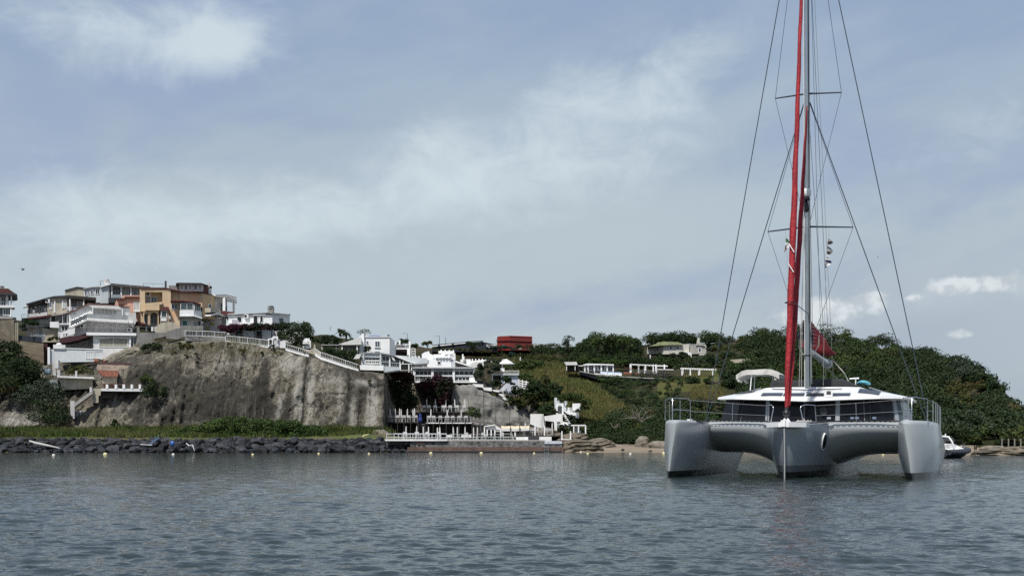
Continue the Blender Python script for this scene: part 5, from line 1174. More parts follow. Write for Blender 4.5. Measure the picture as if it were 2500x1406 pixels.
h.r('porch_frame', 1325, 604, 1500, 612, -.9, -.6, white2); h.post(1335, 610, 690, -.8, .07); h.post(1452, 610, 720, -.8, .07); h.post(1490, 605, 740, -.6, .05); h.r('porch_dark', 1340, 612, 1450, 700, .5, .7, mat('deep_recess_wall', (.11, .10, .09), .9)); h.r('porch_floor', 1325, 690, 1500, 700, -.9, 2, slabc)
h.post(1372, 575, 600, -.6, .05)

# 11. white roof-garden house above the glazed restaurant
h = Ho(5, 'roof_garden_house', 560, 540, 184, -4, 'stepped white house with rounded parapets and little vents above the glazed restaurant')
h.p('wall', [(375, 445), (400, 432), (680, 432), (690, 545), (375, 545)], 0, 5, white2); h.win((494, 462, 542, 504), 0, mull=0); h.p('side_wall', [(680, 430), (735, 440), (740, 548), (690, 548)], .1, 4, greyw)
h.p('upper_wall', [(280, 360), (320, 335), (380, 320), (385, 350), (440, 380), (440, 450), (345, 445), (345, 420), (280, 415)], 1.5, 4, white2); h.r('terrace_block', 440, 365, 600, 430, 2, 5, white2); h.r('upper_block', 510, 318, 724, 350, 3, 6, white2); h.p('upper_wall', [(545, 350), (740, 350), (745, 440), (545, 430)], 2.2, 5, white)
h.r('ledge', 512, 345, 724, 352, 2.6, 3, shade_white); h.win((665, 362, 708, 382), 2.2, mull=0); h.r('dark_slot', 560, 372, 640, 378, 2.15, 2.2, darkmetal); h.r('parapet', 470, 405, 700, 432, -.1, .3, greyw)
for k in range(4): h.chimney(545+k*56, 304, 320, 4, .08, white2, False)
for k in range(5): 
    mb = MB(); mb.lathe(h.pt(490+k*42, 425, -.15), [(.05, 0), (.18, .05), (.2, .22), (.1, .32)], 8); mb.build('flower_pot', white2, h.root)
h.r('grey_wall', 180, 440, 370, 545, 1.2, 4, concrete)
for x in (225, 300, 372): h.r('white_panel', x-14, 495, x+14, 535, .9, 1.0, white2)
mb = MB(); mb.lathe(h.pt(245, 470, .8), [(.04, 0), (.35, .04), (.38, .1), (.1, .2)], 12); mb.build('satellite_dish', white2, h.root)
h.p('roof', [(0, 400), (180, 430), (370, 450), (345, 430), (200, 400)], 2, 5, greyw)
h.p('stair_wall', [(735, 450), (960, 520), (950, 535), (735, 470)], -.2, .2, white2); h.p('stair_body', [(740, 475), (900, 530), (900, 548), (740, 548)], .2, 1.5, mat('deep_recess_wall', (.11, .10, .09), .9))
for k in range(6): h.chimney(22+k*44, 388, 402, 3, .1, white2, False)
h = Ho(5, 'awning_terrace', 1060, 530, 186, -4, 'white stepped terrace with long awnings and crenellated wall right of the roof-garden house', 'terrace building')
h.p('wall', [(890, 430), (950, 432), (950, 455), (1230, 432), (1240, 470), (1100, 480), (890, 520)], 1, 3, white2)
for k in range(5): h.chimney(975+k*45, 426, 442, 1.5, .07, white2, False)
h.p('awning', [(905, 520), (1000, 470), (1140, 465), (1140, 540), (1000, 545)], -1.2, .8, canvas); h.p('wall', [(810, 435), (880, 430), (880, 480), (810, 470)], 1.5, 2.5, white2); h.r('dark_recess', 900, 530, 1140, 552, .9, 1.1, darkmetal)
for x in (842, 856): h.post(x, 362 if x < 850 else 392, 440, 1, .1, white2)

# 12. glazed restaurant on the edge of the cove
h = Ho(5, 'glazed_restaurant', 170, 740, 181, 0, 'long white restaurant with three wide bands of dark glazing over the tiered beach terraces', 'restaurant')
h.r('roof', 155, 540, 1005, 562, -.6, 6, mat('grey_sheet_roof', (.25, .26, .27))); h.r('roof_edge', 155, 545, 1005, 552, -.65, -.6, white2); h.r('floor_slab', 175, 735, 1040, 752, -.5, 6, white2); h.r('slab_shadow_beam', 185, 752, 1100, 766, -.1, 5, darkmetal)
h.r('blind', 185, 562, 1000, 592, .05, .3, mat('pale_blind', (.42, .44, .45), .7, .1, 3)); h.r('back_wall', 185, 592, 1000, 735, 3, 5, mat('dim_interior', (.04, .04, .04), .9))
for x in (176, 426, 718, 1000): h.post(x, 560, 742, -.15, .17, white2)
h.r('transom', 176, 652, 1000, 664, -.1, .1, white2)
for i, (x0, x1_) in enumerate(((192, 416), (438, 708), (730, 990))):
    g_ = MB(); a0, a1_ = h.fr.a(h.u(x0), .12), h.fr.a(h.u(x1_), .12)
    for (y0, y1) in ((594, 650), (666, 734)):
        if i == 2 and y0 == 666: continue
        h.win((x0, y0, x1_, y1), .12, darkglass, mull=3, name='glazing')
h.win((732, 680, 934, 724), .12, darkglass, mull=3, name='glazing'); h.r('white_panel', 936, 666, 1000, 736, 0, .2, white2)
r_ = random.Random(8)
for k in range(22):
    x = 205+k*22; 
    if 415 < x < 440: continue
    mb = MB(); p = h.pt(x, 728, .0); mb.tube([p, p+Vector((0, 0, .35+.2*r_.random()))], [.045, .02], 5); mb.build('bottle', whitemetal, h.root)

# 13. red house on the ridge
h = Ho(5, 'red_house', 1320, 290, 226, 18, 'windowed dark red flat-roofed house alone on the ridge')
h.p('wall', [(1488, 112), (1795, 122), (1795, 310), (1488, 310)], 0, 7, redp); xr = h.cor(1488, 0)
h.sd('side_wall', [(1320, 118), (1488, 110), (1488, 310), (1320, 310)], xr, 5, mat('deep_red_stucco', (.20, .018, .014), .8, .15))
h.p('cornice', [(1480, 170), (1800, 182), (1800, 192), (1480, 181)], -.2, 0, redp); h.sd('cornice', [(1312, 176), (1488, 170), (1488, 180), (1312, 186)], xr, -.2, redp); h.p('parapet_edge', [(1484, 106), (1798, 118), (1798, 126), (1484, 114)], -.12, 7, mat('pink_coping', (.42, .10, .09), .7))
h.win((1562, 225, 1598, 280), 0, mat('dull_green_shutter', (.06, .05, .035), .7), redp, mull=1); h.win((1708, 232, 1735, 275), 0, mat('dull_green_shutter', (.06, .05, .035), .7), redp, mull=1); h.win([(1385, 225), (1418, 224), (1418, 280), (1385, 280)], 0, side=xr, glass=beige, frame=redp, mull=1)
for k, x in enumerate((1630, 1740)): h.p('garden_parasol', [(x-25, 292), (x-8, 278), (x+8, 278), (x+25, 292)], -3, -1.5, canvas)

# 14. blue-white terrace house
h = Ho(5, 'blue_white_house', 1400, 860, 183, 6, 'pale blue-white cube house with railed roof terrace above the concrete wall')
h.p('wall', [(1385, 650), (1600, 655), (1600, 850), (1500, 900), (1340, 870), (1385, 760)], 0, 5, mat('bluish_white_wall', (.50, .53, .60), .8, .06)); h.r('terrace_slab', 1230, 632, 1612, 650, -.4, 5, greyw); h.rail([(1262, 606), (1462, 590), (1612, 592)], -.4, 44, white2, gap=.2)
h.r('back_wall', 1245, 655, 1385, 770, 2.2, 5, darkglass); h.post(1250, 652, 760, 0, .08); h.post(1375, 652, 800, 0, .08, white2); h.r('doorway_recess', 1262, 670, 1365, 735, 2.1, 2.2, mat('deep_recess_wall', (.11, .10, .09))); h.r('bench_back', 1325, 555, 1415, 600, .4, .8, white2); h.r('bench_post', 1320, 530, 1332, 600, .3, .5, white2)
h.r('dark_niche', 1460, 705, 1510, 735, -.1, 0, glassgrey)
arch(h, 1400, 1440, 840, 900, -.5, -.2, white, thick=10)

# 15. hilltop villa among the trees
h = Ho(8, 'hilltop_villa', 1290, 460, 222, 14, 'weathered white villa with mossy hipped roof among pines on the hilltop')
h.p('wall', [(1500, 335), (1750, 335), (1850, 330), (1850, 470), (1500, 470)], 0, 7, mat('weathered_white', (.50, .48, .42), .85, .15, .6, streak=.4)); xh = h.cor(1500, 0)
h.sd('side_wall', [(1280, 372), (1500, 345), (1500, 470), (1280, 465)], xh, 5, mat('weathered_white', (.50, .48, .42)))
h.p('roof', [(1290, 365), (1400, 330), (1420, 310), (1500, 298), (1700, 305), (1760, 342), (1500, 348)], -.6, 6, mat('mossy_tiles', (.24, .27, .14), .9, .3, 2)); 
for q in ((1412, 358, 1440, 430),): h.win([(1412, 362), (1440, 358), (1440, 430), (1412, 430)], 0, side=xh, mull=0)
h.win((1580, 358, 1615, 412), 0, mull=0); h.win((1675, 362, 1712, 412), 0, mull=0)
h.p('annex', [(1860, 345), (2060, 340), (2080, 365), (2080, 460), (1860, 470)], -.5, 4, mat('weathered_grey', (.30, .29, .26), .85, .2)); h.win((1975, 380, 2008, 445), -.5, mull=0); h.p('annex_roof', [(1940, 330), (2070, 338), (2085, 380), (2075, 380), (2055, 350), (1940, 345)], -.8, 3, mat('weathered_white', (.50, .48, .42))); h.p('gable', [(1950, 320), (1965, 240), (1990, 250), (1995, 330)], .5, 1.2, mat('weathered_white', (.50, .48, .42)))
h.p('terrace_slab', [(1980, 468), (2110, 470), (2110, 482), (1990, 480)], -2, 0, white); h.p('lower_wall', [(1780, 430), (1880, 450), (1880, 520), (1860, 480), (1800, 480)], -1, 1, white)
h.r('pillar', 1312, 478, 1326, 550, -3, -2.6, white)
# ---------------------------------------------------------------- garden pavilion and pergolas on the green hill
h = Ho(8, 'garden_pavilion', 440, 720, 200, -4, 'white garden pavilion with five glazed bays on the hill terrace', 'pavilion')
h.p('roof', [(410, 608), (470, 596), (640, 600), (825, 606), (825, 620), (640, 614), (410, 618)], -.8, 4, white2); h.r('back_wall', 430, 615, 825, 720, 3, 3.4, shade_white)
for x in (430, 475, 560, 655, 735, 816): h.r('column', x-8, 612, x+10, 712, -.5, -.2, white2)
for q in ((488, 622, 548, 690), (575, 622, 645, 690), (668, 622, 725, 690), (745, 632, 808, 700), (444, 625, 466, 690)): h.win(q, .1, darkglass, mull=1)
h.p('curtain', [(590, 640), (610, 640), (640, 700), (600, 700)], -.1, 0, canvas); h.p('curtain', [(700, 640), (720, 640), (700, 705), (690, 705)], -.1, 0, canvas)
h = Ho(8, 'white_sofa_bank', 800, 760, 197.5, -4, 'long bank of white cushioned seating behind the terrace railing', 'sofa')
h.p('seat', [(560, 728), (930, 742), (935, 762), (560, 745)], -.3, 1, white2); h.p('backrest', [(640, 700), (900, 712), (935, 718), (938, 745), (640, 728)], .6, .9, mat('pale_blue_cushion', (.50, .58, .68), .8))
h = Ho(8, 'awning_hut', 240, 690, 199, -4, 'small dark hut with bright white awning at the left end of the hill terrace', 'hut')
h.r('wall', 190, 612, 400, 700, .6, 2.5, darkwood); h.p('awning', [(150, 575), (320, 572), (335, 615), (180, 618)], -1, .8, canvas); h.p('awning_edge', [(345, 622), (410, 618), (410, 632), (345, 630)], -.6, 1, canvas)
for x in (185, 300): h.post(x, 612, 690, -.8, .05)
def pergola(name, crop, x0, x1, yt, yb, Y, yaw, posts, label, slats=10, depth=3, sl=0, hh=14, bb=0):
    h = Ho(crop, name, x0, yb, Y, yaw, label, 'pergola')
    h.p('beam', [(x0, yt), (x1, yt+sl), (x1, yt+sl+hh), (x0, yt+hh)], 0, .18, white2); h.p('beam', [(x0, yt), (x1, yt+sl), (x1, yt+sl+hh*.8), (x0, yt+hh*.8)], depth, depth+.18, white2)
    for x in posts: h.post(x, yt+hh*.6, yb, .1, .10)
    for x in posts[::2]: h.post(x+12, yt+hh, yb-12, depth, .08)
    for k in range(slats):
        t = (k+.5)/slats; x = x0+(x1-x0)*t; h.p('rafter', [(x-3, yt+sl*t-5), (x+4, yt+sl*t-5), (x+4, yt+sl*t+3), (x-3, yt+sl*t+3)], -.4, depth+.5, white2)
    return h
pergola('terrace_pergola', 8, 1045, 1555, 600, 730, 199, -3, [1048, 1160, 1245, 1360, 1395, 1510], 'open white pergola with square posts over the hill terrace tables', 12, 3.5, 24)
pergola('garden_pergola', 8, 1730, 2215, 652, 755, 199, -3, [1750, 1862, 1978, 2168], 'white slatted pergola standing alone right of the terrace, above clipped bushes', 15, 3, 18, 20)
h = Ho(8, 'flat_parasol', 1530, 760, 197.5, 0, 'flat square white parasol beside the hill terrace pergola', 'parasol'); h.p('canopy', [(1410, 668), (1640, 675), (1636, 686), (1412, 680)], -1.2, 1.2, canvas); h.post(1512, 640, 760, 0, .05)
# the terrace itself, its dark front band and railing
h = Ho(8, 'hill_terrace', 640, 770, 196.5, -3, 'long dark-fronted terrace deck with blue railing below the pavilion', 'terrace')
h.p('deck', [(360, 695), (640, 752), (900, 768), (1550, 800), (1550, 812), (900, 780), (640, 762), (360, 705)], -.3, 6, slabc); h.p('front_band', [(360, 705), (640, 765), (900, 782), (1550, 812), (1550, 870), (900, 845), (640, 815), (360, 740)], 0, 4, darkmetal)
h.rail([(470, 680), (640, 700), (935, 722)], -.25, 55, mat('blue_rail', (.04, .06, .10), .5), gap=1.0, rr=.03)
r_ = random.Random(11)
def chair_set(px, py, Y, m_, s=1.0):
    """a small table with two chairs, far away"""
    c = at(px, py, Y); t = thing('cafe_table', c, 'grey cafe table with chairs under the hill pergola', 'table', 'cafe tables on the hill terrace')
    mb = MB(); mb.lathe(c+Vector((0, 0, .70)), [(.38, 0), (.38, .04)], 10); mb.build('tabletop', m_, t); mb = MB(); mb.tube([c, c+Vector((0, 0, .7))], .04, 5); mb.build('leg', darkmetal, t)
    for sg in (-1, 1):
        q = c+Vector((sg*.65, .1, 0)); ch = thing('cafe_chair', q, 'dark metal cafe chair at the hill terrace tables', 'chair', 'cafe chairs on the hill terrace'); V_ = Vector
        mb = MB(); mb.hexa([q+V_(p) for p in ((-.2, -.2, .42), (.2, -.2, .42), (.2, .2, .42), (-.2, .2, .42), (-.2, -.2, .46), (.2, -.2, .46), (.2, .2, .46), (-.2, .2, .46))]); mb.build('seat', m_, ch)
        mb = MB(); mb.hexa([q+V_(p) for p in ((sg*.18, -.2, .46), (sg*.22, -.2, .46), (sg*.22, .2, .46), (sg*.18, .2, .46), (sg*.18, -.2, .85), (sg*.22, -.2, .85), (sg*.22, .2, .85), (sg*.18, .2, .85))]); mb.build('backrest', m_, ch)
        for a in (-.17, .17):
            for b in (-.17, .17): mb = MB(); mb.tube([q+V_((a, b, 0)), q+V_((a, b, .42))], .02, 4); mb.build('leg', darkmetal, ch)
for k in range(9): chair_set(1558+k*9.3+(k % 2)*2, 914+k*1.2, 198-(k % 2), mat('grey_cafe_metal', (.2, .2, .2), .5))
for k, (x, y) in enumerate(((975, 735), (1010, 735), (1048, 740), (1140, 735))):
    p = at(1350+x/5.556, 780+y/5.556+2, 197.5); t = thing('potted_plant', p, 'rust coloured potted plant on the hill terrace', 'plant', 'potted plants on the hill terrace')
    mb = MB(); mb.lathe(p, [(.16, 0), (.22, .35), (.2, .36)], 8); mb.build('pot', terracotta, t)
    V, Fc = leaves_on(np.array([[0, 0, .8], [.1, 0, 1.1]]), np.array([.2, .16]), 40, .12, k); np_mesh('foliage', V+np.array(p), Fc, mat('rust_leaves', (.07, .03, .02), .8, island=.4), parent=t)

# ---------------------------------------------------------------- walls, fences and ledges along the cliff
def wallthing(crop, name, pts, Y, b1, m, label, cat='wall', yaw=0, x0=None):
    h = Ho(crop, None, x0 if x0 is not None else pts[0][0], pts[0][1], Y, yaw, label); P = [h.pt(x, y, 0) for x, y in pts]; n = len(P); d = h.fr.bx*b1
    mb = MB(); mb.add(P+[p+d for p in P], [(k, (k+1) % n, n+(k+1) % n, n+k) for k in range(n)]+[tuple(range(n)), tuple(range(n, 2*n))]); return tag(mb.build(name, m), label, cat)
wallthing(1, 'retaining_wall', [(0, 345), (105, 335), (110, 490), (110, 700), (-150, 700), (-150, 345)], 178, 3, mat('old_rubble_wall', (.19, .16, .12), .9, .3, 1.5, bump=.5, streak=.4), 'rough brown masonry wall under the far left house')
wallthing(1, 'retaining_wall', [(112, 490), (325, 515), (328, 700), (112, 700)], 176, 4, tuff, 'tall tan block retaining wall with level courses left of the white gate')
wallthing(1, 'roof_fence', [(134, 452), (312, 468), (312, 506), (134, 492)], 177.5, .1, mat('navy_screen', (.02, .025, .035), .8), 'dark blue screen along the top of the tan block wall', 'screen')
wallthing(1, 'white_shed', [(228, 448), (336, 446), (334, 475), (315, 510), (312, 468), (228, 460)], 179, 1.5, white, 'small white angular parapet above the dark blue screen', 'parapet')
for k, x in enumerate((115, 128)): wallthing(1, 'concrete_post', [(x, 360), (x+7, 360), (x+7, 492), (x, 492)], 177, .2, beige, ('left' if k == 0 else 'right')+' slim concrete post above the tan block wall', 'post')
wallthing(2, 'maroon_gatepost', [(410, 1030), (465, 1030), (465, 1330), (410, 1330)], 178, 1, maroon, 'dark maroon panel between the tan wall and the white gate', 'panel')
wallthing(3, 'block_wall', [(115, 795), (480, 800), (480, 850), (330, 880), (180, 985), (115, 1000)], 174.5, .6, concrete, 'grey block wall stepping down under the ochre house')
wallthing(3, 'block_wall', [(480, 790), (620, 740), (760, 765), (735, 850), (640, 890), (480, 880)], 174.2, .6, concrete, 'grey sloping block wall under the glazed veranda')
wallthing(3, 'block_wall', [(740, 850), (1300, 858), (1300, 915), (740, 910)], 173, .6, concrete, 'low straight grey wall carrying the white terrace railing')
wallthing(1, 'curved_parapet', [(1010, 540), (1040, 540), (1040, 570), (950, 560), (900, 590), (850, 600), (800, 640), (770, 640), (830, 590), (890, 575), (940, 545)], 174.5, .4, beige, 'wavy beige parapet stepping down right of the white house garden')
def fence(name, pts, Y, hpx, label, m=None, gap=.28, cat='railing', rr=.022, yaw=0, base=None, Ys=None):
    root = None; T_ = []
    for i, (x, y) in enumerate(pts): T_.append(at(x, y, Ys[i] if Ys else Y))
    hh = hpx*T_[0].y/F; root = thing(name, T_[0]-Vector((0, 0, hh)), label, cat); mb = MB(); mp = MB()
    mb.tube(T_, rr*1.6, 5); mb.tube([p-Vector((0, 0, hh-.1)) for p in T_], rr*1.3, 5); bars = MB(); 
    for i in range(len(T_)-1):
        L_ = (T_[i+1]-T_[i]).length; n = max(1, int(L_/gap))
        for k in range(n):
            p = T_[i].lerp(T_[i+1], k/n); (mp if k % 8 == 0 else bars).tube([p, p-Vector((0, 0, hh))], rr*(2.0 if k % 8 == 0 else .75), 4)
    mb.build('rail', m or whitemetal, root, recalc=False); mp.build('posts', m or whitemetal, root, recalc=False); bars.build('bars', m or whitemetal, root, recalc=False)
    if base:
        b_ = MB()
        for i in range(len(T_)-1):
            p, q = T_[i]-Vector((0, 0, hh)), T_[i+1]-Vector((0, 0, hh)); d = Vector((0, .35, 0)); dn = Vector((0, 0, -base)); b_.hexa([p+dn, q+dn, q+dn+d, p+dn+d, p, q, q+d, p+d])
        b_.build('kerb', white2, root)
    return root
e = lambda x, y: (320+x/5.625, 670+y/5.625)
fence('terrace_railing', [e(742, 770), e(985, 775), e(1300, 795)], 173, 14, 'white panelled railing on the low grey wall under the columned house', gap=.2)
fence('cliff_railing', [e(1300, 840), e(1600, 868), e(1900, 905)], 170.5, 15, 'white cliff-edge railing below the bungalow pergola, with white kerb', gap=.25, base=.45, Ys=[171.5, 170.5, 169.3])
fence('cliff_railing', [e(2120, 955), e(2300, 1010), e(2440, 1045)], 168.5, 11, 'white cliff-edge railing between the garden arch and the bare rock dip', gap=.25, base=.25)
f4 = lambda x, y: (740+x/5.624, 780+y/5.624)
fence('cliff_railing', [f4(165, 400), f4(240, 448), f4(400, 500), f4(580, 560), f4(760, 620)], 168, 12, 'long white railing sloping down the cliff edge to the veranda house', gap=.25, base=.3, Ys=[168.5, 168.3, 168, 167.8, 167.6])
wallthing(4, 'white_wall', [(0, 405), (90, 418), (140, 395), (150, 338), (165, 338), (170, 395), (240, 455), (230, 520), (120, 470), (0, 430)], 168.6, .5, beige, 'curved pale wall with a white pier where the cliff railing starts down', 'wall')

# ledge dwellings on the left cliff
h = Ho(1, 'ledge_terrace', 440, 860, 168, -4, 'overgrown terrace on a battered concrete base, left on the cliff', 'terrace')
h.p('slab', [(430, 755), (700, 765), (700, 778), (430, 768)], -1.4, 3, white); h.p('base', [(438, 770), (690, 778), (695, 850), (470, 860)], -.6, 3, beige); h.post(570, 718, 760, -1.2, .12, shade_white); h.post(440, 712, 762, -1.2, .18, shade_white); h.post(425, 640, 700, 0, .3, shade_white)
h = Ho(1, 'cliff_hut', 760, 870, 166.5, 0, 'cliff hut with orange tiled lean-to roof and white balustraded platform', 'hut')
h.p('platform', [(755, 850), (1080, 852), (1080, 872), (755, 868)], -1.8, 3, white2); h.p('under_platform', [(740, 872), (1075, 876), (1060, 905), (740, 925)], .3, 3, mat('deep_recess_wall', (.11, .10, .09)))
h.p('hut_wall', [(760, 755), (875, 760), (872, 812), (765, 812)], .4, 2.5, mat('pinkish_block', (.36, .30, .24), .9, .2)); h.p('tile_roof', [(730, 715), (885, 722), (880, 760), (765, 758)], -.2, 2.6, terracotta)
h.p('back_wall', [(725, 655), (1000, 662), (1080, 690), (1075, 725), (1025, 760), (1020, 850), (880, 850), (880, 720), (720, 710)], 2.7, 3.4, mat('crazy_paving_wall', (.36, .30, .24), .9, .3, 2.5, bump=.5)); h.p('wall_top', [(720, 652), (1000, 660), (1080, 688), (1080, 694), (1000, 668), (720, 660)], 2.6, 3.5, mat('maroon_roof_edge', (.10, .05, .045)))
for x in (800, 866, 925, 985, 1045): h.post(x, 820, 852, -1.7, .15, white2, 'pier')
h.r('rail', 755, 816, 1050, 822, -1.65, -1.55, mat('brown_rail', (.10, .05, .035)))
h.r('dark_low_wall', 770, 812, 1020, 850, 1.0, 1.2, mat('brown_wall', (.13, .07, .05), .9)); h.post(680, 840, 875, -1.2, .15, shade_white)
h.p('stair_pier', [(695, 850), (755, 850), (750, 900), (735, 905), (735, 955), (690, 958)], -.9, 1.6, beige)
st = h.p('stair', [(560, 985), (690, 890), (692, 915), (562, 1000)], -1.3, -.3, wood); h.rail([(558, 965), (690, 868)], -1.35, 22, shade_white, gap=.4, rr=.03); h.p('stair_beam', [(556, 975), (690, 878), (690, 886), (556, 984)], -1.4, -1.3, shade_white)
h.p('stair_pier', [(525, 940), (556, 942), (556, 1075), (548, 1075), (525, 1040)], -1.2, .4, shade_white); h.win((556, 1022, 624, 1100), .2, mat('corrugated_sheet', (.27, .28, .27)), name='shed_door', mull=2); h.r('shed_wall', 550, 1015, 640, 1110, .25, 2, beige); h.p('low_brick_wall', [(640, 1075), (750, 1105), (750, 1140), (640, 1120)], -.2, .3, mat('pinkish_block', (.36, .30, .24)))
tag(h.root, 'cliff hut with orange tiled lean-to roof, stair and white balustraded platform', 'hut')
for k, (x, y, c_) in enumerate(((343, 735, 'blue'), (367, 735, 'blue'))):
    p = at(x/3.0556, 670+(y+12)/3.0556, 169); mb = MB(); mb.lathe(p, [(.26, 0), (.3, .3), (.3, .65), (.22, .75), (.2, .82)], 12); tag(mb.build('water_barrel', mat('grey_blue_barrel', (.15, .2, .24), .5)), 'grey-blue water barrel by the ledge wall', 'barrel', 'pair of water barrels on the cliff ledge')
wallthing(1, 'leaning_slab', [(298, 710), (385, 660), (390, 668), (304, 722)], 168.5, 1.5, concrete, 'sloping concrete ramp above the water barrels', 'ramp')
wallthing(1, 'ledge_pier', [(388, 655), (410, 660), (420, 755), (395, 750)], 168.3, .6, shade_white, 'pale leaning pier beside the overgrown terrace', 'pier')
wallthing(1, 'small_shed', [(372, 785), (425, 782), (440, 850), (372, 845)], 167.5, 2, mat('grey_shed', (.24, .26, .26), .8), 'small grey shed under the overgrown terrace', 'shed')

# ---------------------------------------------------------------- sheer walls of the cove
def cove_mat():
    return mat('grey_cove_rock', (.13, .128, .118), .95, .35, .45, bump=.8, bscale=2.2, streak=.5, streak_col=(.06, .058, .052), spec=.1)
h = Ho(5, None, 700, 900, 178.5, 0, ''); P = []
topc = [(690, 770), (800, 790), (980, 775), (1060, 850), (1180, 890), (1330, 970), (1400, 1000), (1520, 1040), (1620, 1110), (1700, 1140), (1765, 1200)]; xs = [t[0] for t in topc]
for j in range(26):
    v = j/25; row = []
    for i in range(60):
        x = 690+(1765-690)*i/59; yt = np.interp(x, xs, [t[1] for t in topc])+5*math.sin(i*1.3); y = yt+(1420-yt)*v; b = 1.2*(1-v)+1.2*float(fbm(x*.006, y*.004, 3.3, 4)); row.append(h.pt(x, y, b))
    P.append(row)
mb = MB(); mb.grid([[p+Vector((0, 4, -.3)) for p in P[0]]]+P); o = mb.build('concrete_cliff_wall', mat('board_marked_concrete', (.20, .196, .182), .95, .25, .5, bump=.5, bscale=3, streak=.55, streak_col=(.07, .068, .06), spec=.1), recalc=False); tag(o, 'high grey sprayed-concrete wall sloping down to the right behind the beach canopies', 'retaining wall')
for k, (x0, y0, x1, y1) in enumerate(((720, 880, 1330, 965), (900, 1020, 1640, 1130), (1130, 1230, 1760, 1250))):    # construction joints
    m2 = MB(); pts = []
    for i in range(14):
        t = i/13; x = x0+(x1-x0)*t; y = y0+(y1-y0)*t+4*math.sin(t*8); pts.append(h.pt(x, y, -.16+1.2*(1-min(1, (y-900)/520))+1.2*float(fbm(x*.006, y*.004, 3.3, 4))))
    m2.tube(pts, .022, 4); m2.build('joint', mat('dark_joint', (.05, .05, .045), .9), o, recalc=False)
for k, x in enumerate((925, 1125, 1290, 1480, 1610)):
    m2 = MB(); pts = []
    yt = float(np.interp(x, xs, [t[1] for t in topc]))+10
    for i in range(10):
        y = yt+(1320-yt)*i/9; pts.append(h.pt(x+3*math.sin(i), y, -.16+1.2*(1-min(1, (y-900)/520))+1.2*float(fbm(x*.006, y*.004, 3.3, 4))))
    m2.tube(pts, .02, 4); m2.build('joint', mat('dark_joint', (.05, .05, .045), .9), o, recalc=False)
# ---------------------------------------------------------------- the beach club: jetty, tiers, parasols
stone_m = mat('dark_rubble_masonry', (.11, .11, .11), .9, .5, 3.5, bump=.8, bscale=5, spec=.1); brick_m = mat('wet_brick_footing', (.115, .072, .058), .9, .3, 2, bump=.4); 
def voro(m_, sc_, dark=.25):
    nt = m_.node_tree; N = nt.nodes; L = nt.links; b = N['Principled BSDF']; src = b.inputs['Base Color'].links[0].from_socket
    tc = N.new('ShaderNodeTexCoord'); v = N.new('ShaderNodeTexVoronoi'); v.feature = 'DISTANCE_TO_EDGE'; v.inputs['Scale'].default_value = sc_; L.new(tc.outputs['Object'], v.inputs['Vector'])
    v2 = N.new('ShaderNodeTexVoronoi'); v2.inputs['Scale'].default_value = sc_; L.new(tc.outputs['Object'], v2.inputs['Vector'])
    r_ = N.new('ShaderNodeMapRange'); L.new(v.outputs['Distance'], r_.inputs[0]); r_.inputs[1].default_value = .02; r_.inputs[2].default_value = .12
    hs = N.new('ShaderNodeHueSaturation'); L.new(src, hs.inputs['Color']); hs.inputs['Saturation'].default_value = .9
    s2 = N.new('ShaderNodeSeparateColor'); L.new(v2.outputs['Color'], s2.inputs[0]); r2 = N.new('ShaderNodeMapRange'); L.new(s2.outputs[0], r2.inputs[0]); r2.inputs[3].default_value = .45; r2.inputs[4].default_value = 1.7; L.new(r2.outputs[0], hs.inputs['Value'])
    mx = N.new('ShaderNodeMix'); mx.data_type = 'RGBA'; L.new(r_.outputs[0], mx.inputs[0]); mx.inputs[6].default_value = (dark*.8, dark*.8, dark*.75, 1); L.new(hs.outputs[0], mx.inputs[7]); L.new(mx.outputs[2], b.inputs['Base Color'])
voro(stone_m, 2.2, .20)
c6 = lambda x, y: (900+x/5.952, 940+y/5.952); c7 = lambda x, y: (1150+x/5.952, 900+y/5.952)
def slab(name, x0, x1, ytop, ybot, Y0, Y1, m, parent=None, x0b=None):
    """box from photo columns x0..x1, rows at distance Y0, running back to Y1"""
    zt, zb = PZ(ytop, Y0), PZ(ybot, Y0); a, b_ = PX(x0, Y0), PX(x1, Y0); mb = MB()
    mb.hexa([Vector(q) for q in ((a, Y0, zb), (b_, Y0, zb), (PX(x1, Y0), Y1, zb), (PX(x0, Y0), Y1, zb), (a, Y0, zt), (b_, Y0, zt), (PX(x1, Y0), Y1, zt), (PX(x0, Y0), Y1, zt))])
    return mb.build(name, m, parent)
j = thing('stone_jetty', at(1185, 1104, 150), 'long rubble stone quay with brick footing and white capping in front of the beach club', 'quay')
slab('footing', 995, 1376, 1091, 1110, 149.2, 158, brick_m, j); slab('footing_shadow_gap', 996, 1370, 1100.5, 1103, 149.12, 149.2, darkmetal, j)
slab('wall', 1002, 1372, 1076, 1091.1, 150, 160, stone_m, j); slab('wall', 944, 1003, 1076, 1100, 151.5, 160, stone_m, j); slab('capping', 940, 1092, 1071.5, 1076, 149.7, 164, white, j); slab('deck', 1092, 1330, 1073.5, 1076.6, 150.2, 170, slabc, j)
slab('brick_patch', 1019, 1037, 1076.5, 1084, 149.9, 150.1, brick_m, j)
slab('wall', 1330, 1372, 1076, 1083, 149.9, 156, mat('bluish_white_wall', (.5, .53, .6)), j)
slab('ground_floor_deck', 938, 1300, 1072.3, 1073.6, 160.5, 182, slabc, j)
# ladder
ld = thing('bathing_ladder', at(1334, 1104, 149), 'steel bathing ladder hanging down the quay wall', 'ladder')
for x in (1329, 1340): mb = MB(); mb.tube([at(x, 1078, 149), at(x, 1108, 149)], .035, 5); mb.build('rail', steel, ld)
for k in range(5): mb = MB(); mb.tube([at(1329, 1083+k*5, 149), at(1340, 1083+k*5, 149)], .025, 4); mb.build('rung', steel, ld)
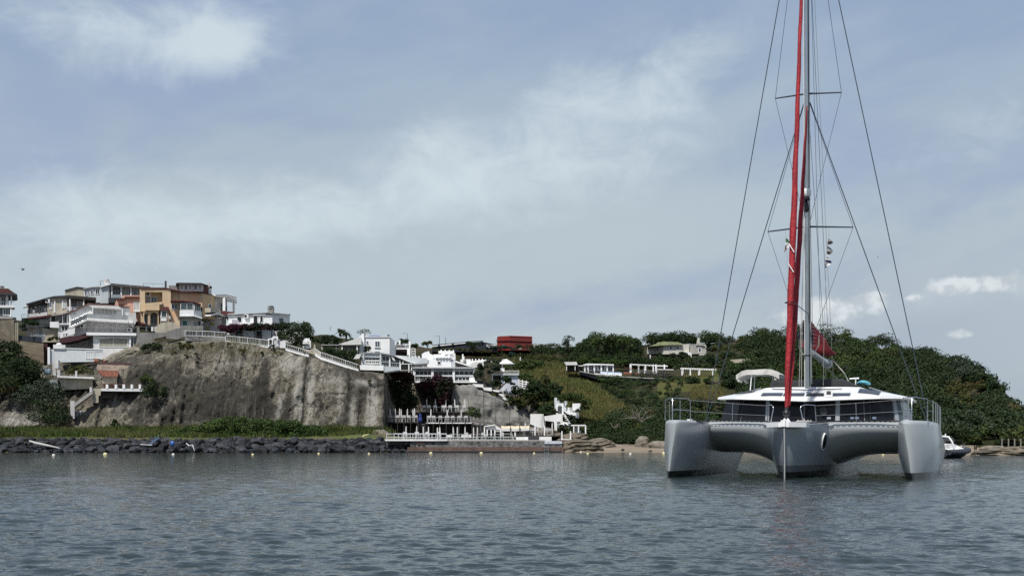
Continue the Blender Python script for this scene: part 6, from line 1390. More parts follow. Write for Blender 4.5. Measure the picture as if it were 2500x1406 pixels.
# tiers
def tier(label, x0, x1, ytop, Y0, Y1, ydrop, edge=darkwood, back=None, front=darkwood, name='beach_terrace'):
    t = thing(name, at((x0+x1)/2, ytop+3, Y0), label, 'terrace'); slab('deck', x0, x1, ytop, ytop+2.2, Y0, Y1, edge, t)
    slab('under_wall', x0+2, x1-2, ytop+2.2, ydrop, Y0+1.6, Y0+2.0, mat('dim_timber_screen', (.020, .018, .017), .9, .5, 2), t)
    n = max(2, int((x1-x0)/16))
    for k in range(n+1):
        x = x0+2+(x1-x0-4)*k/n; slab('support_post', x-.8, x+.8, ytop-11 if k % 2 == 0 else ytop+2.2, ydrop, Y0-.05, Y0+.15, darkwood, t)
    mb = MB(); mb.tube([at(x0, ytop-10.5, Y0), at(x1, ytop-10.5, Y0)], .05, 4); mb.build('handrail', darkwood, t)
    return t
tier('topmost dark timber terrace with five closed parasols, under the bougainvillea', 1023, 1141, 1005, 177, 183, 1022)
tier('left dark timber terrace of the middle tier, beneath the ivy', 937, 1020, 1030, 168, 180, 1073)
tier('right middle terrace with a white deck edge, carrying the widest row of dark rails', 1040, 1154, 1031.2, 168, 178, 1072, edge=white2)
slab_ = thing('dark_stair', at(1030, 1073, 170), 'steep dark stair between the two middle beach terraces', 'stair')
for k in range(9): slab('step', 1022, 1037, 1034+k*4.4, 1036+k*4.4, 171-k*.55, 172-k*.55, mat('stair_tread', (.10, .10, .10), .8), slab_)
slab('stringer', 1021, 1022.4, 1032, 1073, 166.5, 171, darkwood, slab_); slab('stringer', 1036.6, 1038, 1032, 1073, 166.5, 171, darkwood, slab_)
mb = MB(); pts = [at(928, 1018, 168), at(934, 1028, 168), at(935.5, 1042, 167.6)]; mb.tube(pts, .05, 5); mb.tube([p+Vector((.5, 0, 0)) for p in pts], .05, 5); tag(mb.build('curved_handrail', steel), 'curved pale handrail at the left end of the middle tier', 'handrail')
t = thing('thatched_canopy', at(1190, 1035, 165), 'sagging dark thatched canopy over the bar, ending in pale rags', 'canopy')
mb = MB(); P = []
for i in range(12):
    u = i/11; x = 1150+(1206-1150)*u; yt = 1025+9*u+1.2*math.sin(i*2.1); P.append([at(x, yt, 163), at(x, yt-5+3*u, 170), at(x, yt+3.5, 170.2), at(x, yt+3.5, 163)])
mb.grid(P, smooth=False, wrap=True); mb.build('thatch', mat('grey_thatch', (.11, .10, .085), .95, .4, 5, bump=.8), t)
for x in (1160, 1182, 1196): slab('post', x, x+1.2, 1034, 1073, 163.5, 163.7, darkwood, t)
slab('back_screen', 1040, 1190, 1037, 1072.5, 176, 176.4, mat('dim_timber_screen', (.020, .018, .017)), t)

# closed parasols
def closed_parasol(loc, s=1.0):
    t = thing('closed_parasol', loc, 'x', 'parasol'); L0 = Vector(loc); mb = MB(); mb.tube([L0, L0+Vector((0, 0, 2.3))], .03, 6); mb.build('pole', whitemetal, t)
    mb = MB(); prof_ = [(.03, .62), (.065, .65), (.08, .9), (.062, 1.1), (.075, 1.4), (.07, 2.0), (.052, 2.45), (.012, 2.62)]; n = 12; rows = []
    for r_, z in prof_: rows.append([L0+Vector((math.cos(2*math.pi*k/n)*r_*(1.2 if k % 2 else .8), math.sin(2*math.pi*k/n)*r_*(1.2 if k % 2 else .8), z)) for k in range(n)])
    mb.grid(rows, wrap=True, smooth=False); mb.build('canopy', canvas, t)
    mb = MB(); mb.tube([L0+Vector((math.cos(q)*.085, math.sin(q)*.085, 1.1)) for q in [2*math.pi*k/10 for k in range(11)]], .015, 4, cap=False); mb.build('strap', canvas, t)
    mb = MB(); mb.lathe(L0, [(.28, 0), (.28, .06), (.06, .1), (.05, .2)], 10); mb.build('base', concrete, t)
    return t
PAR = [('closed white parasol on the topmost dark terrace', 'closed parasols on the topmost beach terrace', 178, 1005, 973, [1041.6, 1063.8, 1088.5, 1111, 1134.9]),
       ('closed white parasol on the left middle terrace below the ivy', 'closed parasols on the left middle terrace', 169.5, 1030, 997, [953, 965, 975.6, 979.5, 994, 1008.4, 1012]),
       ('closed white parasol on the right middle terrace', 'closed parasols on the right middle terrace', 169, 1031, 999, [1052, 1093, 1126]),
       ('closed white parasol on the lowest deck before the dark screens', 'closed parasols on the lowest deck', 161, 1073, 1041, [990.7, 1017, 1033.8, 1046, 1068.5, 1074.5, 1107.7, 1116.5, 1135.5, 1156.5, 1165.6]),
       ('closed white parasol standing far back under the white-edged terrace', 'closed parasols under the white-edged terrace', 173, 1072, 1036, [1061, 1080, 1097.5, 1120, 1138, 1173]),
       ('tall closed white parasol beside the cream canopies', 'tall closed parasols at the right end of the beach club', 158, 1066, 1031, [1281.9, 1306.3, 1348.3])]
proto = None
for lab, grp, Y, yb, yt, xs_ in PAR:
    for x in xs_:
        p = at(x, yb+random.uniform(-.5, .5), Y+random.uniform(-.4, .4)); s = (PZ(yt, Y)-PZ(yb, Y))/2.62*random.uniform(.95, 1.04)
        if proto is None: proto = closed_parasol(p); o = proto; o['label'] = lab; o['group'] = grp; o.scale = (1, 1, s)
        else: o = copy_tree(proto, p, random.uniform(0, 3), (1, 1, s), lab, grp)
        o.rotation_euler[0] = random.uniform(-.03, .03); o.rotation_euler[1] = random.uniform(-.04, .04)

# tables and chairs along the tiers
def make_set():
    t = thing('beach_table', (0, 0, 0), 'x', 'table'); mb = MB(); fr0 = Fr(CX, 0, 0); V_ = Vector
    def bx_(mb, x0, x1, y0, y1, z0, z1): mb.hexa([V_(q) for q in ((x0, y0, z0), (x1, y0, z0), (x1, y1, z0), (x0, y1, z0), (x0, y0, z1), (x1, y0, z1), (x1, y1, z1), (x0, y1, z1))])
    bx_(mb, -.6, .6, -.35, .35, .70, .74); mb.build('tabletop', chairp, t)
    for x in (-.55, .55):
        for y in (-.3, .3): mb = MB(); bx_(mb, x-.025, x+.025, y-.025, y+.025, 0, .7); mb.build('leg', chairp, t)
    c = thing('beach_chair', (0, 0, 0), 'x', 'chair')
    mb = MB(); bx_(mb, -.24, .24, -.24, .24, .42, .46); mb.build('seat', chairp, c)
    mb = MB(); bx_(mb, -.24, .24, .2, .25, .60, .92); bx_(mb, -.24, -.20, .2, .24, .46, .60); bx_(mb, .20, .24, .2, .24, .46, .60); mb.build('backrest', chairp, c)
    for x in (-.21, .21):
        for y in (-.21, .21): mb = MB(); bx_(mb, x-.02, x+.02, y-.02, y+.02, 0, .42); mb.build('leg', chairp, c)
    return t, c
T0, C0 = make_set(); first = [True, True]
def place(o0, k, p, rz, lab, grp):
    if first[k]:
        first[k] = False; o0.location = p; o0.rotation_euler = (0, 0, rz); o0['label'] = lab; o0['group'] = grp; return o0
    return copy_tree(o0, p, rz, None, lab, grp)
for (lab, Y, yb, x0, x1, n) in (('topmost dark terrace', 177.6, 1005, 1032, 1136, 6), ('left middle terrace', 168.8, 1030, 942, 1016, 5), ('right middle terrace', 168.7, 1031, 1046, 1138, 6), ('lowest deck', 155, 1071.6, 965, 1086, 9), ('white-railed quay deck', 154, 1073.4, 1100, 1250, 7)):
    for k in range(n):
        x = x0+(x1-x0)*(k+.5)/n+random.uniform(-1.5, 1.5); p = at(x, yb, Y)
        place(T0, 0, p, random.uniform(-.06, .06), 'white table on the '+lab, 'white tables on the '+lab)
        for sg in ((-1, 1) if k % 3 == 0 and Y > 160 else (1,) if Y > 160 or k % 2 else ()): place(C0, 1, p+Vector((sg*.35, -.62+.1*random.random(), 0)), math.pi+random.uniform(-.2, .2), 'white chair on the '+lab, 'white chairs on the '+lab)
fence('quay_railing', [c6(262, 708), c6(1130, 712)], 149.9, 10.5, 'white post-and-rope railing along the left half of the quay', m=greyw, gap=.9, rr=.03)
fence('quay_railing', [c6(1150, 750), c6(1230, 752), c6(2140, 752)], 150.4, 8.5, 'white picket railing along the right half of the quay', m=greyw, gap=.3, rr=.022)
for k, (x0, x1) in enumerate(((1090, 1104), (1126, 1150))):
    mb = MB(); mb.prism([(PX(x0, 156), 156), (PX(x1, 156), 156), (PX(x1, 156), 158.5), (PX(x0, 156), 158.5)], PZ(1068, 156), PZ(1061, 156)); o = mb.build('covered_counter', canvas); bpy.context.view_layer.update(); tag(o, ('left' if k == 0 else 'right')+' white covered counter behind the quay railing', 'counter')
pz = at(1026, 1026, 167.6); mb = MB(); mb.lathe(pz-Vector((0, 0, .3)), [(.12, 0), (.34, .1), (.30, .5), (.16, .9), (.2, 1.0), (.05, 1.25)], 9); tag(mb.build('wrapped_bundle', mat('royal_blue_cloth', (.02, .035, .16), .8, .3, 5)), 'royal blue wrapped bundle at the head of the dark stair', 'bundle')

# canopies right of the bar
h = Ho(7, 'white_gazebo', 300, 975, 158, 0, 'white beach gazebo with pointed cloth roof and thin posts', 'gazebo')
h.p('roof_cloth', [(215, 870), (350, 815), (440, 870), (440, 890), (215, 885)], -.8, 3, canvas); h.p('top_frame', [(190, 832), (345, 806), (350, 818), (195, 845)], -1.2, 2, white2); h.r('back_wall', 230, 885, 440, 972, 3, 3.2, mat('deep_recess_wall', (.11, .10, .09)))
for x in (195, 235, 292, 345, 432): h.post(x, 845 if x == 195 else 885, 975, -1, .07, white2)
h.r('counter', 345, 905, 435, 912, -.9, .2, white2)
h = Ho(7, 'cream_canopy', 640, 980, 158, 0, 'three-bay cream and white striped beach canopy on dark poles', 'canopy')
for k, (x0, x1) in enumerate(((440, 568), (575, 703), (708, 845))):
    mb = MB(); P = []
    for i in range(7):
        u = i/6; x = x0+(x1-x0)*u; sag = 9*math.sin(math.pi*u); P.append([h.pt(x, 868+sag*.6, -.6), h.pt(x, 826+sag, 1.0), h.pt(x, 832+sag, 3)])
    mb.grid(P); mb.grid([[p-Vector((0, 0, .06)) for p in r] for r in P]); mb.build('canopy_cloth', cream, h.root); h.p('valance', [(x0, 862), (x1, 862), (x1, 905 if k < 2 else 895), (x0, 905)], -.6, -.5, canvas)
for x in (455, 585, 640): h.r('curtain', x-12, 868, x+12, 978, -.5, -.3, canvas)
for x in (571, 706): h.post(x, 815, 975, -.8, .05, darkmetal)
h.r('back_wall', 470, 905, 640, 970, 2.5, 2.7, darkwood); h.r('counter', 470, 930, 570, 940, -.2, .4, slabc)
h = Ho(7, 'dark_deck', 900, 985, 157, 0, 'dark raised deck with chairs at the right end of the quay', 'deck')
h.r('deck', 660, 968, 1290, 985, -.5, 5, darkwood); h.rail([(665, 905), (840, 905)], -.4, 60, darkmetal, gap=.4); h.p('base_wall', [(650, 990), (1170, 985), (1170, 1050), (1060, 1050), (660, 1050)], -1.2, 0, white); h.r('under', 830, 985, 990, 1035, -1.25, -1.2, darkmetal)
for x in (930, 1068): h.post(x, 780 if x == 930 else 830, 970, .3, .06, white2)
for k in range(9):
    x = 715+k*52; q = h.pt(x, 968, 1.2+.2*(k % 2)); place(C0, 1, q, random.uniform(2.4, 3.8), 'white chair on the dark raised deck beside the canopies', 'white chairs on the dark raised deck')

# white stepped buildings at the right of the cove
h = Ho(7, 'white_bathhouse', 960, 900, 163, 2, 'rough white wall with stains and dark cave doorway, right of the concrete wall', 'building')
h.p('wall', [(862, 655), (1052, 655), (1068, 885), (1000, 870), (925, 830), (855, 800)], 0, 5, mat('stained_white_plaster', (.68, .68, .66), .85, .1, .6, streak=.8, streak_col=(.33, .32, .30)))
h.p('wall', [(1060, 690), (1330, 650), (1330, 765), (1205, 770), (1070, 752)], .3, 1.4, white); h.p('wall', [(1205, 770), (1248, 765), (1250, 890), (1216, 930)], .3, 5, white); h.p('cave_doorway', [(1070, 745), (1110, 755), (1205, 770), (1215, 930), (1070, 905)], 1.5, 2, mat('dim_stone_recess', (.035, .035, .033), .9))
h.p('rough_wall', [(1068, 745), (1080, 755), (1080, 910), (1066, 900)], .1, 1.6, concrete)
h = Ho(7, 'stepped_white_house', 1300, 800, 169, 2, 'stepped white house with arched doorway and upper courtyard, among the pines', 'house')
arch(h, 1258, 1322, 525, 655, 0, 1.0, white2, thick=22); h.r('doorway', 1262, 545, 1320, 655, .9, 1.0, shutter); h.p('wall', [(1215, 650), (1330, 655), (1330, 760), (1200, 760)], -.4, 3, white)
h.p('upper_wall', [(1210, 420), (1250, 420), (1250, 470), (1290, 450), (1300, 470), (1400, 465), (1400, 500), (1365, 560), (1365, 630), (1240, 560), (1215, 590)], 2.2, 4, greyw)
h.p('courtyard_wall', [(1475, 505), (1590, 500), (1590, 610), (1560, 640), (1475, 600)], 1.5, 3.5, mat('stained_white_plaster', (.68, .68, .66))); h.p('terrace_front', [(1355, 620), (1500, 630), (1590, 612), (1540, 650), (1500, 690), (1400, 655)], .2, 3, white2); h.r('back_wall', 1370, 560, 1480, 625, 2.6, 3.2, greyw)
for x in (1412, 1370): h.post(x, 560, 625, .6, .06, white2)
for k in range(6):
    h.r('step', 1330+k*16, 655+k*26, 1368+k*16, 668+k*26, -.7-k*.25, .8-k*.2, white2)
h.p('stair_wall', [(1352, 655), (1368, 660), (1450, 800), (1450, 850), (1430, 850), (1400, 770)], -1.2, -.9, white2)
h.p('lower_wall', [(1240, 768), (1420, 768), (1425, 870), (1330, 890), (1240, 930), (1225, 900)], -1.6, 1, white); h.r('ledge', 1270, 808, 1420, 820, -1.8, -1, white2); h.p('pine_planter', [(1270, 730), (1400, 740), (1395, 768), (1260, 766)], -1.4, -.6, white)
h = Ho(7, 'arched_shelter', 1560, 950, 160, 2, 'open white flat-roofed shelter with an arch standing on the layered rock', 'shelter')
h.r('roof', 1455, 812, 1665, 828, -.6, 2.5, white2); arch(h, 1575, 1655, 838, 950, -.4, -.2, white2, thick=8); 
for x in (1492, 1560, 1665): h.post(x, 825, 955, -.5, .07, white2)
h.p('wall', [(1480, 830), (1570, 830), (1575, 890), (1500, 890)], 1, 1.2, canvas); h.r('grey_bench', 1510, 895, 1600, 940, .2, .8, mat('pale_blue_grey', (.45, .49, .51)))
h = Ho(7, 'landing_arch', 1380, 1030, 155, 0, 'small white frame with two posts and slab on the brick landing', 'archway'); h.post(1320, 905, 1028, 0, .07, white2); h.post(1445, 905, 1022, 0, .07, white2); h.r('slab', 1310, 1020, 1465, 1032, -.3, 1.5, white2); h.r('brick_base', 1260, 1034, 1480, 1078, -.4, 2, brick_m)
mb = MB(); p = at(1150+1545/5.952, 900+720/5.952, 166); mb.lathe(p, [(.2, 0), (.25, .3), (.18, .8), (.24, 1.0), (.2, 1.25), (.05, 1.35)], 10); tag(mb.build('garden_urn', white2), 'white garden urn beside the round bush, above the arched shelter', 'urn')
# stepped white parapets down the rock
STEP = [(975, 770, 1125, 820), (1110, 815, 1240, 870), (1240, 850, 1345, 885), (1330, 905, 1410, 945), (1380, 950, 1515, 1000)]
h = Ho(5, 'stepped_parapet', 1100, 870, 180.5, 0, 'white stepped garden parapet zigzagging down from the restaurant', 'parapet')
for x0, y0, x1, y1 in STEP: h.p('parapet_block', [(x0, y0), (x1, y0+6), (x1, y1), (x0+30, y1-12)], 0, .8, white)
h = Ho(5, 'white_louvre_screen', 1680, 830, 182, 0, 'white louvred stair screen beside the blue-white house', 'screen')
for k in range(4): h.p('louvre', [(1610, 720+k*30), (1745, 745+k*32), (1745, 757+k*32), (1610, 732+k*30)], 0, .1, white2)
for x in (1612, 1662, 1712): h.post(x, 705+(x-1612)*.2, 850+(x-1612)*.1, .05, .08, white2)
h = Ho(5, 'open_parasol', 1390, 600, 186, 0, 'open white parasol over the railed roof terrace of the blue-white house', 'parasol')
c = h.pt(1440, 425, 0); mb = MB(); w = abs(h.pt(1560, 490, 0).x-h.pt(1335, 480, 0).x)/2; rows = []
for rr_, dz in ((.02, 0), (w*.5, -.35), (w, -.78), (w*.98, -.86)): rows.append([c+Vector((math.cos(2*math.pi*k/16)*rr_, math.sin(2*math.pi*k/16)*rr_*.7, dz)) for k in range(16)])
mb.grid(rows, wrap=True, smooth=False); mb.build('canopy', canvas, h.root); mb = MB(); mb.tube([h.pt(1388, 560, 0), h.pt(1385, 440, 0)], .06, 6); mb.build('pole', white2, h.root); mb = MB(); mb.tube([h.pt(1385, 440, 0), c-Vector((0, 0, .1))], .05, 5); mb.build('arm', white2, h.root)
for k, (x, y0, y1, w_) in enumerate(((1632, 400, 470, 'among the hedges above the grassy slope'),)):
    p0, p1 = at(980+x/5.624, 800+y1/5.624, 196), at(980+x/5.624, 800+y0/5.624, 196); o = copy_tree(proto, p0, 0, (1.2, 1.2, (p1.z-p0.z)/2.62), 'single closed white parasol '+w_, ''); 
    if 'group' in o: del o['group']

# ---------------------------------------------------------------- rocks
def boulder(seed, sub=3, ang=.5):
    import bmesh
    bm = bmesh.new(); bmesh.ops.create_icosphere(bm, subdivisions=sub, radius=1.0); r_ = np.random.default_rng(seed)
    planes = []
    for _ in range(11):
        n = r_.normal(size=3); n /= np.linalg.norm(n); planes.append((n, r_.uniform(.55, .85)))
    for v in bm.verts:
        p = np.array(v.co)
        for n, d in planes:
            e_ = p@n-d
            if e_ > 0: p = p-n*e_*.92
        p = p*(1+.16*float(fbm(p[0]*2.2+seed, p[1]*2.2, p[2]*2.2, 3))); v.co = Vector(p*np.array([1.15, .9, .78]))
    me = bpy.data.meshes.new('boulder'); bm.to_mesh(me); bm.free(); 
    for p_ in me.polygons: p_.use_smooth = False
    return me
basalt = [mat('black_basalt', (.013, .013, .015), .7, .5, 2.5, bump=1, bscale=4, spec=.3), mat('grey_basalt', (.050, .051, .056), .85, .5, 2.5, bump=1, bscale=4, spec=.2), mat('slate_blue_basalt', (.020, .023, .028), .7, .5, 2.8, bump=1, bscale=4, spec=.3)]
protos = []
for k in range(9):
    me = boulder(k+1); me.materials.append(basalt[k % 3]); protos.append(me)
r_ = random.Random(5); cnt = 0
def rock(me, p, s, rz, label, group, name='breakwater_boulder', cat='boulder', m=None):
    o = bpy.data.objects.new(name, me); col.objects.link(o); o.location = p; o.scale = s if hasattr(s, '__len__') else (s, s, s*r_.uniform(.75, 1)); o.rotation_euler = (r_.uniform(-.5, .5), r_.uniform(-.5, .5), rz); return tag(o, label, cat, group)
for row, (Y, py, s0) in enumerate(((150.0, 1101, .74), (151.2, 1092, .72), (152.6, 1083, .70), (154.2, 1075.5, .60))):
    x = -22 + row*7
    while x < (1000 if row < 2 else 948):
        s = s0*r_.uniform(.55, 1.25)*(.8 if x > 930 else 1); top = 3*math.sin(x*.013)+2*math.sin(x*.037)
        p = at(x, py+r_.uniform(-1.5, 2)-(top*.25 if row > 1 else 0), Y+r_.uniform(-.3, .3)); rock(r_.choice(protos), p, s, r_.uniform(0, 6.3), 'dark basalt boulder of the breakwater along the left shore', 'boulders of the breakwater'); cnt += 1
        x += s*r_.uniform(19, 25)
print('boulders', cnt)
for k in range(26):
    px = r_.uniform(0, 990); rock(r_.choice(protos), at(px, 1103.5, 149.0+r_.uniform(-.5, .3)), r_.uniform(.28, .5), r_.uniform(0, 6), 'small black stone at the waterline before the breakwater', 'small stones at the foot of the breakwater')
mb = MB(); mb.tube([at(72, 1076, 149.6), at(90, 1082, 149.3), at(115, 1087, 149.2), at(147, 1094, 149.1)], [.12, .17, .15, .06], 8); tag(mb.build('driftwood', mat('bleached_driftwood', (.40, .39, .37), .8, .2, 4)), 'bleached driftwood trunk lying on the black boulders at the left', 'driftwood')
mb = MB(); mb.tube([at(344, 1085, 149.3), at(372, 1086.5, 149.2)], .07, 5); tag(mb.build('driftwood', MATS['bleached_driftwood']), 'thin pale stick lying on the boulders left of the blue float', 'driftwood')
mb = MB(); mb.lathe(at(421, 1089, 149.0), [(.08, 0), (.2, .08), (.27, .3), (.22, .55), (.08, .66)], 12); tag(mb.build('blue_float', mat('blue_float_plastic', (.03, .12, .38), .4, .1, 3)), 'bright blue plastic float caught on the breakwater', 'float')
mb = MB(); mb.add([at(362, 1084, 150.2), at(372, 1076, 150.9), at(384, 1066, 152), at(390, 1068, 152), at(378, 1078, 150.9), at(368, 1086, 150.2)]+[at(362, 1085.5, 150.5), at(372, 1077.5, 151.2), at(384, 1067.5, 152.3), at(390, 1069.5, 152.3), at(378, 1079.5, 151.2), at(368, 1087.5, 150.5)], [(0, 1, 4, 5), (1, 2, 3, 4), (6, 7, 10, 11), (7, 8, 9, 10), (0, 1, 7, 6), (1, 2, 8, 7), (3, 4, 10, 9), (4, 5, 11, 10)]); tag(mb.build('blue_tarpaulin', mat('faded_blue_tarp', (.04, .07, .12), .7, .2, 3)), 'faded blue tarpaulin strip between boulders left of the blue float', 'tarpaulin')
mb = MB(); mb.tube([at(455, 1082, 150), at(462, 1088, 149.4), at(470, 1086, 149.2), at(475, 1100, 149)], [.07, .08, .07, .03], 6); tag(mb.build('torn_sack', mat('pale_plastic', (.5, .5, .48), .7)), 'torn pale plastic sack between boulders right of the blue float', 'sack')
sandstone = mat('layered_sandstone', (.145, .125, .095), .95, .5, 1.6, bump=1, bscale=4, stretch=(.5, .5, 6), spec=.1); boulder_tan = mat('tan_boulder', (.17, .15, .12), .95, .4, 1.8, bump=1, bscale=4, spec=.1)
def big_rock(px, py, wpx, hpx, Y, m, label, seed, dp=None, layered=True, name='rock_outcrop', cat='rock', tilt=0):
    c = at(px, py, Y); s = Y/F; w, h_ = wpx*s/2, hpx*s; n1, n2 = 120, 64; V = []; 
    th, ph = np.meshgrid(np.linspace(0, 2*math.pi, n1, endpoint=False), np.linspace(-.35, math.pi/2, n2), indexing='ij')
    x = np.cos(ph)*np.cos(th); y = np.cos(ph)*np.sin(th); z = np.sin(ph)
    sq = .75; x = np.sign(x)*np.abs(x)**sq; y = np.sign(y)*np.abs(y)**sq; z = np.sign(z)*np.abs(z)**.8
    X, Yy, Z = x*w, y*(dp or w*.8), z*h_; f = fbm(X*.5+seed, Yy*.5, Z*.6, 4)
    k = 1+.45*f+.16*fbm(X*1.6+seed, Yy*1.6, Z*2.2, 4)
    if layered: k = k+.13*np.abs(np.sin(Z*6+X*tilt*6+f*2.5))+.06*np.abs(np.sin(Z*15+X*tilt*15))-.06
    X, Yy = X*k, Yy*k; Z = Z*(1+.5*fbm(X*.35+seed, Yy*.35, seed, 3))+X*0
    P = np.stack([X+c.x, Yy+c.y, Z+c.z], -1).reshape(-1, 3); i, jj = np.meshgrid(np.arange(n1), np.arange(n2-1), indexing='ij'); i = i.ravel(); jj = jj.ravel(); i2 = (i+1) % n1
    Fc = np.stack([i*n2+jj, i2*n2+jj, i2*n2+jj+1, i*n2+jj+1], 1); o = np_mesh(name, P, Fc, m, smooth=True, origin=tuple(c)); return tag(o, label, cat)
big_rock(930, 1071, 44, 26, 160, boulder_tan, 'large rounded tan boulder at the foot of the cliff corner', 3, layered=False, name='tan_boulder', cat='boulder')
big_rock(1415, 1104, 95, 32, 152, sandstone, 'low layered sandstone rock at the right end of the quay', 7, tilt=-.15)
big_rock(1400, 1080, 70, 26, 157, sandstone, 'upper layered sandstone rock under the arched shelter', 12, tilt=-.2)
big_rock(1462, 1093, 70, 20, 157, sandstone, 'thin layered sandstone ledge sloping to the small beach', 17, tilt=-.25)
big_rock(1320, 1072, 90, 32, 163, sandstone, 'slanting sandstone bank behind the dark raised deck', 21, tilt=-.2)
big_rock(1570, 1090, 34, 26, 160, boulder_tan, 'pale hollowed rock at the back of the small beach', 23, layered=False)
big_rock(1614, 1094, 60, 22, 157, boulder_tan, 'brown rock next to the trimaran bow at the right of the small beach', 29, layered=False)
big_rock(2470, 1112, 150, 22, 113, sandstone, 'long flat brown rock shelf at the right edge of the photo', 31, dp=2.5, tilt=.1)
big_rock(2425, 1098, 60, 14, 121, boulder_tan, 'pale low rocks on the beach before the fence at the right', 37, layered=False)
big_rock(2250, 1100, 40, 10, 124, boulder_tan, 'low pale rock behind the motorboat', 41, layered=False)
for k, (x, y, s) in enumerate(((1628, 1101, .35), (1588, 1101, .3), (1520, 1098, .25), (2385, 1105, .3), (2402, 1103, .25), (2440, 1094, .3))):
    rock(protos[k], at(x, y, 150 if x < 2000 else 118), s, k, 'loose stone on the sand', 'loose stones on the beach', name='loose_stone', cat='stone')

mb = MB(); mb.tube([at(883, 1070, 156), at(888, 1066.5, 156.6), at(900, 1061, 157.5)], [.12, .28, .12], 8, flat=.3); tag(mb.build('yellow_board', mat('pale_yellow_board', (.55, .50, .25), .6)), 'pale yellow board lying in the weeds left of the tan boulder', 'board')
mb = MB(); mb.tube([at(365, 1071, 155), at(398, 1060, 156.5)], .05, 5); tag(mb.build('green_pole', mat('pale_green_pole', (.25, .33, .22), .7)), 'pale green pole leaning in the weeds above the blue tarpaulin', 'pole')
# ---------------------------------------------------------------- buoys
def buoy():
    t = thing('mooring_buoy', (0, 0, 0), 'x', 'buoy'); mb = MB(); mb.lathe((0, 0, 0), [(.05, -.16), (.15, -.12), (.21, 0), (.20, .10), (.13, .19), (.03, .22)], 14); mb.build('float', mat('pale_yellow_buoy', (.58, .52, .28), .5, .1, 3), t)
    mb = MB(); mb.lathe((0, 0, 0), [(.03, .2), (.05, .23), (.02, .28)], 8); mb.build('eye', darkmetal, t); return t
bp = None
BU = [(257, 1110, 'y'), (778, 1108, 'y'), (901, 1108, 'y'), (1052, 1107, 'y'), (1175, 1107, 'y'), (1304, 1107, 'y'), (1435, 1108, 'y'), (1622, 1108, 'y'), (617, 1110, 'y'), (2156, 1111, 'y')]
WB = [(131, 1112), (423, 1110), (1166, 1103.5), (1539, 1109), (1418, 1104)]
where = {257: 'far left, before the breakwater', 617: 'left of the middle of the breakwater', 778: 'under the right part of the cliff', 901: 'before the tan boulder', 1052: 'before the left end of the quay', 1175: 'before the middle of the quay', 1304: 'left of the bathing ladder', 1435: 'before the layered sandstone rock', 1622: 'close to the left float of the trimaran', 2156: 'seen under the trimaran, right of its hull'}
for (x, y, c_) in BU:
    Y = H*F/(y-HZ); p = Vector((PX(x, Y), Y, 0)); s = {257: 1.0, 1622: 1.2, 1052: .9, 1175: .9}.get(x, .65)
    if bp is None: bp = buoy(); o = bp; o.location = p; o.scale = (s,)*3
    else: o = copy_tree(bp, p, 0, s)
    o['label'] = 'pale yellow round buoy floating '+where[x]; o['group'] = 'yellow buoys marking the swimming area'
w2 = {131: 'at the left end of the breakwater', 423: 'below the blue float on the boulders', 1166: 'beside the middle quay buoy', 1539: 'off the small beach', 1418: 'at the foot of the layered rock'}
for x, y in WB:
    Y = H*F/(y-HZ); mb = MB(); mb.lathe((PX(x, Y), Y, 0), [(.03, -.1), (.12, -.05), (.15, .05), (.10, .13), (.02, .16)], 12); o = mb.build('white_buoy', mat('white_buoy_plastic', (.62, .60, .54), .5, .1, 3), origin=(PX(x, Y), Y, 0)); tag(o, 'small white buoy floating '+w2[x], 'buoy', 'small white buoys')

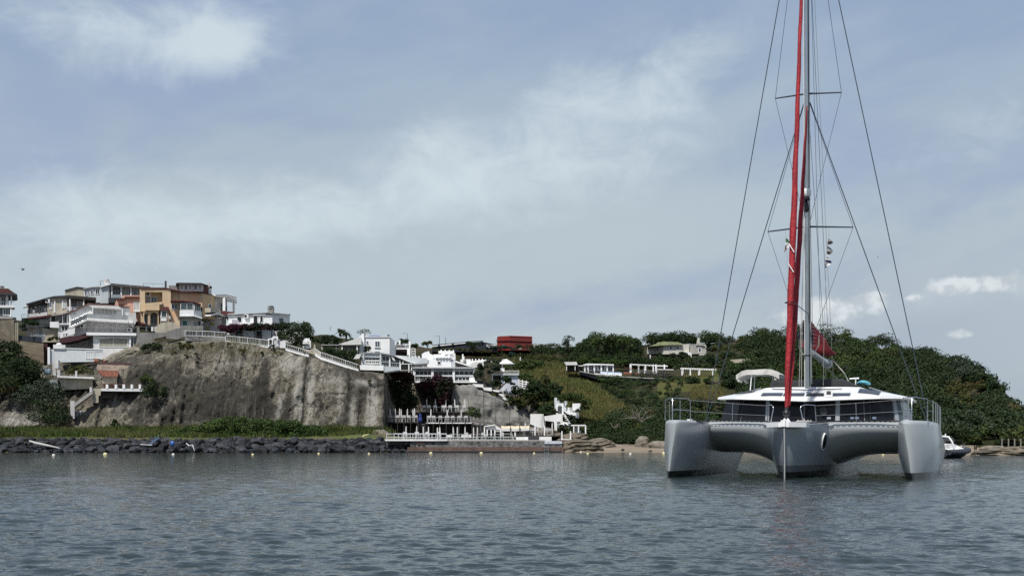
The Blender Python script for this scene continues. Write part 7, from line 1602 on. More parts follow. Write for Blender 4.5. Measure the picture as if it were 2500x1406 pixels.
# ---------------------------------------------------------------- inflatable motorboat
def build_rib():
    Y0 = 93; fr = Fr(2318, Y0, 38); root = thing('motorboat', fr.W(0, 0, 0), 'small white motorboat with dark inflatable tubes and a roll bar, right of the trimaran', 'motorboat')
    Lh = 2.6; hw = 1.0      # a: along the hull (bow to the right), b: across
    hullm = mat('motorboat_dark_hull', (.035, .04, .045), .5, .1, 2)
    rows = []
    for u in [0, .15, .4, .65, .82, .93, 1]:
        a = -1.6+u*3.3; w = hw*(1 if u < .5 else math.sqrt(max(0, 1-((u-.5)/.5)**2.2))); zk = -.15+.45*max(0, u-.6)**1.3*2; zt = .52+.16*u
        rows.append([fr.W(a, y, z) for y, z in ((0, zk), (w*.55, zk+.12), (w*.9, .30+.05*u), (w, zt), (w*.8, zt+.02), (0, zt), (-w*.8, zt+.02), (-w, zt), (-w*.9, .3+.05*u), (-w*.55, zk+.12))])
    m = MB(); m.grid(rows, wrap=True); m.add(rows[0], [tuple(range(10))]); m.build('hull', hullm, root)
    pts = [fr.W(-1.6, -hw, .46)]
    for k in range(9):
        u = k/8; t = math.pi*(u-.5); pts.append(fr.W(.1+1.65*math.cos(t), hw*math.sin(t), .46+.22*math.cos(t)))
    pts.append(fr.W(-1.6, hw, .46)); m = MB(); m.tube(pts, .21, 10); m.build('inflatable_tube', mat('dark_hypalon', (.035, .038, .045), .55, .1, 3), root)
    m = MB(); P = [[fr.W(-1.5+2.9*u, y*(hw-.15)*(1 if u < .55 else math.sqrt(max(.02, 1-((u-.5)/.5)**2))), .66+.10*u+.10*(1-y*y)) for y in (-1, -.6, 0, .6, 1)] for u in (0, .3, .6, .8, 1)]; m.grid(P); P2 = [[p-Vector((0, 0, .2)) for p in r] for r in P]; m.grid(P2); m.build('foredeck', white2, root)
    m = MB(); m.hexa([fr.W(*q) for q in ((-.1, -.55, .7), (1.0, -.35, .8), (1.0, .35, .8), (-.1, .55, .7), (-.3, -.5, 1.15), (.35, -.3, 1.05), (.35, .3, 1.05), (-.3, .5, 1.15))]); con = m.build('console', white2, root)
    m = MB(); m.hexa([fr.W(*q) for q in ((.2, -.45, 1.1), (.36, -.28, 1.06), (.36, .28, 1.06), (.2, .45, 1.1), (-.25, -.5, 1.55), (-.12, -.35, 1.58), (-.12, .35, 1.58), (-.25, .5, 1.55))]); m.build('windshield', darkglass, con)
    m = MB(); m.hexa([fr.W(*q) for q in ((-1.3, -.6, .7), (-.8, -.6, .7), (-.8, .6, .7), (-1.3, .6, .7), (-1.35, -.6, 1.05), (-1.1, -.6, 1.1), (-1.1, .6, 1.1), (-1.35, .6, 1.05))]); m.build('seat', canvas, root)
    m = MB(); m.tube([fr.W(-.8, -.92, .6), fr.W(-1.1, -.9, 1.3), fr.W(-1.05, -.62, 1.66), fr.W(-1.05, 0, 1.72), fr.W(-1.05, .62, 1.66), fr.W(-1.1, .9, 1.3), fr.W(-.8, .92, .6)], .065, 8); ar = m.build('roll_bar', white2, root)
    for y in (-.35, .35): m = MB(); m.tube([fr.W(-1.05, y, 1.7), fr.W(-1.05, y, 1.92)], .05, 6); m.build('horn', white2, ar)
    m = MB(); m.lathe(fr.W(-1.85, 0, .2), [(.12, -.3), (.2, .2), (.22, .6), (.12, .85)], 10); m.build('outboard_engine', blackp, root)
    m = MB(); m.hexa([fr.W(*q) for q in ((1.3, -.16, .78), (1.68, -.1, .8), (1.68, .1, .8), (1.3, .16, .78), (1.3, -.16, .84), (1.7, -.1, .86), (1.7, .1, .86), (1.3, .16, .84))]); m.build('anchor_locker', slabc, root)
    m = MB(); m.tube([fr.W(.2, -.8, .82), fr.W(.2, -.78, 1.02), fr.W(1.1, -.5, 1.04), fr.W(1.15, -.5, .84)], .02, 5); m.build('handrail', steel, root)
    root.scale = (1.06, 1.06, .95)
    return root
build_rib()

# gulls
def gull(px, py, Y, s, label, bank):
    c = at(px, py, Y); t = thing('gull', c, label, 'bird'); m = MB()
    m.tube([c+Vector((-.32*s, 0, -.02*s)), c+Vector((-.1*s, 0, 0)), c+Vector((.12*s, 0, .02*s)), c+Vector((.28*s, 0, .03*s))], [.01*s, .08*s, .09*s, .02*s], 7)
    for sg in (-1, 1):
        m.add([c+Vector((-.1*s, 0, .02*s)), c+Vector((.12*s, 0, .03*s)), c+Vector((.10*s, sg*.35*s, .22*s*bank+.0)), c+Vector((-.12*s+sg*.1*s, sg*.3*s, .30*s*bank)), c+Vector((-.2*s+sg*.38*s, sg*.45*s, (.42 if sg > 0 else .15)*s))], [(0, 1, 2, 3), (3, 2, 4)])
    o = m.build('body', mat('gull_grey', (.09, .09, .095), .8), t, recalc=False); return t
gull(56, 659, 120, .55, 'dark gull flying over the houses at the far left', 1)
gull(2143, 628, 220, .45, 'tiny distant gull right of the mast rigging', .4)

# fence and posts on the right beach
h = Ho(0, 'beach_fence', 2470, 1092, 124, 0, 'wire fence on pale posts behind the flat rock shelf at the right', 'fence')
for x in (2446, 2462, 2477, 2492): h.post(x, 1070, 1094, 0, .05, mat('pale_post', (.2, .19, .17), .8), 'post')
for y in (1072, 1080, 1088): h.r('wire', 2446, y, 2500, y+.5, .02, .05, darkmetal)
for k, x in enumerate((2379.5, 2383.5)):
    p = at(x, 1098, 119); mb = MB(); mb.tube([p, p+Vector((0, 0, .42))], [.07, .06], 7); tag(mb.build('dark_bollard', blackp), ('left' if k == 0 else 'right')+' short dark post of the pair on the beach right of the motorboat', 'post')
# ---------------------------------------------------------------- plants
# trees and bushes one can tell apart, left to right
tree(78, 815, 62, 34, 178, leaf_dark, 'round dark tree behind the dark blue screen at the far left', trunk=.25, leaf=.26)
bush(15, 985, 110, 80, None, leaf_dark, 'large dark shrub mass hanging on the slope at the left edge', n=40, base=at(8, 955, 168.5))
bush(60, 940, 90, 80, None, leaf_dark, 'dark shrubs under the tan block wall', n=40, base=at(62, 942, 169.5))
bush(110, 985, 110, 78, None, leaf_grey, 'grey-green prickly bush below the battered terrace', n=40, base=at(105, 990, 167.2))
bush(125, 1045, 100, 75, None, leaf_dark, 'dark bush spilling down to the weedy strip, left of the shed door', n=40, base=at(125, 1045, 165))
bush(30, 1000, 70, 40, None, leaf_olive, 'olive scrub on the pale ledges at the left edge', n=18, base=at(30, 960, 167.5))
bush(20, 1062, 60, 20, None, leaf_mid, 'low green bush at the left end of the weedy strip', n=12)
bush(195, 912, 60, 28, None, leaf_olive, 'weedy growth on the overgrown cliff terrace', n=22, base=at(190, 917, 168.5))
bush(205, 893, 26, 16, None, leaf_mid, 'small bush above the overgrown cliff terrace', n=8, base=at(200, 903, 169.2))
bush(375, 972, 55, 42, None, leaf_dark, 'round dark bush right of the cliff hut platform', n=18, base=at(377, 972, 165.5))
bush(360, 935, 42, 28, None, leaf_mid, 'green bush against the crazy-paved wall of the cliff hut', n=12, base=at(356, 935, 166.5))
bush(285, 1035, 28, 20, None, leaf_dark, 'small dark bush near the low brick wall on the cliff foot', n=8, base=at(283, 1040, 164.5))
bush(140, 832, 60, 14, 177, leaf_mid, 'trimmed green hedge under the awning of the white balconied house', n=12)
bush(370, 852, 50, 24, None, leaf_dark, 'dark scrub under the stepped block wall', n=14, base=at(368, 857, 172.5))
bush(455, 850, 34, 20, None, leaf_olive, 'olive bush on the cliff top below the low grey wall', n=9, base=at(455, 852, 171))
for k, (x, y, w, h_) in enumerate(((428, 867, 12, 8), (482, 868, 12, 8), (560, 845, 14, 8), (590, 856, 16, 8), (640, 868, 9, 14), (666, 851, 14, 12), (455, 872, 12, 8), (483, 888, 12, 8), (730, 862, 14, 10), (745, 868, 8, 12), (842, 892, 8, 8), (440, 845, 14, 8), (905, 935, 10, 12), (522, 842, 12, 7))):
    g = ground(x, y); bush(x, y, w, h_, None, leaf_dark if k % 3 else leaf_olive, 'little dark tuft clinging to the bare rock of the cliff', n=5, name='cliff_tuft', cat='tuft', group='tufts on the cliff face', base=g-Vector((0, .4, 0)), leaf=.16)
# pergola creeper of the bungalow
def mass(name, pts, Y, dep, m, label, cat, leaf=.24, dens=26, clump=.55, seed=1, group=None, kind=None, sizes=None):
    """Foliage filling an outline drawn at distance Y, as deep as dep."""
    poly = np.array(pts, float); x0, y0 = poly.min(0); x1, y1 = poly.max(0); r_ = np.random.default_rng(seed); C = []; s = Y/F; area = 0
    def inside(x, y):
        c = False; n = len(poly); j = n-1
        for i in range(n):
            if (poly[i, 1] > y) != (poly[j, 1] > y) and x < (poly[j, 0]-poly[i, 0])*(y-poly[i, 1])/(poly[j, 1]-poly[i, 1])+poly[i, 0]: c = not c
            j = i
        return c
    n = int((x1-x0)*(y1-y0)*s*s/(clump*clump)*4)+10
    for _ in range(n):
        x, y = r_.uniform(x0, x1), r_.uniform(y0, y1)
        if inside(x, y): yy = Y+r_.uniform(0, dep); C.append((PX(x, Y)*yy/Y, yy, H+(HZ-y)/F*yy))
    C = np.array(C); rad = r_.uniform(.6, 1.15, len(C))*clump; V, Fc = leaves_on(C, rad, max(12, int(dens*2.3)), leaf, seed)
    o = np_mesh(name, V, Fc, m, origin=tuple(C.mean(0))); return tag(o, label, cat, group, kind)
E3 = lambda x, y: (320+x/5.625, 670+y/5.625)
mass('creeper', [E3(*q) for q in ((1190, 710), (1500, 700), (2080, 690), (2200, 700), (2080, 760), (1500, 765), (1400, 800), (1330, 800), (1240, 780))], 184, 3, leaf_magenta, 'dark purple bougainvillea covering the pergola under the white bungalow', 'creeper', seed=4, clump=.5)
mass('shrub', [E3(*q) for q in ((2070, 700), (2200, 690), (2420, 700), (2480, 780), (2470, 830), (2400, 960), (2320, 990), (2150, 930), (2030, 870), (2010, 830), (2100, 780))], 176, 4, leaf_dark, 'big dark shrubs between the bungalow and the stepped white block', 'shrub', seed=6, clump=.8)
bush(690, 868, 12, 14, 168.3, leaf_dark, 'dark potted shrub standing in the white garden arch', n=5, leaf=.15)
mass('shrub', [(-20, 838), (25, 832), (60, 862), (85, 900), (98, 930), (60, 955), (-20, 950)], 169, 4, leaf_dark, 'tall dark thicket climbing the slope under the far left house', 'thicket', seed=77, clump=.9, leaf=.3)
# skyline trees behind the villa
E4 = lambda x, y: (740+x/5.624, 780+y/5.624)
for k, (x, y, w, h_, lab) in enumerate(((30, 330, 210, 240, 'dark dense tree at the left of the clifftop grove'), (160, 330, 150, 150, 'low dark tree in the left of the clifftop grove'), (320, 330, 240, 190, 'broad dark tree in the middle of the clifftop grove'), (470, 340, 150, 130, 'dark rounded tree under the little palm'), (640, 330, 200, 120, 'low dark tree beside the porch roof of the villa'), (1385, 380, 230, 150, 'broad dark tree right of the villa roof deck'), (1540, 380, 150, 110, 'smaller dark tree sloping down right of the roof deck'), (1240, 310, 90, 60, 'dark tree peeping over the villa wall'))):
    u, v = E4(x, y); tree(u, v+8, w/5.624, h_/5.624, 205, leaf_dark, lab, seed=k+30, trunk=.2, leaf=.3)
u, v = E4(1710, 380); tree(u, v+4, 24, 23, 215, leaf_olive, 'small loose olive-green tree on the ridge left of the dark barn roof', seed=50, trunk=.2)
u, v = E4(840, 235); tree(u, v+6, 34, 30, 208, leaf_grey, 'thin pale tree rising behind the villa roof', seed=51, trunk=.3, dense=.25, leaf=.22)
def palm(px, py, hpx, Y, label, s=1.0):
    g = at(px, py, Y); hh = hpx*Y/F; t = thing('palm_tree', g, label, 'palm'); m = MB(); m.tube([g, g+Vector((.1, 0, hh*.75))], [.18, .13], 7); m.build('trunk', bark, t); V = []; Fc = []; r_ = random.Random(int(px)); top = g+Vector((.1, 0, hh*.75))
    for k in range(22):
        a = k*2.4; el = r_.uniform(-.2, 1.1); L_ = 1.25*s; pts = [top+Vector((math.cos(a)*L_*u*math.cos(el), math.sin(a)*L_*u*math.cos(el), L_*u*math.sin(el)-.9*s*u*u)) for u in (0, .3, .6, 1)]
        side = Vector((-math.sin(a), math.cos(a), 0)); 
        for i in range(3):
            w0, w1 = (.05, .22, .2, .03)[i]*s, (.05, .22, .2, .03)[i+1]*s; n = len(V); V += [pts[i]-side*w0, pts[i]+side*w0, pts[i+1]+side*w1, pts[i+1]-side*w1]; Fc.append((n, n+1, n+2, n+3))
    np_mesh('crown', np.array([tuple(v) for v in V]), Fc, leaf_dark, parent=t); return t
palm(831, 822, 20, 200, 'little palm tree silhouetted above the dark grove left of the villa')
palm(845, 826, 16, 198, 'second ragged palm close to the villa porch roof', .8)
mass('shrub', [E4(*q) for q in ((250, 450), (330, 400), (450, 440), (560, 440), (720, 440), (740, 470), (700, 560), (560, 540), (400, 480), (260, 455))], 175, 4, leaf_dark, 'dark garden shrubs between the villa porch and the sloping white railing', 'shrub', seed=9, clump=.6)
bush(898, 859, 24, 17, 183, leaf_dark, 'clipped dark bush in front of the villa wall', n=9)
u, v = E4(370, 150); mb = MB(); mb.tube([at(u, 808, 210), at(u, 797, 210)], [.06, .2], 6); tag(mb.build('white_spire', white2), 'thin white flared spire over the dark grove', 'spire')
# ivy and bougainvillea in the cove
mass('ivy', [c6(*q) for q in ((270, 0), (430, -150), (560, -120), (640, -40), (680, 120), (720, 260), (640, 340), (600, 380), (430, 340), (280, 330), (240, 190), (290, 90))], 176.5, 3.5, leaf_dark, 'thick dark ivy curtain on the cove wall above the left middle terrace', 'ivy', seed=12, clump=.7, dens=30)
mass('vine', [E4(*q) for q in ((1180, 740), (1290, 690), (1400, 680), (1500, 760), (1490, 860), (1400, 900), (1330, 820), (1220, 790), (1120, 770))], 175.5, 2.5, mat('reddish_vine_leaves', (.045, .028, .018), .7, .4, .8, island=.5, spec=.1), 'dull reddish vines spilling over the cliff under the veranda house', 'vine', seed=13, clump=.5)
mass('bougainvillea', [c6(*q) for q in ((700, 0), (800, -90), (1000, -130), (1230, -60), (1220, 40), (1180, 130), (1150, 220), (1100, 290), (980, 310), (870, 160), (780, 110), (720, 50))], 177.5, 2.5, leaf_magenta, 'dark magenta bougainvillea hanging below the glazed restaurant', 'bougainvillea', seed=14, clump=.7, dens=30)
mass('creeper', [c6(*q) for q in ((1030, 290), (1150, 240), (1280, 180), (1360, 240), (1330, 320), (1100, 330))], 179.5, 1.5, leaf_grey, 'thin grey-green creeper behind the topmost parasols', 'creeper', seed=15, clump=.35, dens=14)
bush(1156, 1022, 34, 33, 172, leaf_mid, 'bright green round bush at the right end of the topmost terrace', n=16)
bush(1172, 975, 14, 16, None, leaf_olive, 'olive bush on the top edge of the concrete wall', n=6, base=at(1174, 965, 180.5)); bush(1200, 972, 30, 14, None, leaf_olive, 'dry grass tuft along the white stepped parapet', n=8, base=at(1200, 968, 180.5)); bush(1243, 990, 26, 14, None, leaf_olive, 'dry tuft lower on the concrete wall edge', n=7, base=at(1240, 990, 180))
# trees right of the restaurant
c5 = lambda x, y: (980+x/5.624, 800+y/5.624)
def limb_tree(px, py, Y, limbs, clumps, m, label, leaf=.26, seed=1, bm=bark, r0=.16, dens=70):
    g = at(px, py, Y); t = thing('tree', g, label, 'tree'); mb = MB()
    for L_ in limbs:
        P = [at(x, y, Y+d) for x, y, d in L_]; n = len(P); mb.tube(P, [r0*(1-.75*i/(n-1)) for i in range(n)], 6)
    mb.build('trunk', bm, t); C = np.array([tuple(at(x, y, Y+d)) for x, y, r, d in clumps]); rad = np.array([r*Y/F for x, y, r, d in clumps])
    k = np.random.default_rng(seed); C2 = []; R2 = []
    for c, r in zip(C, rad):
        for _ in range(6): C2.append(c+k.normal(size=3)*r*.55*np.array([1, 1, .6])); R2.append(r*k.uniform(.35, .6))
    V, Fc = leaves_on(np.array(C2), np.array(R2), int(dens), leaf, seed); np_mesh('crown', V, Fc, m, parent=t); return t
P_ = lambda x, y, d=0: (*c5(x, y), d)
limb_tree(*c5(1150, 790), 181.5, [[P_(1150, 800), P_(1130, 740), P_(1080, 680), P_(1050, 640)], [P_(1135, 745), P_(1170, 680), P_(1230, 640)], [P_(1130, 740), P_(1130, 660), P_(1150, 600)]], [(*c5(x, y), r, d) for x, y, r, d in ((1030, 620, 11, 0), (1080, 570, 12, .5), (1150, 530, 11, 0), (1200, 590, 12, 1), (1100, 640, 10, -.5), (1210, 490, 15, 1), (1290, 520, 14, 1), (1310, 570, 9, .5), (1060, 670, 7, -.5))], leaf_grey, 'open tree with bare forked limbs right of the glazed restaurant', seed=3)
limb_tree(*c5(1330, 860), 181, [[P_(1320, 860), P_(1380, 800), P_(1450, 740), P_(1500, 720)], [P_(1370, 805), P_(1300, 770), P_(1260, 750)]], [(*c5(x, y), r, d) for x, y, r, d in ((1270, 760, 10, 0), (1330, 730, 9, 0), (1400, 710, 8, .3), (1480, 720, 9, 0), (1520, 765, 6, 0), (1300, 800, 8, 0))], leaf_dark, 'leaning dark tree with a pale slanting trunk before the blue-white house', seed=5)
limb_tree(*c5(1600, 1110), 180.5, [[P_(1600, 1110), P_(1590, 1000), P_(1600, 930), P_(1580, 860)], [P_(1595, 990), P_(1500, 940), P_(1460, 935)]], [(*c5(x, y), r, d) for x, y, r, d in ((1600, 860, 16, 0), (1540, 880, 11, 0), (1660, 880, 12, 0), (1480, 935, 8, 0), (1560, 980, 9, 0), (1600, 1030, 9, 0), (1620, 1090, 7, 0))], leaf_dark, 'twisted black-green tree at the middle of the zigzag parapet', seed=6)
limb_tree(*c5(1960, 1060), 177, [[P_(1960, 1070), P_(1950, 980), P_(1930, 900)], [P_(1955, 990), P_(2040, 920)]], [(*c5(x, y), r, d) for x, y, r, d in ((1780, 830, 18, 0), (1860, 790, 22, 0), (1960, 780, 22, 1), (2040, 840, 22, 1), (1900, 880, 24, 0), (1990, 920, 22, 0), (2080, 920, 18, 1), (1960, 980, 16, 0), (2120, 860, 16, 2), (1800, 890, 15, 0))], leaf_dark, 'largest broad dark pine above the white bathhouse', seed=7, dens=110, leaf=.28)
limb_tree(*c5(1700, 1110), 179, [[P_(1720, 1110), P_(1700, 1040), P_(1690, 980)]], [(*c5(x, y), r, d) for x, y, r, d in ((1660, 960, 13, 0), (1720, 940, 14, 0), (1790, 980, 13, 0), (1700, 1030, 14, 0), (1800, 1060, 13, 0), (1860, 1090, 10, 0), (1640, 1010, 9, 0))], leaf_olive, 'olive-tinged bushy tree left of the largest pine', seed=8, dens=80)
limb_tree(*c5(2020, 1230), 167, [[P_(2020, 1240), P_(2010, 1160)]], [(*c5(x, y), r, d) for x, y, r, d in ((1940, 1110, 14, 0), (2020, 1110, 15, 0), (2080, 1160, 12, 0), (2000, 1180, 13, 0), (1930, 1160, 9, 0), (2060, 1210, 9, 0))], leaf_dark, 'dark low tree just left of the white arched doorway', seed=9, dens=90)
limb_tree(*c7(1460, 560), 172, [[(*c7(1455, 590), 0), (*c7(1450, 500), 0)]], [(*c7(x, y), r, d) for x, y, r, d in ((1410, 420, 16, 0), (1500, 390, 18, 0), (1580, 430, 18, 0), (1660, 480, 15, 0), (1550, 470, 13, -.5), (1640, 550, 13, 0), (1300, 400, 14, 1), (1350, 440, 10, 0))], leaf_mid, 'spreading green tree over the upper courtyard of the stepped white house', seed=10, dens=90)
for x, y, w, h_, m_, lab in ((1450, 725, 20, 13, leaf_grey, 'clipped grey ball bush beside the white urn'), (1480, 760, 16, 8, leaf_grey, 'low grey bush below the clipped ball'), (1345, 765, 22, 9, leaf_olive, 'trailing olive plant on the white ledge under the arched doorway'), (1345, 825, 22, 7, leaf_dark, 'dark strip of plants on the lower white ledge'), (1410, 890, 24, 11, leaf_dark, 'dark bush before the arched shelter'), (1580, 650, 18, 26, leaf_dark, 'dark bush against the right end of the courtyard wall'), (1480, 800, 14, 10, leaf_dark, 'dark plant beside the lowest white steps')):
    u, v = c7(x, y); bush(u, v+2, w, h_, 165, m_, lab, n=8, leaf=.18)
mass('shrub', [c5(*q) for q in ((1600, 660), (1680, 640), (1780, 660), (1830, 720), (1740, 740), (1640, 700))], 183, 2, leaf_mid, 'fresh green shrubs behind the white louvred screen', 'shrub', seed=16, clump=.4)
mass('shrub', [c5(*q) for q in ((1400, 540), (1560, 490), (1700, 470), (1900, 480), (2000, 520), (1880, 560), (1600, 560), (1420, 590))], 192, 3, leaf_mid, 'wild green shrubs along the top of the grassy slope', 'shrub', seed=17, clump=.6)

# ridge: dark barn roof, gantry, poles
h = Ho(5, 'ridge_barn', 800, 310, 222, 0, 'long low dark roof with a thin raised rail along the ridge', 'barn')
h.p('roof', [(420, 262), (700, 232), (880, 205), (1100, 190), (1320, 235), (1320, 330), (420, 330)], 0, 8, mat('blue_black_cladding', (.012, .016, .024), .8, .3, 1)); h.p('white_band', [(420, 250), (880, 206), (880, 214), (420, 262)], -.2, 0, white2); h.p('rail', [(420, 236), (500, 226), (700, 208), (1000, 182), (1120, 176), (1120, 184), (1000, 190), (700, 217), (500, 236), (420, 246)], -.1, .1, darkmetal)
for x, y in ((515, 232), (705, 212), (895, 192), (1105, 180)): h.r('rail_block', x-14, y-4, x+14, y+22, -.3, .2, darkmetal)
h.r('white_wall', 1170, 232, 1310, 270, -.4, 0, white); h.r('dark_gap', 1180, 248, 1310, 256, -.45, -.4, darkmetal)
for k, (x, y0, w_) in enumerate(((84, 80, 'above the villa roof deck'), (522, 112, 'at the left end of the dark barn roof'), (608, 130, 'just right of the taller mast on the barn roof'))):
    m_ = MB(); p0 = at(980+x/5.624, 850, 224); p1 = at(980+x/5.624, 800+y0/5.624, 224); m_.tube([p0, p1], [.10, .06], 6); 
    if k != 2: m_.tube([p1, p1-Vector((.9, 0, -.05))], .05, 5)
    tag(m_.build('lamp_mast', steel), 'thin pale lamp mast '+w_, 'mast')
tree(980+975/5.624, 800+330/5.624, 40, 28, 218, leaf_dark, 'dark rounded tree standing before the ridge barn', trunk=.15, seed=60)
h = Ho(5, 'ridge_trellis', 1850, 290, 226, 0, 'thin pale frame and poles right of the red house', 'trellis')
for x in (1822, 1898): h.post(x, 225, 280, 0, .08, beige)
h.r('beam', 1815, 232, 1900, 238, 0, .1, beige)

# hedges on the slopes: clipped rows
def hedge(pts, hpx, Y, m, label, seed, dep=2.2, name='hedge'):
    P = [at(x, y, Y if Y else ground(x, y).y) for x, y in pts]; C = []; r_ = np.random.default_rng(seed); rad = []
    for i in range(len(P)-1):
        L_ = (P[i+1]-P[i]).length; hh = 1.2*hpx*P[i].y/F; n = int(L_*4)+2
        for k in range(n):
            p = P[i].lerp(P[i+1], r_.random()); C.append((p.x+r_.normal()*.2, p.y+r_.uniform(0, dep), p.z+hh*(r_.random()**.6)*.68)); rad.append(hh*r_.uniform(.24, .38)+.12)
    V, Fc = leaves_on(np.array(C), np.array(rad), 46, .22, seed, up=.6); o = np_mesh(name, V, Fc, m, origin=tuple(P[0])); return tag(o, label, 'hedge')
e8 = lambda x, y: (1350+x/5.556, 780+y/5.556)
hedge([e8(-300, 470), e8(-60, 470), e8(200, 510), e8(450, 520)], 14, 214, leaf_dark, 'long dark hedge at the foot of the trees left of the hilltop villa', 1)
hedge([e8(440, 500), e8(700, 530), e8(940, 560), e8(1280, 590)], 13, 210, leaf_dark, 'long dark hedge below the skyline trees, above the clipped one', 2)
hedge([e8(360, 600), e8(600, 605), e8(880, 610), e8(1040, 620)], 14, 205, hedge_m, 'clipped green hedge directly behind the garden pavilion', 3)
hedge([e8(620, 880), e8(800, 890), e8(1000, 920), e8(1300, 960), e8(1650, 980)], 24, 193, hedge_m, 'uppermost thick hedge below the dark terrace front', 4)
hedge([e8(720, 1000), e8(900, 1030)], 18, 190, hedge_m, 'short dark hedge at the left below the thick one', 5)
hedge([e8(900, 1050), e8(1100, 1040), e8(1250, 1090), e8(1450, 1110), e8(1700, 1110)], 15, 188, hedge_m, 'middle hedge row on the terraced hillside', 6)
hedge([e8(1000, 1150), e8(1200, 1130)], 14, 186, hedge_m, 'dark clump of hedge at the left end of the third row', 7)
hedge([e8(1500, 1170), e8(1750, 1190), e8(2000, 1180)], 13, 186, hedge_m, 'lowest hedge row just above the trimaran railing', 8)
hedge([e8(1760, 1060), e8(1990, 1090), e8(2250, 1080)], 14, 190, hedge_m, 'rounded hedge under the yellow grass patch', 9)
hedge([c5(1570, 300), c5(1780, 300), c5(2250, 330)], 13, 218, leaf_dark, 'dark hedge running right from the red house', 10)
hedge([c5(1740, 420), c5(2000, 440), c5(2250, 470)], 12, 210, leaf_olive, 'brownish ragged hedge above the grassy slope', 11)
hedge([c5(1160, 300), c5(1400, 300), c5(1560, 320)], 10, 217, mat('dark_blue_green_leaves', (.014, .032, .026), .7, .3, .6, island=.4, spec=.12), 'dark bluish hedge at the foot of the red house', 12)
hedge([c5(440, 330), c5(760, 320), c5(1000, 330), c5(1250, 350)], 7, 219, leaf_olive, 'low brown scrub band under the ridge barn', 13)
bush(*c5(1520, 395), 18, 14, 206, mat('dark_blue_green_leaves', (.014, .032, .026)), 'square dark bluish bush below the red house', n=8)
bush(*e8(1880, 890), 38, 25, 193, leaf_dark, 'large clipped dark ball bush under the garden pergola', n=16)
bush(*e8(2100, 910), 22, 25, 192.5, leaf_dark, 'smaller dark conical bush right of the clipped ball bush', n=10)
bush(*e8(2200, 880), 20, 10, 193, mat('dusty_pink_shrub', (.12, .09, .07), .8, island=.4), 'dusty brownish shrub right of the conical bush', n=6)
# skyline trees on the hill
for k, (x, y, w, h_, lab, de, tr, m_) in enumerate(((210, 420, 260, 220, 'open airy pine with gaps showing the sky, left of the hill grove', .35, .35, leaf_grey), (620, 460, 330, 280, 'broad green tree in the left of the hill grove', 1, .15, leaf_mid), (930, 470, 330, 360, 'tallest tree of the hill grove with a feathery top', .8, .2, leaf_mid), (1150, 480, 230, 220, 'dark rounded tree right of the tallest one', 1, .15, leaf_dark), (760, 480, 240, 230, 'dense dark tree between the two broad ones', 1, .12, leaf_dark), (430, 430, 200, 130, 'low dark bushy tree at the left of the hill grove', 1, .12, leaf_dark), (250, 450, 240, 110, 'dark flat-topped tree under the open airy pine', 1, .2, leaf_dark), (1360, 400, 200, 110, 'dark tree just left of the mossy villa roof', 1, .15, leaf_dark), (1590, 330, 240, 160, 'dark pine behind the mossy villa roof', 1, .2, leaf_dark), (1800, 400, 200, 200, 'flat-topped pine growing before the villa annex', .6, .3, leaf_dark), (2080, 400, 220, 200, 'dark tree right of the villa annex', 1, .15, leaf_dark), (1780, 320, 200, 110, 'sparse pine over the villa roof ridge', .35, .3, leaf_grey))):
    u, v = e8(x, y); tree(u, v+6, w/5.0, h_/5.15, 245 if k in (7, 8, 10, 11) else 230 if k == 9 else 222, m_, lab, seed=k+70, trunk=tr, dense=de, leaf=.3)
for k, (x, y, w, h_, lab) in enumerate(((1460, 620, 160, 190, 'dark shrubby tree below the villa wall'), (1620, 620, 140, 180, 'thin-stemmed tree in front of the villa'), (1750, 620, 160, 200, 'pale-stemmed tree between the villa and the garden pergola'), (1950, 640, 260, 150, 'grey-green bushy tree above the garden pergola'), (2150, 620, 200, 190, 'dark dense tree right of the villa, above the garden pergola'))):
    u, v = e8(x, y); tree(u, v+3, w/5.556, h_/5.556, 212, leaf_dark if k % 2 == 0 else leaf_grey, lab, seed=k+90, trunk=.45 if k in (1, 2) else .2, barkm=palebark, leaf=.28)
# dead branchy tree on the lower slope
def dead_tree(px, py, Y, wpx, hpx, label, seed, n=9):
    g = at(px, py, Y); r_ = random.Random(seed); s = Y/F; t = thing('dead_tree', g, label, 'dead tree'); k = 0
    for i in range(n):
        m = MB(); a = r_.uniform(-1.3, 1.3); p = g.copy(); d = Vector((math.sin(a), r_.uniform(-.2, .2), math.cos(a)*.9)); L_ = hpx*s*r_.uniform(.25, .4); pts = [p.copy()]
        for q in range(5): d = (d+Vector((r_.uniform(-.45, .6), r_.uniform(-.3, .3), r_.uniform(-.35, .25)))).normalized(); p = p+d*L_*(wpx/hpx*.5+.4)*.55; pts.append(p.copy())
        m.tube(pts, [.065, .055, .045, .035, .022, .01], 5)
        for q in (1, 2, 3):
            for _ in range(2):
                e_ = pts[q]+Vector((r_.uniform(-1, 1), r_.uniform(-.4, .4), r_.uniform(-.2, 1)))*L_*.6; m.tube([pts[q], pts[q].lerp(e_, .5)+Vector((0, 0, .1)), e_], [.028, .02, .008], 4)
        m.build('branch', palebark, t, recalc=False)
    return t
dead_tree(1565, 1030, 168, 80, 42, 'tangle of bleached dead branches on the slope left of the trimaran', 3, 12)
dead_tree(1545, 1072, 164, 36, 26, 'bare pale stems low on the slope above the beach', 8, 5); dead_tree(1500, 1045, 167, 30, 22, 'pale dead stems at the left of the dark shrubs above the beach', 9, 4)
dead_tree(1660, 955, 188, 14, 22, 'pale bare trunk leaning between the hedge rows', 11, 3)

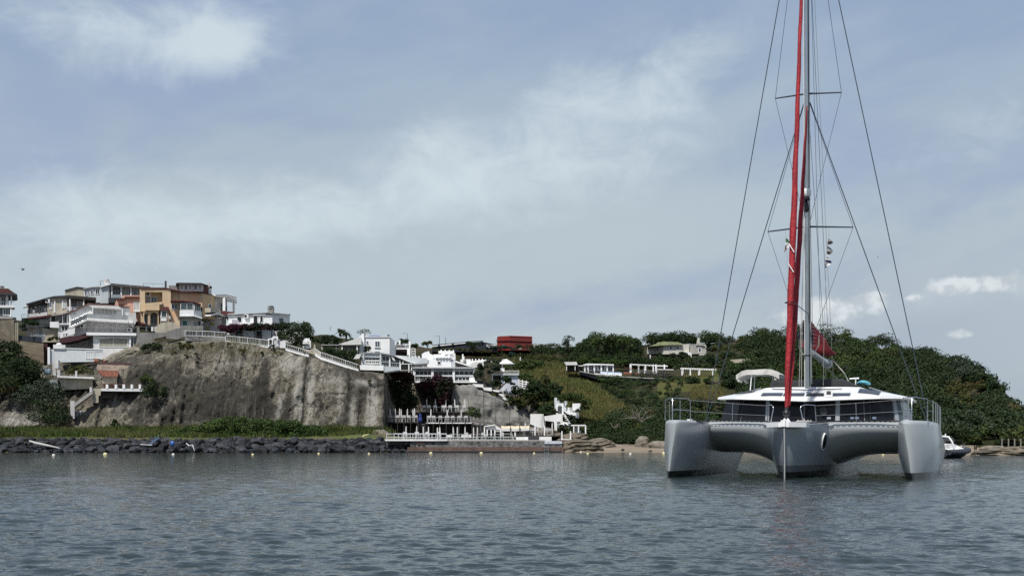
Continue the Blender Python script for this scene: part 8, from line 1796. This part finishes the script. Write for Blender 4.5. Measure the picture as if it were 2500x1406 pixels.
# ---------------------------------------------------------------- stuff: scrub, grass, woodland
def scatter(n, fn, seed):
    r_ = np.random.default_rng(seed); out = fn(r_, n); return out
def clump_stuff(name, px, py, size, n_leaf, leaf, m, label, seed, midx=None, up=.4):
    P, t = groundv(px, py); r_ = np.random.default_rng(seed); rad = size*r_.uniform(.65, 1.3, len(px)); C = P+np.stack([np.zeros(len(px)), np.zeros(len(px)), rad*.55], 1)
    V, Fc = leaves_on(C, rad, n_leaf, leaf, seed, up=up)
    mi = None if midx is None else np.repeat(midx, n_leaf)
    o = np_mesh(name, V, Fc, m, midx=mi); return tag(o, label, kind='stuff')
def sky_edge(px): return np.interp(px, _cx, _cy[:, 8])
r9 = np.random.default_rng(21)
# wooded headland: crowns of many sizes, each a heap of leafy clumps
def wood(px, py, size, m, label, seed, midx, sub=7, n_leaf=78, leaf=.31, name='woodland'):
    P, t = groundv(px, py); r_ = np.random.default_rng(seed); rad = size*(np.interp(px, [1655, 1770, 1850, 2250, 2420], [.4, .45, 1, 1, .6]) if name == 'woodland' else 1)*r_.uniform(.55, 1.5, len(px)); idx = np.repeat(np.arange(len(px)), sub); d = r_.normal(size=(len(idx), 3)); d /= np.linalg.norm(d, axis=1)[:, None]; d[:, 2] = np.abs(d[:, 2])
    C = P[idx]+d*(rad[idx]*r_.uniform(.35, .75, len(idx)))[:, None]*np.array([1, 1, .85]); C[:, 2] += rad[idx]*.25; R_ = rad[idx]*r_.uniform(.32, .55, len(idx))
    V, Fc = leaves_on(C, R_, n_leaf, leaf, seed, up=.3); o = np_mesh(name, V, Fc, m, midx=np.repeat(midx[idx], n_leaf)); return tag(o, label, kind='stuff')
LM = [leaf_dark, leaf_mid, leaf_grey, leaf_olive]
px = r9.uniform(1655, 2540, 950); v = r9.random(950)**.85; lo_ = np.where(px > 2250, 1091, 1080); py = lo_+(sky_edge(px)-lo_)*v
bare = ((px < 1735) & (py < 884)) | ((px > 1665) & (px < 1765) & (py > 935) & (py < 985)) | ((px > 2290) & (px < 2395) & (py > 940) & (py < 1015)) | ((px > 1600) & (px < 1770) & (py > 930) & (py < 990)) | ((px < 1760) & (py > 875) & (py < 935))
px, py = px[~bare], py[~bare]; kind = fbm(px*.010, py*.018, 3.3, 3)*2.4+r9.normal(size=len(px))*.25; mi = np.where(kind < .05, 0, np.where(kind < .65, 1, np.where(kind < .85, 2, 3)))
mi = np.where((px > 2230) & (mi == 1) & (r9.random(len(px)) < .6), 2, mi)
wood(px, py, 2.4, LM, 'dense dark evergreen scrub and woodland covering the headland', 22, mi)
px = r9.uniform(2280, 2400, 60); py = r9.uniform(945, 1015, 60); wood(px, py, .9, LM, 'low olive scrub on the bare patch of the headland', 27, np.full(60, 3), 5, 40, .28, 'scrub')
px = r9.uniform(1395, 1660, 300); hi = np.interp(px, [1395, 1440, 1490, 1530, 1560, 1590, 1660], [860, 842, 832, 822, 838, 856, 866]); py = hi+(902-hi)*r9.random(300)
k3 = ~((px > 1560) & (py < 889)); px, py = px[k3], py[k3]
wood(px, np.minimum(py, 896), 1.3, LM, 'dark shrubbery filling the hilltop between the garden pavilion and the skyline trees', 28, r9.integers(0, 2, len(px)), 6, 44, .3, 'shrubbery')
px = r9.uniform(1585, 1760, 46); wood(px, sky_edge(px)+r9.uniform(0, 6, 46), 1.9, LM, 'dark trees on the skyline behind the hilltop villa', 33, r9.integers(0, 2, 46), 7, 50, .3, 'shrubbery')
wallthing(0, 'terrace_wall', [(1782, 878), (1830, 875), (1838, 884), (1790, 886)], 207, .6, beige, 'short pale stone wall half hidden in the headland scrub', 'wall')
px = r9.uniform(1570, 1760, 130); py = r9.uniform(884, 899, 130); wood(px, py, .7, LM, 'dark shrubbery under the hilltop villa', 29, r9.integers(0, 3, 150), 6, 44, .28, 'shrubbery')
# shrubs between the beach and the hedges
px = r9.uniform(1440, 1700, 900); py = r9.uniform(1012, 1086, 900); k2 = (py > 1010+(1560-px)*.35) ; px, py = px[k2], py[k2]; kind = fbm(px*.02, py*.03, 8.3, 3)*2+r9.normal(size=len(px))*.3
clump_stuff('undergrowth', px, py, .85, 60, .24, [leaf_dark, leaf_mid, leaf_grey, leaf_olive], 'dark tangled undergrowth above the small beach', 23, np.where(kind < .3, 0, np.where(kind < .6, 1, np.where(kind < .75, 2, 3))))
px = r9.uniform(1420, 1740, 380); py = r9.uniform(925, 1015, 380); k2 = (px > 1440+(py-925)*1.5) & ~((px > 1665) & (py > 935) & (py < 980)); px, py = px[k2], py[k2]
clump_stuff('undergrowth', px, py, .45, 50, .24, [leaf_dark], 'scrub between the hedge rows of the terraced hillside', 24, None)
px = r9.uniform(1200, 1480, 420); py = r9.uniform(845, 892, 420); clump_stuff('undergrowth', px, py, .55, 40, .22, [leaf_dark, leaf_mid, leaf_olive], 'mixed scrub on the upper slope under the red house', 25, r9.integers(0, 3, len(px)))
px = r9.uniform(1340, 1460, 300); py = np.clip(1005+(px-1340)*.5+r9.uniform(-12, 40, 300), 990, 1078); clump_stuff('undergrowth', px, py, .6, 50, .22, [leaf_mid, leaf_olive, leaf_dark], 'green scrub right of the stepped white house', 26, r9.integers(0, 3, 300))
# bramble bank at the foot of the cliff
px = np.concatenate([r9.uniform(500, 800, 420), r9.uniform(420, 510, 60)]); top = np.interp(px, [420, 500, 560, 640, 720, 800], [1052, 1034, 1014, 1024, 1028, 1052]); py = 1066-(1066-top)*r9.random(len(px)); Y = 157+6*r9.random(len(px))
C = np.stack([(px-CX)/F*Y, Y, H+(HZ-py)/F*Y-.2], 1); V, Fc = leaves_on(C, r9.uniform(.35, .75, len(px)), 80, .22, 31); o = np_mesh('brambles', V, Fc, mat('bramble_leaves', (.030, .055, .014), .7, .35, .6, island=.45, hue=(.05, .075, .02), huescale=.2, spec=.12)); tag(o, 'bank of green brambles piled against the foot of the cliff', kind='stuff')
def blades(name, px, py, hgt, m, label, seed, per=14, spread=.35, w=.035):
    P, t = groundv(px, py); r_ = np.random.default_rng(seed); idx = np.repeat(np.arange(len(P)), per); n = len(idx); a = r_.uniform(0, 6.28, n); b = P[idx]+np.stack([r_.normal(size=n)*spread, r_.normal(size=n)*spread, np.full(n, -.05)], 1)
    hh = hgt*r_.uniform(.5, 1.3, n); lean = np.stack([r_.normal(size=n)*.3, r_.normal(size=n)*.3, np.ones(n)], 1)*hh[:, None]; s = np.stack([np.cos(a), np.sin(a), np.zeros(n)], 1)*w
    V = np.stack([b-s, b+s, b+lean+s*.2, b+lean-s*.2], 1).reshape(-1, 3); o = np_mesh(name, V, np.arange(len(V)).reshape(-1, 4), m); return tag(o, label, kind='stuff')
n = 5200; py = r9.uniform(884, 1078, n); u = r9.random(n); px = (1262+(py-895)*.72)*(1-u)+(1385+(py-895)*1.42)*u; blades('slope_grass', px, py, .42, [grass_m], 'rough olive grass on the steep slope', 41, 16, .55, .05)
n = 2600; px = r9.uniform(-20, 940, n); py = 1066-r9.random(n)*20; blades('shore_grass', px, py, .55, [grass_g], 'tall green weeds on the strip behind the breakwater', 42, 16, .5, .05)
n = 500; px = r9.uniform(1690, 1760, n); py = r9.uniform(945, 975, n); blades('terrace_grass', px, py, .25, [grass_m], 'yellowish grass patch on the hillside terrace', 43, 14, .5, .05)
n = 500; px = r9.uniform(330, 700, n); py = 838+r9.random(n)*26; blades('cliff_top_grass', px, py, .25, [grass_m], 'sparse dry grass on the cliff top', 44, 8, .4, .03)
# ---------------------------------------------------------------- rows of look-alikes: say which one, counted from the left as seen from the water
from collections import defaultdict
bpy.context.view_layer.update()
ORD = 'first second third fourth fifth sixth seventh eighth ninth tenth eleventh twelfth thirteenth fourteenth fifteenth sixteenth seventeenth eighteenth nineteenth twentieth'.split()
rows = defaultdict(list)
for o in col.objects:
    if o.parent is None and o.get('label') and o.get('group'): rows[o['label']].append(o)
for lab, L_ in rows.items():
    if 2 <= len(L_) <= 20:
        L_.sort(key=lambda o: o.location.x/max(1, o.location.y))
        if len(lab.split())+4 > 16: continue
        for k, o in enumerate(L_): o['label'] = lab+', '+('leftmost' if k == 0 else 'rightmost' if k == len(L_)-1 else ORD[k]+' from the left')
